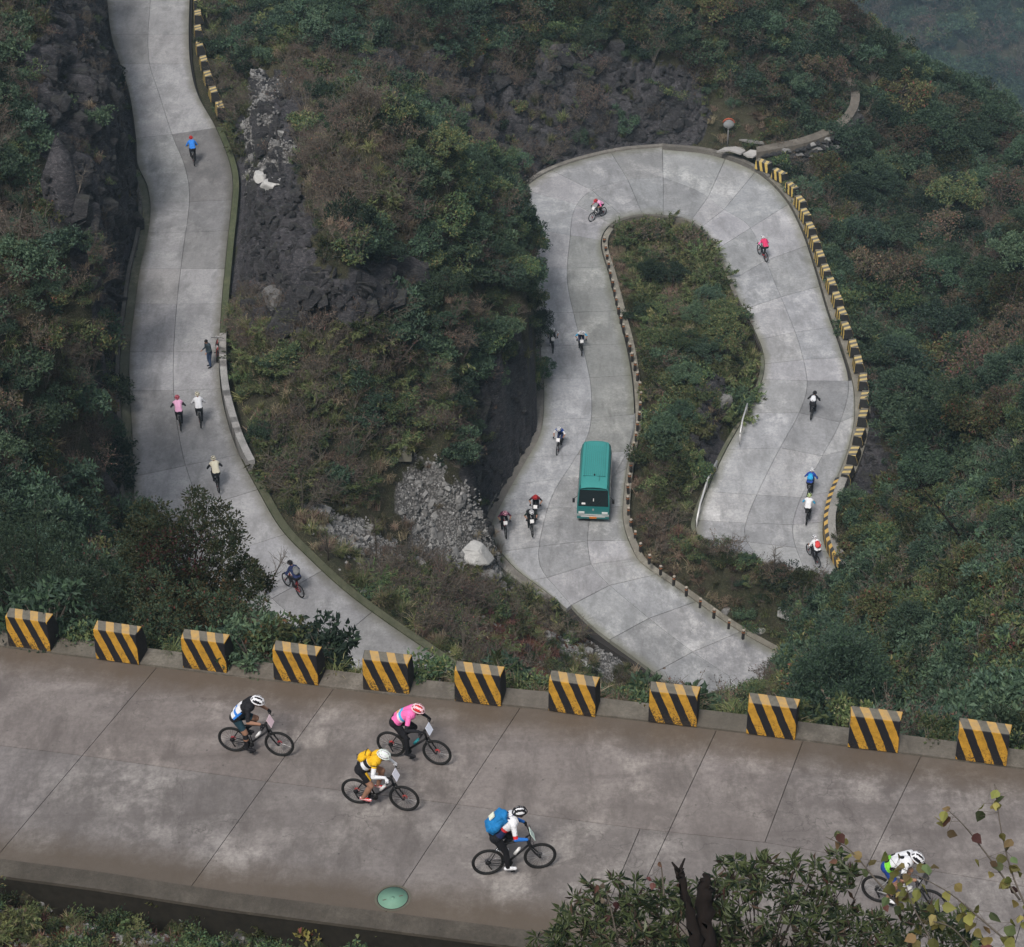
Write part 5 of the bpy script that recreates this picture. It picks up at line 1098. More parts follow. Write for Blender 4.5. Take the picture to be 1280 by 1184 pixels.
# ================================================================ people
def ik(a, b, l1, l2, pole):
    d = b - a; L = min(d.length, (l1 + l2) * .999); d.normalize(); k = (l1 * l1 - l2 * l2 + L * L) / (2 * L); h = math.sqrt(max(l1 * l1 - k * k, 0)); p = pole - d * pole.dot(d); p.normalize(); return a + d * k + p * h
def voxel(m, vox, smooth_it=4):
    me = bpy.data.meshes.new('tmp'); me.from_pydata(m.v, [], m.f); o = bpy.data.objects.new('tmp', me); COL.objects.link(o)
    r = o.modifiers.new('r', 'REMESH'); r.mode = 'VOXEL'; r.voxel_size = vox; s = o.modifiers.new('s', 'SMOOTH'); s.factor = .5; s.iterations = smooth_it
    dg = bpy.context.evaluated_depsgraph_get(); ev = o.evaluated_get(dg); out = bpy.data.meshes.new_from_object(ev); bpy.data.objects.remove(o); bpy.data.meshes.remove(me); return out
def body_mesh(pose, vox, fingers=True):
    """one continuous figure in bicycle coordinates (x forward, y left, z up). pose: dict of joints. returns mesh data with region index per face"""
    J = pose; m = MB(); segs = []
    def cone(a, b, r0, r1, reg, n=14):
        a, b = Vector(a), Vector(b); k = max(2, int((b - a).length / .04)); m.tube([a.lerp(b, i / k) for i in range(k + 1)], [r0 + (r1 - r0) * i / k for i in range(k + 1)], n); m.ball(a, r0, n=n, m=8); m.ball(b, r1, n=n, m=8); segs.append((a, b, r0, r1, reg))
    hip, sh, head = J['hip'], J['sh'], J['head']; fwd = (sh - hip).normalized(); mid = hip.lerp(sh, .5) + J.get('arch', Vector((-.02, 0, .03)))
    lat = Vector((0, 1, 0))
    for s in (-1, 1):
        cone(hip + lat * s * .075, mid + lat * s * .055, .135, .125, 'torso'); cone(mid + lat * s * .055, sh + lat * s * .085, .125, .128, 'torso')
        cone(sh + lat * s * .06, J['sL' if s > 0 else 'sR'], .092, .074, 'shoulder')
        k = 'L' if s > 0 else 'R'; S, E, Wr, Hn = J['s' + k], J['e' + k], J['w' + k], J['h' + k]
        cone(S, E, .064, .049, 'uarm'); cone(E, Wr, .050, .034, 'farm'); cone(Wr, Wr.lerp(Hn, .8), .030, .034, 'hand')
        Hp, K, A = J['hip'] + lat * s * .085, J['k' + k], J['a' + k]; cone(Hp, K, .110, .068, 'thigh'); cone(K, K.lerp(A, .35), .064, .068, 'calf'); cone(K.lerp(A, .35), A, .068, .043, 'calf')
        ft = J['f' + k]; heel = A + (A - ft).normalized() * .05 * Vector((1, 1, 0)).length / 1.4 - Vector((0, 0, .045)); cone(A, A - Vector((0, 0, .03)), .038, .042, 'foot'); cone(heel, ft, .040, .036, 'foot'); cone(heel.lerp(ft, .55), ft, .042, .034, 'foot')
    cone(sh + Vector((.0, 0, .03)), head - (head - sh).normalized() * .06, .062, .055, 'neck')
    hd = J.get('look', Vector((1, 0, -.3))).normalized(); up = (head - sh); up = (up - hd * up.dot(hd)).normalized(); R_ = Matrix((hd, up.cross(hd), up)).transposed()
    def HB(c, r, reg='head', n=16, mm=12): m.ball(head + R_ @ Vector(c), r, n=n, m=mm, M=R_); segs.append((head + R_ @ Vector(c), head + R_ @ Vector(c), max(r), max(r), reg))
    HB((0, 0, .02), (.098, .077, .108)); HB((.035, 0, -.055), (.058, .055, .062)); HB((.058, 0, -.085), (.026, .028, .024)); HB((.094, 0, -.012), (.020, .015, .030)); HB((.098, 0, -.03), (.018, .019, .014)); HB((.080, 0, .022), (.022, .058, .016)); HB((.080, 0, -.062), (.018, .028, .014))
    for s in (-1, 1): HB((.0, s * .080, -.01), (.020, .014, .034)); 
    me = voxel(m, vox)
    n = len(me.vertices); co = np.empty(n * 3, np.float32); me.vertices.foreach_get('co', co); co = co.reshape(-1, 3)
    # hands: palm continues the wrist; five bent fingers closed round the grip
    if fingers:
        fm = MB()
        for k, s in (('L', 1), ('R', -1)):
            Hn, Wr = J['h' + k], J['w' + k]; d = (Hn - Wr).normalized()
            if J.get('grip', True): side = Vector((-.05 * s * s, s, 0)).normalized() * 1.0
            else: side = Vector((1, 0, 0))
            dn = d.cross(side).normalized(); dn = dn if dn.z < 0 else -dn; knb = Wr.lerp(Hn, .8)
            for q in range(4):
                o_ = side * (q - 1.5) * .021; l = (.9, 1.0, .95, .78)[q]; a0 = knb + o_ * .9 + d * .012; a1 = a0 + (d * .034 + dn * .004) * l; a2 = a1 + (d * .010 + dn * .028) * l; a3 = a2 + (-d * .016 + dn * .016) * l; fm.tube([a0 - d * .02, a0, a1, a2, a3, a3 - d * .004], [.0105, .0105, .010, .009, .008, .004], 6)
            th = Wr.lerp(Hn, .45) - side * s * 0 + side * (-s if J.get('grip', True) else 1) * .03; q1 = th + side * (-s if J.get('grip', True) else 1) * .018 + d * .02 + dn * .012; q2 = q1 + d * .028 + dn * .018; fm.tube([th, q1, q2, q2 + d * .012], [.014, .012, .010, .006], 6)
        b = len(me.vertices)
        V0 = [tuple(v) for v in co]; F0 = [tuple(p.vertices) for p in me.polygons]; nf0 = len(F0); V0 += fm.v; F0 += [tuple(i + b for i in f) for f in fm.f]
        me2 = bpy.data.meshes.new('body'); me2.from_pydata(V0, [], F0); bpy.data.meshes.remove(me); me = me2
    else: nf0 = len(me.polygons); me.name = 'body'
    nf = len(me.polygons); cen = np.empty(nf * 3, np.float32); me.polygons.foreach_get('center', cen); cen = cen.reshape(-1, 3)
    best = np.full(nf, 1e9); reg = np.zeros(nf, int); par = np.zeros(nf); names = ['torso', 'shoulder', 'uarm', 'farm', 'hand', 'thigh', 'calf', 'foot', 'neck', 'head']
    for a, b_, r0, r1, rg in segs:
        a_ = np.array(a); ab = np.array(b_) - a_; L2 = max((ab ** 2).sum(), 1e-9); t_ = np.clip(((cen - a_) @ ab) / L2, 0, 1); d = np.linalg.norm(cen - (a_ + t_[:, None] * ab), axis=1) - (r0 + (r1 - r0) * t_)
        k = d < best; best[k] = d[k]; reg[k] = names.index(rg); par[k] = t_[k]
    reg[nf0:] = names.index('hand'); par[nf0:] = 1
    me.polygons.foreach_set('use_smooth', [True] * nf); return me, cen, reg, par, names, R_
def paint(me, cen, reg, par, names, outfit):
    """outfit: ordered list of materials and a function -> material index for each face"""
    mats, fn = outfit; me.materials.clear()
    for q in mats: me.materials.append(q)
    me.polygons.foreach_set('material_index', fn(cen, [names[i] for i in range(len(names))], reg, par).astype(np.int32)); me.update()
def bike_pose(crank, hip=(.20, 0, 1.03), sh=(.60, 0, 1.38), head=(.76, 0, 1.53), look=(1, 0, -.35), tuck=0):
    J = dict(hip=Vector(hip), sh=Vector(sh), head=Vector(head), look=Vector(look)); bb = Vector((.43, 0, .30)); bar = Vector((.86, 0, .985))
    for k, s, a_ in (('R', -1, crank), ('L', 1, crank + math.pi)):
        ped = bb + Vector((math.cos(a_), 0, -math.sin(a_))) * .17; ped.y = s * .12; A = ped + Vector((-.10, 0, .105)); J['a' + k] = A; J['f' + k] = ped + Vector((.06, 0, .05)); H = J['hip'] + Vector((0, s * .085, 0)); J['k' + k] = ik(H, A, .44, .43, Vector((1, s * .12, .35)))
        S = J['sh'] + Vector((0, s * .19, -.01)); Hn = bar + Vector((0, s * .29, .035)); Wr = Hn + (S - Hn).normalized() * .085 + Vector((-.01, 0, .01)); J['s' + k] = S; J['h' + k] = Hn; J['w' + k] = Wr; J['e' + k] = ik(S, Wr, .29, .26, Vector((-.35, s * .55, -.55)))
    return J
SKIN = plain('skin', (.30, .165, .11), .55, var=.08); HAIR = plain('hair_black', (.012, .011, .011), .6)
def cloth(name, c, r=.75):
    new = ('cloth_' + name) not in _pl; m = plain('cloth_' + name, c, r, var=.10, scale=14)
    if new:
        nt_ = m.node_tree; b = [n for n in nt_.nodes if n.type == 'BSDF_PRINCIPLED'][0]; no = nt_.nodes.new('ShaderNodeTexNoise'); no.inputs['Scale'].default_value = 11; no.inputs['Detail'].default_value = 2; no.inputs['Distortion'].default_value = 1.2; tc = nt_.nodes.new('ShaderNodeTexCoord'); bp = nt_.nodes.new('ShaderNodeBump'); bp.inputs['Strength'].default_value = .8; bp.inputs['Distance'].default_value = .03
        nt_.links.new(tc.outputs['Object'], no.inputs['Vector']); nt_.links.new(no.outputs['Fac'], bp.inputs['Height']); nt_.links.new(bp.outputs[0], b.inputs['Normal'])
    return m
BLK = cloth('black', (.014, .014, .017)); WHT_ = cloth('white', (.68, .69, .72)); BLU = cloth('blue', (.03, .19, .62)); NAVY = cloth('navy', (.02, .03, .09)); RED = cloth('red', (.55, .03, .03)); PINK = cloth('pink', (.80, .16, .42)); LPINK = cloth('pale_pink', (.80, .42, .62)); YELW = cloth('yellow', (.72, .42, .02)); GRN = cloth('lime', (.20, .62, .05)); CYAN = cloth('cyan', (.06, .42, .72)); GREY = cloth('grey', (.16, .165, .17)); CREAM = cloth('cream', (.62, .58, .46)); DGRN = cloth('dark_green', (.02, .035, .03)); RBLUE = cloth('royal_blue', (.02, .06, .28)); DENIM = cloth('denim', (.03, .05, .10))
def helmet(parent, J, R_, c1, c2, sc=1.0):
    """ribbed shell with recessed vents"""
    head = J['head']; m = MB(); NU, NV = 22, 9; rx, ry, rz = .155 * sc, .125 * sc, .125 * sc
    vs = []; 
    for j in range(NV + 1):
        for i in range(NU):
            a_ = math.pi * .53 * j / NV; b_ = 2 * math.pi * i / NU; v = Vector((rx * math.sin(a_) * math.cos(b_), ry * math.sin(a_) * math.sin(b_), rz * math.cos(a_)))
            vs.append(v)
    fs = []; mi = []
    q = MB(); vent = MB()
    for j in range(NV):
        for i in range(NU):
            k = (i + 1) % NU; idx = (j * NU + i, (j + 1) * NU + i, (j + 1) * NU + k, j * NU + k)
            yy = (vs[idx[0]].y + vs[idx[2]].y) / 2; lane = math.floor((yy + .2) / .036); 
            isv = (lane % 2 == 0) and 1 <= j <= NV - 2 and j not in (4,)
            P = [vs[t_] * (.90 if isv else 1) for t_ in idx]; (vent if isv else q).add(P, [(0, 1, 2, 3)])
    rim = [vs[NV * NU + i] for i in range(NU)]; q.tube(rim, .010, 6, closed=True)
    inner = MB(); inner.ball((0, 0, 0), (rx * .88, ry * .88, rz * .88), n=16, m=8)
    h = q.build('helmet', c1, parent); v = vent.build('vents', c2, h); 
    h.matrix_local = Matrix.Translation(head + R_ @ Vector((-.005, 0, .035))) @ (R_.to_4x4() @ Matrix.Rotation(rad(-8), 4, 'Y'))
    for f_ in (h.data, v.data): f_.polygons.foreach_set('use_smooth', [True] * len(f_.polygons))
    st = MB()
    for s in (-1, 1): st.tube([(.03, s * ry * .95, 0), (.03, s * .055, -.13), (.035, 0, -.155)], .005, 4)
    st.build('chin_strap', BLK, h)
def glasses(parent, J, R_, mat):
    m = MB(); 
    for s in (-1, 1): m.ball((.104, s * .034, .004), (.010, .030, .020), n=10, m=6); m.tube([(.10, s * .06, .008), (.02, s * .082, .01)], .004, 4)
    o = m.build('sunglasses', mat, parent); o.matrix_local = Matrix.Translation(J['head']) @ R_.to_4x4()
def backpack(J, main, trim, label, Mw, patch=None, sc=1.0):
    hip, sh = J['hip'], J['sh']; d = (sh - hip).normalized(); up = Vector((0, 1, 0)).cross(d) * -1; up = up if up.z > 0 else -up; c = hip.lerp(sh, .60) + up * (.13 + .08 * sc)
    R2 = Matrix((d, Vector((0, 1, 0)), d.cross(Vector((0, 1, 0))))).transposed(); flip = 1 if (R2 @ Vector((0, 0, 1))).dot(up) > 0 else -1
    e = empty('backpack', (0, 0, 0), label=label, cat='backpack'); e.matrix_world = Mw
    m = MB(); m.ball((0, 0, 0), (.235 * sc, .155 * sc, .10 * sc), n=20, m=12); m.ball((-.08 * sc, 0, flip * .045 * sc), (.13 * sc, .12 * sc, .08 * sc), n=16, m=10); m.box((-.02 * sc, 0, 0), (.36 * sc, .25 * sc, .15 * sc)); m.ball((-.06 * sc, .14 * sc, 0), (.11 * sc, .05 * sc, .07 * sc)); m.ball((-.06 * sc, -.14 * sc, 0), (.11 * sc, .05 * sc, .07 * sc)); o = voxel(m, .012, 2); o.materials.append(main); o.polygons.foreach_set('use_smooth', [True] * len(o.polygons)); o.name = 'bag'; b = link('bag', o, e); ML = Matrix.Translation(c) @ R2.to_4x4(); b.matrix_local = ML
    m = MB()
    for s in (-1, 1): m.tube([(.18 * sc, s * .09, -flip * .06), (.20 * sc, s * .11, -flip * .20), (.05, s * .15, -flip * .26), (-.12 * sc, s * .13, -flip * .12)], .016, 6)
    q = m.build('strap', trim, e); q.matrix_local = ML
    m = MB(); m.tube([(-.20 * sc, -.08, flip * .045), (-.17 * sc, 0, flip * .115), (-.20 * sc, .08, flip * .045)], .008, 5); m.tube([(.14 * sc, -.12, flip * .05), (.17 * sc, 0, flip * .085), (.14 * sc, .12, flip * .05)], .007, 5); q = m.build('zip', trim, e); q.matrix_local = ML
    if patch:
        m = MB(); m.box((.02 * sc, .0, flip * .130 * sc), (.14, .13, .03)); q = m.build('number_card', patch, e); q.matrix_local = ML
def simple_outfit(jersey, sleeves, shorts, legs, gloves, shoes, back=None, arms=None):
    mats = [SKIN, jersey, sleeves, shorts, legs, gloves, shoes, back or jersey, arms or SKIN]
    def fn(cen, nm, reg, par):
        g = lambda s: reg == nm.index(s); r = np.zeros(len(reg), int); r[g('torso') | g('shoulder')] = 1; r[g('neck')] = 0; r[g('uarm')] = 2; r[g('farm')] = 8; r[g('hand')] = 5; r[g('thigh') ] = 3; r[g('calf')] = 4; r[g('foot')] = 6
        r[g('torso') & (cen[:, 2] < cen[g('torso')][:, 2].min() + .21)] = 3; return r
    return mats, fn
def place_matrix(Pr, Pf):
    d = (Pf - Pr).normalized(); yv = Vector((0, 0, 1)).cross(d).normalized(); zv = d.cross(yv); return Matrix(((d.x, yv.x, zv.x, Pr.x), (d.y, yv.y, zv.y, Pr.y), (d.z, yv.z, zv.z, Pr.z), (0, 0, 0, 1)))

def near_rider(rear, front, crank, pose_kw, outfit, hel, frame_c, accent, plate_c, plabel, blabel, pack=None, shade=None, lean=0, bottle=(.7, .7, .7)):
    Pr, Pf_ = UF(*rear, .004), UF(*front, .004); d = (Pf_ - Pr).normalized(); Mw = place_matrix(Pr, Pr + d * WB) @ Matrix.Rotation(lean, 4, 'X')
    b = build_bike(frame_c, plate_c, accent, bottle); cranks(b, crank); b.matrix_world = Mw; tag(b, blabel, 'bicycle', 'bicycles ridden on the near road')
    J = bike_pose(crank, **pose_kw); me, cen, reg, par, names, R_ = body_mesh(J, .0115); paint(me, cen, reg, par, names, outfit(J))
    e = empty('person', (0, 0, 0), label=plabel, cat='person', group='cyclists riding on the near road'); link('body', me, e); helmet(e, J, R_, *hel); glasses(e, J, R_, shade or BLK)
    m = MB(); m.ball((-.045, 0, .0), (.07, .082, .075), n=14, m=8); o = m.build('hair', HAIR, e); o.matrix_local = Matrix.Translation(J['head']) @ R_.to_4x4(); e.matrix_world = Mw
    if pack: backpack(J, *pack[:2], pack[2], Mw, *(pack[3:]))
    return e
def of1(J):
    mats = [SKIN, BLK, WHT_, BLU, cloth('dark_teal', (.02, .05, .07)), cloth('tan', (.42, .25, .12))]
    def fn(c, nm, reg, par):
        g = lambda s: reg == nm.index(s); r = np.zeros(len(reg), int); T = g('torso'); r[T | g('shoulder') | g('uarm')] = 1; d = np.array((J['sh'] - J['hip']).normalized()); u = (c - np.array(J['hip'])) @ d; n_up = np.array([-d[2], 0, d[0]]); h = (c - np.array(J['hip'])) @ n_up
        bk = T & (h > .05) & (u > .02) & (u < .36); r[bk] = 2; r[bk & (np.abs(u - .17) < .035)] = 3; r[T & (h > .0) & (h < .05) & (u > .03) & (u < .30)] = 3; r[g('hand')] = 1; r[g('thigh')] = 4; r[g('thigh') & (par > .8)] = 0; r[g('calf')] = 1; r[g('calf') & (par < .2)] = 0; r[g('foot')] = 1; r[T & (u < .02)] = 1; return r
    return mats, fn
def of2(J):
    mats = [SKIN, YELW, WHT_, BLK, RED]
    def fn(c, nm, reg, par):
        g = lambda s: reg == nm.index(s); r = np.zeros(len(reg), int); T = g('torso'); d = np.array((J['sh'] - J['hip']).normalized()); u = (c - np.array(J['hip'])) @ d
        r[T] = 2; r[g('shoulder')] = 1; r[T & (u > .36)] = 1; r[T & (np.abs(u - .30) < .05) & (np.abs(c[:, 1]) > .08)] = 3; r[T & (u < .16)] = 3; r[g('uarm')] = 1; r[g('uarm') & (par > .35)] = 2; r[g('uarm') & (par < .2)] = 3; r[g('farm')] = 2; r[g('hand')] = 2; r[g('thigh')] = 1; r[g('thigh') & ((np.abs(c[:, 1]) > .145) | (par < .2))] = 3; r[g('thigh') & (par > .72)] = 0; r[g('calf')] = 0; r[g('foot')] = 4; r[g('foot') & (c[:, 2] % .03 < .012)] = 2; return r
    return mats, fn
def of3(J):
    mats = [SKIN, PINK, CYAN, BLK, YELW, WHT_]
    def fn(c, nm, reg, par):
        g = lambda s: reg == nm.index(s); r = np.zeros(len(reg), int); T = g('torso'); d = np.array((J['sh'] - J['hip']).normalized()); u = (c - np.array(J['hip'])) @ d
        r[T | g('shoulder')] = 1; r[T & (np.abs(u - .30) < .035)] = 2; r[T & (np.abs(u - .235) < .022)] = 5; r[T & (np.abs(u - .17) < .03) & (c[:, 1] > -.05)] = 4; r[T & (u < .09) & (c[:, 2] < J['hip'].z + .12)] = 3; r[T & (u < .02)] = 3; r[g('uarm')] = 1; r[g('uarm') & (par > .62)] = 3; r[g('farm') | g('hand')] = 3; r[g('thigh') | g('calf') | g('foot')] = 3; return r
    return mats, fn
def of4(J):
    mats = [SKIN, BLU, WHT_, RED, BLK, NAVY]
    def fn(c, nm, reg, par):
        g = lambda s: reg == nm.index(s); r = np.zeros(len(reg), int); T = g('torso'); d = np.array((J['sh'] - J['hip']).normalized()); u = (c - np.array(J['hip'])) @ d
        r[T] = 5; r[T & (u > .3)] = 2; r[g('shoulder')] = 2; r[g('uarm')] = 2; r[T & (np.abs(u - .3) < .03)] = 3; r[g('uarm') & (par > .72)] = 3; r[g('farm')] = 1; r[g('hand')] = 4; r[g('thigh') | g('calf')] = 4; r[T & (u < .1)] = 4; r[g('foot')] = 2; r[g('neck')] = 5; return r
    return mats, fn
def of5(J):
    mats = [SKIN, WHT_, GRN, RBLUE, BLK]
    def fn(c, nm, reg, par):
        g = lambda s: reg == nm.index(s); r = np.zeros(len(reg), int); T = g('torso'); d = np.array((J['sh'] - J['hip']).normalized()); u = (c - np.array(J['hip'])) @ d
        r[T | g('shoulder') | g('uarm')] = 1; blot = np.sin(c[:, 0] * 23 + c[:, 1] * 31) + np.sin(c[:, 1] * 17 - c[:, 2] * 29); r[T & (blot > 1.0)] = 4; r[T & (u < .17)] = 2; r[T & (u < .17) & (blot > .6)] = 4; r[g('uarm') & (par > .6)] = 4; r[T & (u < .03)] = 3; r[g('hand')] = 4; r[g('thigh')] = 3; r[g('thigh') & (par > .7)] = 0; r[g('foot')] = 1; return r
    return mats, fn
near_rider((293, 939), (352, 945), 1.35, dict(hip=(.16, 0, 1.06), sh=(.53, 0, 1.42), head=(.70, 0, 1.50), look=(1, 0, -.55)), of1, (WHT_, BLK), (.016, .016, .018), (.30, .03, .04), (.72, .55, .60),
           'person in black and white jersey and white helmet, leftmost cyclist on the near road', 'black mountain bike with pinkish number plate, leftmost on the near road')
near_rider((447, 1004), (512, 1014), 2.5, dict(hip=(.17, 0, 1.05), sh=(.55, 0, 1.38), head=(.70, 0, 1.46), look=(1, 0, -.6)), of2, (cloth('pale_mint', (.62, .68, .64)), WHT_), (.016, .016, .018), (.35, .05, .04), (.70, .70, .78),
           'person in yellow shorts and white sleeves with pale helmet, riding below the pink cyclist', 'black mountain bike with white plate ridden by the yellow cyclist', pack=(YELW, BLK, 'small yellow backpack worn by the cyclist in yellow shorts', None, .78))
near_rider((490, 945), (554, 957), .9, dict(hip=(.17, 0, 1.06), sh=(.56, 0, 1.37), head=(.71, 0, 1.46), look=(1, 0, -.5)), of3, (cloth('helmet_pink_white', (.75, .50, .55)), RED), (.02, .02, .022), (.45, .03, .03), (.66, .70, .80),
           'person in bright pink jersey and black tights with pink helmet, farther of the middle pair', 'black mountain bike with red discs ridden by the pink cyclist', bottle=(.03, .22, .25))
near_rider((611, 1093), (684.5, 1084), 1.2, dict(hip=(.18, 0, 1.07), sh=(.55, 0, 1.45), head=(.71, 0, 1.60), look=(1, 0, -.15)), of4, (BLK, WHT_), (.02, .02, .022), (.06, .06, .07), (.62, .75, .68),
           'person in blue, white and red jersey with black striped helmet and big blue backpack', 'black mountain bike with greenish plate ridden by the blue backpack cyclist', pack=(cloth('bag_blue', (.015, .17, .42)), NAVY, 'big blue backpack with a white number card on the rider in blue sleeves', cloth('card', (.72, .75, .62)), 1.3))
near_rider((1096, 1127), (1164, 1145), 2.2, dict(hip=(.17, 0, 1.05), sh=(.56, 0, 1.34), head=(.72, 0, 1.40), look=(1, 0, -.9)), of5, (WHT_, BLK), (.30, .30, .30), (.08, .08, .08), (.05, .05, .05),
           'person in white and lime jersey crouched low under yellow-green leaves', 'white and black mountain bike half hidden by leafy twigs at the lower right')

# ---- distant riders: shared body shapes, own outfits
FARB = []
for cr_, kw in ((1.3, dict()), (2.6, dict(hip=(.18, 0, 1.06), sh=(.52, 0, 1.42), head=(.68, 0, 1.58))), (.4, dict(hip=(.15, 0, 1.04), sh=(.54, 0, 1.34), head=(.71, 0, 1.45)))):
    J = bike_pose(cr_, **kw); FARB.append((J, cr_) + tuple(body_mesh(J, .02, True)))
_fb = {}
def far_rider(R, px_, py_, away, var, outfit, hel, label, blabel, grp, frame_c=(.02, .02, .022), plate=(.75, .75, .76), yaw=0, pack=None, zz=None):
    s0 = U(px_, py_, zz); z_ = R.z(s0.x, s0.y); s0 = U(px_, py_, z_); z_ = R.z(s0.x, s0.y); s0 = U(px_, py_, z_ + .01); t_ = R.frame(s0.x, s0.y)
    if (t_.y > 0) != away: t_ = -t_
    t_ = Matrix.Rotation(yaw, 3, 'Z') @ t_
    rear = s0 if away else s0 - t_ * WB; Mw = place_matrix(rear, rear + t_ * WB)
    key = (frame_c, plate, var)
    J, cr_, me, cen, reg, par, names, R_ = FARB[var]
    if key in _fb: b = copy_tree(_fb[key])
    else: b = build_bike(frame_c, plate); cranks(b, cr_); _fb[key] = b
    b.matrix_world = Mw; tag(b, blabel, 'bicycle', 'bicycles on the roads below')
    m2 = me.copy(); m2.name = 'body'; paint(m2, cen, reg, par, names, outfit); e = empty('person', (0, 0, 0), label=label, cat='person', group=grp); link('body', m2, e); helmet(e, J, R_, hel, BLK, 1.05)
    m = MB(); m.ball((-.045, 0, .0), (.07, .082, .075), n=10, m=6); o = m.build('hair', HAIR, e); o.matrix_local = Matrix.Translation(J['head']) @ R_.to_4x4(); e.matrix_world = Mw
    if pack: backpack(J, pack[0], BLK, pack[1], Mw, None, .95)
GA, GB, GC = 'cyclists riding up the left road', 'cyclists coming down the bus road', 'cyclists on the right arm of the loop'
SO = simple_outfit
far_rider(RA, 243, 207, True, 1, SO(BLU, BLU, BLK, BLK, BLK, BLK, arms=BLU), RED, 'person in bright blue jacket, alone highest up the left road', 'bicycle under the blue-jacket rider high on the left road', GA, zz=22.8)
far_rider(RA, 226, 538, True, 0, SO(LPINK, BLK, BLK, BLK, BLK, BLK, arms=BLK), cloth('helmet_rose', (.55, .12, .16)), 'person in pink jersey and pink helmet left of the pair on the left road', 'bicycle of the pink-jersey rider on the left road', GA, zz=21.8)
far_rider(RA, 251, 534, True, 1, SO(WHT_, WHT_, BLK, BLK, BLK, BLK, arms=BLK), CREAM, 'person in white jersey right of the pair on the left road', 'bicycle of the white-jersey rider on the left road', GA, zz=21.8)
far_rider(RA, 273, 615, True, 0, SO(CREAM, BLK, BLK, BLK, BLK, BLK, arms=BLK), CREAM, 'person in cream top with black sleeves just above the olive tree', 'bicycle of the cream-top rider above the olive tree', GA, zz=21.3)
far_rider(RA, 375, 746, True, 0, SO(NAVY, NAVY, BLK, BLK, BLK, BLK, arms=NAVY), BLK, 'person in dark navy with black helmet, lowest rider on the left road', 'red-framed bicycle of the lowest rider on the left road', GA, frame_c=(.30, .03, .03), pack=(GREY, 'dark backpack worn by the lowest rider on the left road'), zz=20.5)
far_rider(BL, 740, 277, False, 2, SO(LPINK, PINK, BLK, BLK, BLK, BLK), RED, 'person in pink and white jersey turning through the top of the loop', 'bicycle seen side-on at the top of the loop', GB, yaw=-.75, zz=13.8)
far_rider(BL, 691, 441, False, 0, SO(GREY, WHT_, BLK, BLK, BLK, WHT_), WHT_, 'person in grey and white riding closest to the cliff on the bus road', 'bicycle closest to the cliff on the bus road', GB, zz=12.8)
far_rider(BL, 727, 444, False, 2, SO(WHT_, CYAN, NAVY, BLK, BLK, BLK), WHT_, 'person in white and pale blue on the joint line high on the bus road', 'bicycle on the joint line high on the bus road', GB, zz=12.8)
far_rider(BL, 697, 568, False, 1, SO(RBLUE, WHT_, NAVY, BLK, BLK, BLK), WHT_, 'person in blue and white riding alone up-left of the bus', 'bicycle of the lone rider up-left of the bus', GB, zz=11.3)
far_rider(BL, 669, 652, False, 0, SO(cloth('maroon', (.16, .02, .03)), BLK, BLK, BLK, BLK, BLK), RED, 'person with red helmet at the back of the trio left of the bus', 'bicycle of the red-helmet rider left of the bus', GB, zz=10.2)
far_rider(BL, 665, 670, False, 2, SO(BLK, DGRN, BLK, BLK, BLK, BLK), WHT_, 'person in black with white helmet in front of the trio left of the bus', 'bicycle of the white-helmet rider left of the bus', GB, zz=9.9)
far_rider(BL, 632, 672, False, 0, SO(cloth('plum', (.12, .03, .07)), cloth('plum', (.12, .03, .07)), BLK, BLK, BLK, BLK), cloth('helmet_rose2', (.60, .30, .38)), 'person in plum jersey and rosy helmet at the left kerb beside the bus', 'red-framed bicycle at the left kerb of the bus road', GB, frame_c=(.30, .03, .03), zz=10.0)
far_rider(BR, 957, 327, True, 2, SO(cloth('crimson', (.55, .04, .12)), PINK, BLK, BLK, BLK, RED), WHT_, 'person in crimson jersey and white helmet, highest on the right arm', 'bicycle under the crimson-jersey rider', GC, yaw=.25, zz=13.5)
far_rider(BR, 1014, 524, True, 2, SO(BLK, BLK, BLK, BLK, BLK, BLK, arms=BLK), BLK, 'person all in black on the darker patch of the right arm', 'bicycle of the black-clad rider on the right arm', GC, pack=(cloth('bib_white', (.6, .62, .66)), 'small pale bag on the back of the rider in black'), zz=12.2)
far_rider(BR, 1010, 623, True, 0, SO(RBLUE, RBLUE, BLK, BLK, BLK, BLK, arms=NAVY), WHT_, 'person with bright blue backpack and white helmet on the right arm', 'bicycle of the blue backpack rider on the right arm', GC, pack=(cloth('bag_cyan', (.03, .33, .62)), 'bright blue backpack on a rider of the right arm'), zz=11)
far_rider(BR, 1008, 655, True, 1, SO(WHT_, CYAN, BLK, BLK, BLK, BLK), cloth('helmet_lime', (.45, .55, .25)), 'person in white jersey between the two backpack riders on the right arm', 'bicycle of the white-jersey rider on the right arm', GC, zz=10.7)
far_rider(BR, 1021, 708, True, 0, SO(WHT_, WHT_, BLK, BLK, BLK, BLK), WHT_, 'person in white with red backpack, lowest on the right arm', 'bicycle of the red backpack rider beside the striped wall', GC, pack=(cloth('bag_red', (.60, .06, .06)), 'red backpack on the lowest rider of the right arm'), zz=10.2)
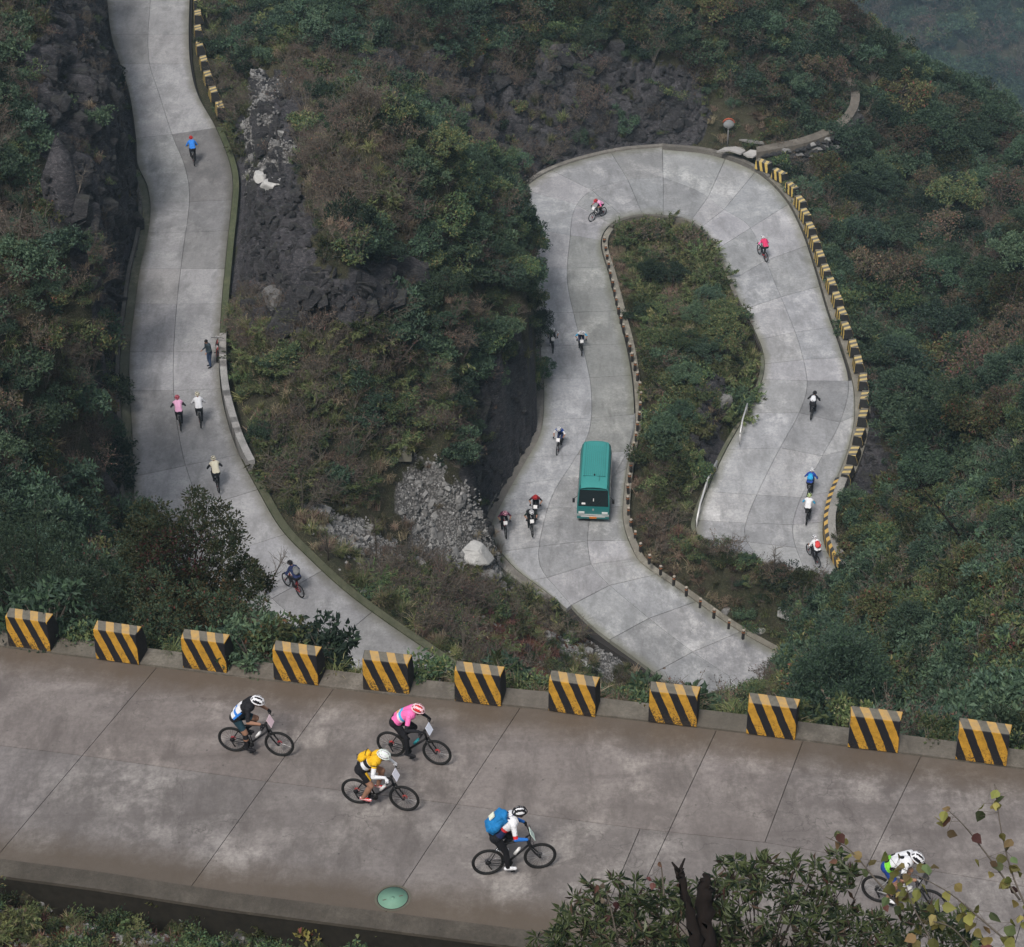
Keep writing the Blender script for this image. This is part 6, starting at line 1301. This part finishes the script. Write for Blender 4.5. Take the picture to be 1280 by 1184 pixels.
# man standing and holding a bike by the parapet of the left road
P0 = U(263, 459, 22.1); P0.z = RA.z(P0.x, P0.y) + .01
J = dict(hip=Vector((0, 0, .93)), sh=Vector((.06, 0, 1.40)), head=Vector((.12, 0, 1.60)), look=Vector((1, 0, -.5)), grip=False, arch=Vector((-.01, 0, 0)))
for k, s in (('L', 1), ('R', -1)):
    J['a' + k] = Vector((.0 + s * .05, s * .10, .09)); J['f' + k] = J['a' + k] + Vector((.15, s * .03, -.04)); J['k' + k] = Vector((.04, s * .095, .50)); J['s' + k] = Vector((.06, s * .18, 1.39)); J['h' + k] = Vector((.34, s * .20, 1.02)); J['w' + k] = Vector((.27, s * .21, 1.06)); J['e' + k] = Vector((.05, s * .26, 1.12))
me, cen, reg, par, names, R_ = body_mesh(J, .016); paint(me, cen, reg, par, names, SO(cloth('dark_slate', (.03, .045, .055)), cloth('dark_slate', (.03, .045, .055)), DENIM, DENIM, SKIN, BLK, arms=cloth('dark_slate', (.03, .045, .055))))
e = empty('person', (0, 0, 0), label='standing man in dark jacket and jeans beside the parapet of the left road', cat='person'); link('body', me, e); m = MB(); m.ball((-.01, 0, .035), (.105, .088, .10), n=14, m=8); o = m.build('hair', HAIR, e); o.matrix_local = Matrix.Translation(J['head']) @ R_.to_4x4(); e.matrix_world = Matrix.Translation(P0) @ Matrix.Rotation(rad(-140), 4, 'Z')
b = build_bike((.32, .03, .03)); cranks(b, .5); Q0 = U(271, 452, 22.15); Q0.z = RA.z(Q0.x, Q0.y) + .01; b.matrix_world = Matrix.Translation(Q0) @ Matrix.Rotation(rad(98), 4, 'Z') @ Matrix.Rotation(rad(8), 4, 'X') ; tag(b, 'red bicycle leaning by the parapet next to the standing man', 'bicycle')
# ================================================================ individual trees on the slopes
def tree_proto(kind, seed, R, H, mats, n, ll, nc, mixp=.3, spread=.30, asp=.5):
    r = np.random.default_rng(seed); P, D, cc = clump_points(r, n, R, H * .8, nc, spread, .5); P[:, 2] += H * .25; cc[:, 2] += H * .25; D[:, 2] -= .15; L = r.uniform(*ll, n)
    crown = leaves_mesh('crown', P, D, L, L * asp, mats + [M_TWIG], seed, mi=(r.random(n) < mixp).astype(int))
    tw = MB(); top = np.array([r.normal(0, .15), r.normal(0, .15), H * .75]); tw.tube([(0, 0, -.4), top * [.4, .4, .4], top], [.10 * R / 1.6, .075 * R / 1.6, .03], 6)
    for c_ in cc[:14]: b = top * r.uniform(.35, .9); tw.tube([b, b * .4 + c_ * .6, c_], [.04, .025, .01], 4, caps=False)
    return crown, tw.mesh('trunk', M_BARK)
TK = dict(teal=[tree_proto('t', 300 + i, 1.7, 2.9, [L_TEAL, L_DARK], 3400, (.10, .19), 34, .25, .24) for i in range(3)], dark=[tree_proto('t', 310 + i, 1.6, 3.0, [L_DARK, L_TEAL], 3000, (.10, .2), 28, .3, .26) for i in range(3)],
          mid=[tree_proto('t', 320 + i, 1.5, 2.7, [L_MID, L_DARK], 2600, (.10, .2), 26, .3, .26) for i in range(3)], olive=[tree_proto('t', 330 + i, 1.6, 2.8, [L_OLIVE, L_MID], 2200, (.10, .19), 26, .3, .25) for i in range(2)],
          brown=[tree_proto('t', 340 + i, 1.5, 2.9, [L_BROWN, L_OLIVE], 1300, (.08, .16), 30, .25, .26) for i in range(2)])
KN_ = dict(teal='blue-green bushy tree', dark='dark green dense tree', mid='mid-green leafy tree', olive='olive leafy tree', brown='thin brown-leaved tree')
LM = [('the traffic mirror', 909, 160), ('the curved path', 1040, 165), ('the ditch covers', 930, 190), ('the hairpin top', 827, 185), ('the highest hairpin block', 955, 212), ('the middle hairpin blocks', 1045, 400), ('the lower hairpin blocks', 1065, 540), ('the striped wall', 1040, 660), ('the bus', 741, 600), ('the bus road end', 950, 830), ('the right end barrier', 1228, 925),
      ('the dead branch', 1190, 670), ('the mound crest', 450, 130), ('the pale boulder pair', 340, 230), ('the dark outcrop', 440, 350), ('the gravel scree', 540, 640), ('the concrete block', 498, 567), ('the cliff beside the bus road', 650, 500), ('the island tip', 820, 280), ('the island middle', 870, 450), ('the valley gap', 1200, 90), ('the left cliff', 110, 180), ('the parapet', 285, 480), ('the olive tree', 250, 690), ('the top left road', 190, 20), ('the frame top above the hairpin', 800, 10), ('the dark rock band', 620, 150), ('the right frame edge', 1275, 400), ('the right frame edge low', 1275, 700)]
def where_is(a, b):
    nm, lx, ly = min(LM, key=lambda q: (q[1] - a) ** 2 + (q[2] - b) ** 2); dx, dy = a - lx, b - ly; d = math.hypot(dx, dy); q = 'right beside ' if d < 22 else ('just ' if d < 55 else ('' if d < 100 else 'well '))
    if d < 22: return q + nm
    v = 'up' if dy < -abs(dx) * .4 else ('down' if dy > abs(dx) * .4 else ''); h = 'left' if dx < -abs(dy) * .4 else ('right' if dx > abs(dy) * .4 else ''); s = {'up': 'above', 'down': 'below', '': ''}[v]
    return q + ((s + ' and ' + h + ' of ') if s and h else ((s + ' ') if s else h + ' of ')) + nm
used_lab = {}
def put_tree(a, b, kind, sc, zs=1.0, P=None, lab=None):
    P = P or hit(a, b); i = int(((a * 7 + b * 13) // 5) % len(TK[kind])); cr, tr = TK[kind][i]
    if P.y > 230: return
    lab = lab or '%s %s %s' % ('small' if sc < .8 else ('tall' if sc > 1.25 else ''), KN_[kind], where_is(a, b)); lab = lab.strip()
    if lab in used_lab: return
    used_lab[lab] = 1
    e = empty('tree', P, label=lab, cat='tree', group=KN_[kind].replace(' tree', ' trees') + ' on the slopes'); e.scale = (sc, sc, sc * zs); e.rotation_euler = (0, 0, random.uniform(0, 6.28)); link('crown', cr, e); link('trunk', tr, e)
def strew(poly, n, kinds, smin, smax, mind=24):
    xs = [p[0] for p in poly]; ys = [p[1] for p in poly]; got = []; tries = 0
    while len(got) < n and tries < 4000:
        tries += 1; a, b = random.uniform(min(xs), max(xs)), random.uniform(min(ys), max(ys))
        if not inpoly(np.array([a]), np.array([b]), poly)[0] or any((a - c) ** 2 + (b - d) ** 2 < mind ** 2 for c, d in got): continue
        if abs(a - 915) < 45 and 110 < b < 235: continue
        P = hit(a, b); gi = int(np.argmin((x - P.x) ** 2 + (y - P.y) ** 2))
        if dmin[gi] < 1.9 or m_grav[gi] > .5: continue
        got.append((a, b)); put_tree(a, b, random.choice(kinds), random.uniform(smin, smax), random.uniform(.85, 1.2))
strew([(400, 0), (1060, 0), (1060, 120), (960, 165), (830, 100), (700, 60), (560, 70), (430, 60)], 40, ['dark', 'dark', 'teal', 'brown', 'olive', 'brown'], .7, 1.35, 28)
strew([(1010, 230), (1140, 120), (1280, 190), (1280, 560), (1150, 640), (1100, 540), (1085, 440), (1050, 320)], 62, ['teal', 'dark', 'dark', 'teal', 'brown', 'mid', 'olive', 'brown'], .75, 1.6, 28)
strew([(1090, 660), (1280, 520), (1280, 850), (1130, 870), (1010, 850), (1080, 760)], 26, ['mid', 'olive', 'mid', 'dark', 'teal'], .5, .95, 34)
strew([(560, 190), (650, 258), (705, 335), (690, 390), (620, 400), (585, 320)], 16, ['dark', 'teal', 'mid', 'dark'], .45, .8, 26)
strew([(500, 400), (590, 430), (570, 500), (530, 500)], 6, ['teal', 'dark'], .5, .9, 26)
strew([(800, 360), (930, 360), (955, 430), (920, 520), (840, 600), (800, 560)], 12, ['mid', 'dark', 'teal', 'mid'], .45, .75, 26)
strew([(-30, 340), (70, 320), (110, 480), (120, 620), (-30, 640)], 14, ['dark', 'brown', 'olive', 'teal'], .5, .9, 30)
strew([(1100, 100), (1200, 130), (1250, 190), (1140, 180)], 8, ['teal', 'brown', 'dark'], .6, 1.0, 26)
WN = 'topmost second third fourth fifth sixth seventh eighth ninth tenth eleventh'.split()
for i, yh in enumerate(np.linspace(127, 100, 11)[:8]):
    q = rim(yh, (.25 if 113 < yh < 122 else 1.3) + .35 * (i % 2)); gz = float(ground_z(np.array([q[0]]), np.array([q[1]]))[0]); put_tree(660, 300, ['mid', 'dark', 'teal'][i % 3], random.uniform(.68, .8), .85, Vector((q[0], q[1], gz - .1)), '%s leafy tree down the cliff rim overhanging the bus road' % (WN[i] + ('' if i == 0 else '-highest')))
for i, (a, b) in enumerate([(885, 702), (908, 712), (932, 720), (956, 727), (980, 735), (1004, 742), (1028, 750), (1048, 762)]): put_tree(a, b, ['brown', 'mid', 'olive', 'brown'][i % 4], random.uniform(.42, .6), 1.0, None, '%s from the left of the shrubby trees hiding the lower end of the right road' % ORD[i])
strew([(900, 385), (945, 385), (962, 440), (930, 480), (895, 450)], 6, ['mid', 'olive', 'mid'], .6, .9, 18)
for a, b, k_ in ((560, 215, 'mid'), (28, 375, 'teal')): put_tree(a, b, k_, 1.0)

# ---------------------------------------------------------------- bushes close to the camera, built clump by clump
def RP(a, b, Z): return Vector((0, 0, CAMZ)) + ray(a, b) * Z        # point at depth Z (metres along the view axis)
def crown_volume(name, poly, Z0, Z1, nc, rc, nl, ll, mats, mixf, base, seed, label, cat, asp=.5, stems=30, trunk_r=.09, bark=None, whorl=False):
    r = np.random.default_rng(seed); xs = [p[0] for p in poly]; ys = [p[1] for p in poly]; C = []
    while len(C) < nc:
        a = r.uniform(min(xs), max(xs), 400); b = r.uniform(min(ys), max(ys), 400); k = inpoly(a, b, poly)
        for i in np.where(k)[0]: C.append((a[i], b[i], r.uniform(Z0, Z1)))
    C = C[:nc]; W = np.array([tuple(RP(*c)) for c in C]); k = np.repeat(np.arange(nc), nl); n = len(k)
    v = r.normal(size=(n, 3)); v /= np.linalg.norm(v, axis=1, keepdims=True)
    if whorl:
        ax = r.normal(size=(nc, 3)) * .35 + [0, -.25, .8]; ax /= np.linalg.norm(ax, axis=1, keepdims=True); D = v - (v * ax[k]).sum(1)[:, None] * ax[k] * .8 + ax[k] * .15; D /= np.linalg.norm(D, axis=1, keepdims=True); L = r.uniform(*ll, n); P = W[k] + D * (L * .55)[:, None] + ax[k] * r.uniform(-.05, .05, (n, 1))
    else:
        D = v + [0, 0, .1]; L = r.uniform(*ll, n); sz = rc * (.5 + r.random(nc)); P = W[k] + v * (r.random((n, 1)) ** .4) * sz[k][:, None] * [1, 1, .7]
    mi = mixf(np.array([c[0] for c in C])[k], np.array([c[1] for c in C])[k], r)
    base = Vector(base); e = empty(name, base, label=label, cat=cat)
    f = link('foliage' if cat != 'tree' else 'crown', leaves_mesh('crown', P - np.array(base), D, L, L * asp, mats, seed, mi=mi), e)
    m = MB(); hub = Vector(W.mean(0)); hub = base.lerp(hub, .45); m.tube([Vector((0, 0, -.5)), (hub - base) * .6 + Vector((.1, 0, 0)), hub - base], [trunk_r, trunk_r * .8, trunk_r * .5], 8)
    for i in r.choice(nc, min(stems, nc), replace=False):
        t_ = Vector(W[i]) - base; q = (hub - base) * r.uniform(.5, 1); m.tube([q, q.lerp(t_, .55) + Vector(r.normal(size=3) * .08), t_], [trunk_r * .38, trunk_r * .2, .006], 5, caps=False)
    m.build('trunk' if cat == 'tree' else 'stems', bark or M_BARK, e); return e
def mixtree(a, b, r):
    q = r.random(len(a)); mi = np.where(q < .35, 1, 0); red = inpoly(a, b, [(170, 665), (255, 660), (250, 720), (180, 735)]); mi = np.where(red & (q > .72), 2, mi); yel = inpoly(a, b, [(205, 730), (290, 720), (280, 790), (210, 790)]); return np.where(yel & (q > .7), 3, mi)
L_OLIVD = leaf_mat('leaves_dark_olive', (.026, .038, .013), (.085, .095, .034)); L_REDL = leaf_mat('leaves_red', (.06, .022, .014), (.13, .045, .028)); L_YO = leaf_mat('leaves_ochre', (.12, .085, .02), (.20, .14, .04))
crown_volume('tree', [(150, 790), (140, 720), (165, 640), (200, 628), (225, 645), (240, 612), (262, 612), (280, 640), (302, 642), (305, 690), (325, 705), (338, 730), (310, 745), (300, 790)], 55, 60, 330, .28, 75, (.06, .12), [L_OLIVD, L_DARK, L_REDL, L_YO], mixtree, U(235, 812, 41.5), 501, 'broad olive green tree with reddish leaves rising behind the third barrier', 'tree', .55, 60, .10)
crown_volume('bush', [(-40, 620), (40, 640), (75, 660), (120, 690), (160, 740), (180, 800), (-40, 800)], 54, 60, 240, .34, 85, (.05, .11), [L_TEAL, L_DARK], lambda a, b, r: (r.random(len(a)) < .35).astype(int), U(60, 830, 42), 502, 'dark blue-green feathery bush behind the leftmost barriers', 'bush', .4, 50, .08)
crown_volume('bush', [(165, 700), (260, 730), (330, 750), (345, 805), (420, 820), (430, 845), (300, 825), (190, 815), (165, 790)], 52, 55, 130, .22, 70, (.05, .10), [L_DARK, L_TEAL, L_OLIVE], lambda a, b, r: r.integers(0, 3, len(a)), U(260, 838, 43), 503, 'low dark undergrowth bush between the third and fourth barriers', 'bush', .5, 30, .05)
crown_volume('bush', [(985, 890), (992, 850), (1008, 815), (1040, 790), (1100, 800), (1110, 870), (1080, 890), (990, 880)], 66, 74, 200, .42, 80, (.08, .16), [L_TEAL, L_DARK], lambda a, b, r: (r.random(len(a)) < .5).astype(int), U(1030, 900, 27), 504, 'large dark blue-green bush right of the bus road end', 'bush', .45, 40, .08)
# lance-leaved shrub in front of the camera
BUSHP = [(650, 1200), (672, 1168), (700, 1140), (722, 1108), (770, 1088), (815, 1108), (850, 1104), (880, 1092), (925, 1064), (985, 1072), (1020, 1060), (1062, 1075), (1075, 1110), (1060, 1130), (1110, 1150), (1150, 1132), (1200, 1140), (1232, 1180), (1240, 1290), (640, 1290)]
crown_volume('shrub', BUSHP, 27.5, 31.0, 900, .2, 14, (.11, .19), [L_LANCE, L_DARK, L_BROWN], lambda a, b, r: np.where(r.random(len(a)) < .06, 2, (r.random(len(a)) < .22).astype(int)), RP(940, 1330, 30.5), 505, 'glossy lance-leaved shrub along the bottom edge right of centre', 'shrub', .23, 130, .05, whorl=True)
def stake(pts, rs, name, label, seed):
    q = catmull([p for p in pts], 5); rs = np.interp(np.linspace(0, len(rs) - 1, len(q)), range(len(rs)), rs).tolist(); pts = [tuple(p) for p in q]
    m = MB(); P = [RP(a, b, Z) for a, b, Z in pts]; base = P[0]; m.tube([p - base for p in P], rs, 9); r = np.random.default_rng(seed); m.v = [tuple(np.array(v) + r.normal(size=3) * .022) for v in m.v]; return m.build(name, M_DEAD, None, label=label, cat='dead wood')
o = stake([(872, 1260, 27.2), (870, 1184, 27.2), (862, 1140, 27.1), (852, 1100, 27.05), (848, 1088, 27.0)], [.10, .085, .06, .045, .03], 'dead_branch', 'thin charred forked stem left of the thick stump in the bottom shrub', 1); o.location = RP(872, 1260, 27.2)
m = MB(); q0 = RP(849, 1090, 27.0); m.tube([Vector((0, 0, 0)), RP(840, 1078, 26.9) - q0], [.03, .012], 6); m.tube([Vector((0, 0, 0)), RP(856, 1073, 27.1) - q0], [.028, .01], 6); f_ = m.build('fork', M_DEAD, o, kind='stuff'); f_.location = q0 - o.location
o = stake([(886, 1260, 27.3), (884, 1190, 27.3), (880, 1140, 27.25), (880, 1112, 27.2), (884, 1092, 27.2)], [.14, .12, .105, .09, .03], 'stump', 'thick charred stump sticking up through the bottom shrub', 2); o.location = RP(886, 1260, 27.3)
# leafy sprigs at the lower right
def heart(m, c, d, n_, s, mi):
    d = d.normalized(); sd = d.cross(n_).normalized(); n2 = sd.cross(d); pr = [(0, 0), (.16, .34), (.45, .44), (.78, .22), (1.05, 0), (.78, -.22), (.45, -.44), (.16, -.34)]
    vs = [c + d * (u * s) + sd * (v * s) + n2 * (-abs(v) * .35 * s + .10 * s * u) for u, v in pr]; vs.append(c + d * .5 * s); m.add(vs, [(8, i, (i + 1) % 8) for i in range(8)], mi)
def sprig(pts, Z, nleaf, smin, smax, label, seed, mats, side=None):
    r = np.random.default_rng(seed); P = [RP(a, b, Z + dz) for a, b, dz in pts]; base = P[0]; Q = catmull([tuple(p - base) for p in P], 5); e = empty('sprig', base, label=label, cat='branch')
    m = MB(); m.tube([Vector(q) for q in Q], [.016 - .012 * i / len(Q) for i in range(len(Q))], 5); 
    for i in range(nleaf):
        k = r.integers(2, len(Q)); q = Vector(Q[k]); o_ = Vector(r.normal(size=3) * [.12, .10, .10]); m.tube([q, q + o_], .003, 3, caps=False); lm = MB(); s = r.uniform(smin, smax); dd = Vector(r.normal(size=3) * .6) + Vector((0, -.2, -.5)); heart(lm, Vector((0, 0, 0)), dd, Vector(r.normal(size=3) * .5 + [0, -.7, .7]), s, 0)
        me = lm.mesh('leaf', mats[int(r.integers(0, len(mats)))]); a_ = me.attributes.new('leaf', 'FLOAT', 'POINT'); a_.data.foreach_set('value', np.full(len(me.vertices), r.random() * .88, np.float32)); lf = link('leaf', me, e); lf.location = q + o_
    m.build('twig', M_TWIG, e); return e
YM = [L_YEL, L_YEL, L_MID, L_YEL, L_YO]; YR = [L_YEL, L_YO, L_REDL, L_YEL, L_MID]
sprig([(1300, 1170, 0), (1268, 1100, 0), (1252, 1040, -.1), (1243, 980, -.2)], 27, 24, .10, .16, 'upright sprig of yellow-green heart leaves at the right edge', 1, YM)
sprig([(1275, 1125, 0), (1235, 1070, 0), (1205, 1032, -.1), (1184, 1012, -.2)], 27.2, 12, .10, .16, 'sprig ending in red-brown leaves above the rightmost cyclist', 2, YR)
sprig([(1285, 1200, 0), (1222, 1145, 0), (1180, 1112, -.2), (1120, 1082, -.3)], 26.8, 34, .12, .19, 'leafy twig crossing in front of the rightmost cyclist', 3, YM)
sprig([(1130, 1140, 0), (1095, 1100, 0), (1062, 1062, -.1), (1032, 1046, -.1)], 27.5, 18, .09, .15, 'twig with yellow and rusty leaves left of the rightmost cyclist', 4, YR)
sprig([(1185, 1240, 0), (1165, 1180, 0), (1140, 1130, -.1), (1128, 1092, -.1)], 27.0, 20, .12, .19, 'low twig with large yellow-green leaves under the rightmost bicycle', 5, YM)
sprig([(1240, 1240, 0), (1215, 1190, 0), (1190, 1160, -.1), (1160, 1150, -.1)], 27.0, 14, .11, .17, 'short yellowing twig at the lower right corner of the shrub', 6, YR)
sprig([(775, 1190, 0), (762, 1130, 0), (753, 1100, -.1)], 28, 6, .07, .12, 'dry sprig with rusty leaves at the left end of the bottom shrub', 7, [L_REDL, L_BROWN])
sprig([(830, 1120, 0), (828, 1095, 0), (826, 1078, -.1)], 28, 5, .06, .10, 'tiny dry sprig left of the forked charred stem', 8, [L_REDL, L_BROWN])
# weeds below the kerb at the lower left
for i, (a, b, s_, lab) in enumerate([(140, 1122, .38, 'bright green weed in the dark ditch at the lower left'), (225, 1140, .45, 'broad green weed clump below the kerb'), (150, 1170, .35, 'green leafy weed near the bottom left edge'), (205, 1142, .32, 'small dark green weed left of the broad clump'), (385, 1172, .3, 'yellow-green weed near the end of the ditch'), (460, 1178, .35, 'green weed at the bottom edge beside the kerb end')]):
    P = hit(a, b); r = np.random.default_rng(600 + i); n = 60; C_ = r.normal(size=(n, 3)) * [s_ * .4, s_ * .4, s_ * .3] + [0, 0, s_ * .6]; Lx = r.uniform(.08, .16, n) ; tw = MB()
    for j in range(8): tw.tube([(0, 0, 0), tuple(C_[j])], [.006, .003], 3)
    e = empty('weed', P, label=lab, cat='plant'); link('foliage', leaves_mesh('foliage', C_, r.normal(size=(n, 3)) + [0, 0, .3], Lx, Lx * .75, [L_YEL if i in (0, 4) else L_MID, M_TWIG], 600 + i, twigs=tw), e)
# bare saplings and the dead tree on the right slope
def bare_tree(a, b, H, label, seed, dark=False, lean=0.0, name='bare_tree'):
    P = hit(a, b); r = np.random.default_rng(seed); m = MB(); mat = M_DEAD if dark else M_TWIG; e = empty(name, P, label=label, cat='tree')
    top = Vector((lean * H, r.normal() * .2, H)); tr = MB(); tr.tube([(0, 0, -.3), top * .35 + Vector((.05, 0, 0)), top * .7, top], [.05 * H / 3, .04 * H / 3, .022, .006], 6); tr.build('trunk', M_BARK if not dark else M_DEAD, e)
    for i in range(26):
        f = r.uniform(.25, .95); q = top * f; d = Vector(r.normal(size=3)); d.z = abs(d.z) * .8 + .4; d.normalize(); L = H * r.uniform(.2, .45) * (1.15 - f * .6); e1 = q + d * L * .5; e2 = e1 + (d + Vector(r.normal(size=3)) * .3).normalized() * L * .5; m.tube([q, e1, e2], [.014, .009, .004], 4, caps=False)
        for j in range(4): s = q.lerp(e1, r.uniform(.4, 1)); m.tube([s, s + (d + Vector(r.normal(size=3)) * .7).normalized() * L * .35], [.006, .003], 3, caps=False)
    m.build('branches', mat, e)
bare_tree(1222, 700, 4.6, 'leaning dead dark tree on the right slope', 1, True, -.75, 'dead_tree'); bare_tree(1075, 815, 4.0, 'tall bare sapling rising above the bushes below the striped wall', 2); bare_tree(1000, 800, 3.2, 'bare grey sapling beside the pale boulder', 3); bare_tree(965, 735, 3.0, 'thin bare sapling below the right arm end', 4)
bare_tree(893, 345, 1.6, 'small bare bush on the inner kerb of the hairpin', 5); bare_tree(345, 575, 1.8, 'bare twiggy shrub right of the parapet end', 6); bare_tree(470, 700, 2.6, 'bare sapling standing over the pale gravel pile', 7); bare_tree(410, 705, 2.4, 'bare sapling at the left end of the pale gravel pile', 8); bare_tree(320, 760, 3.4, 'bare branching tree reaching over the left road from the olive tree', 9, lean=.5); bare_tree(728, 808, 1.6, 'thin twiggy shrub at the lower edge of the bus road', 10); bare_tree(685, 778, 1.8, 'feathery shrub hanging over the bus road edge', 11)
bare_tree(240, 690, 3.2, 'thin bare stems standing above the olive tree', 12)
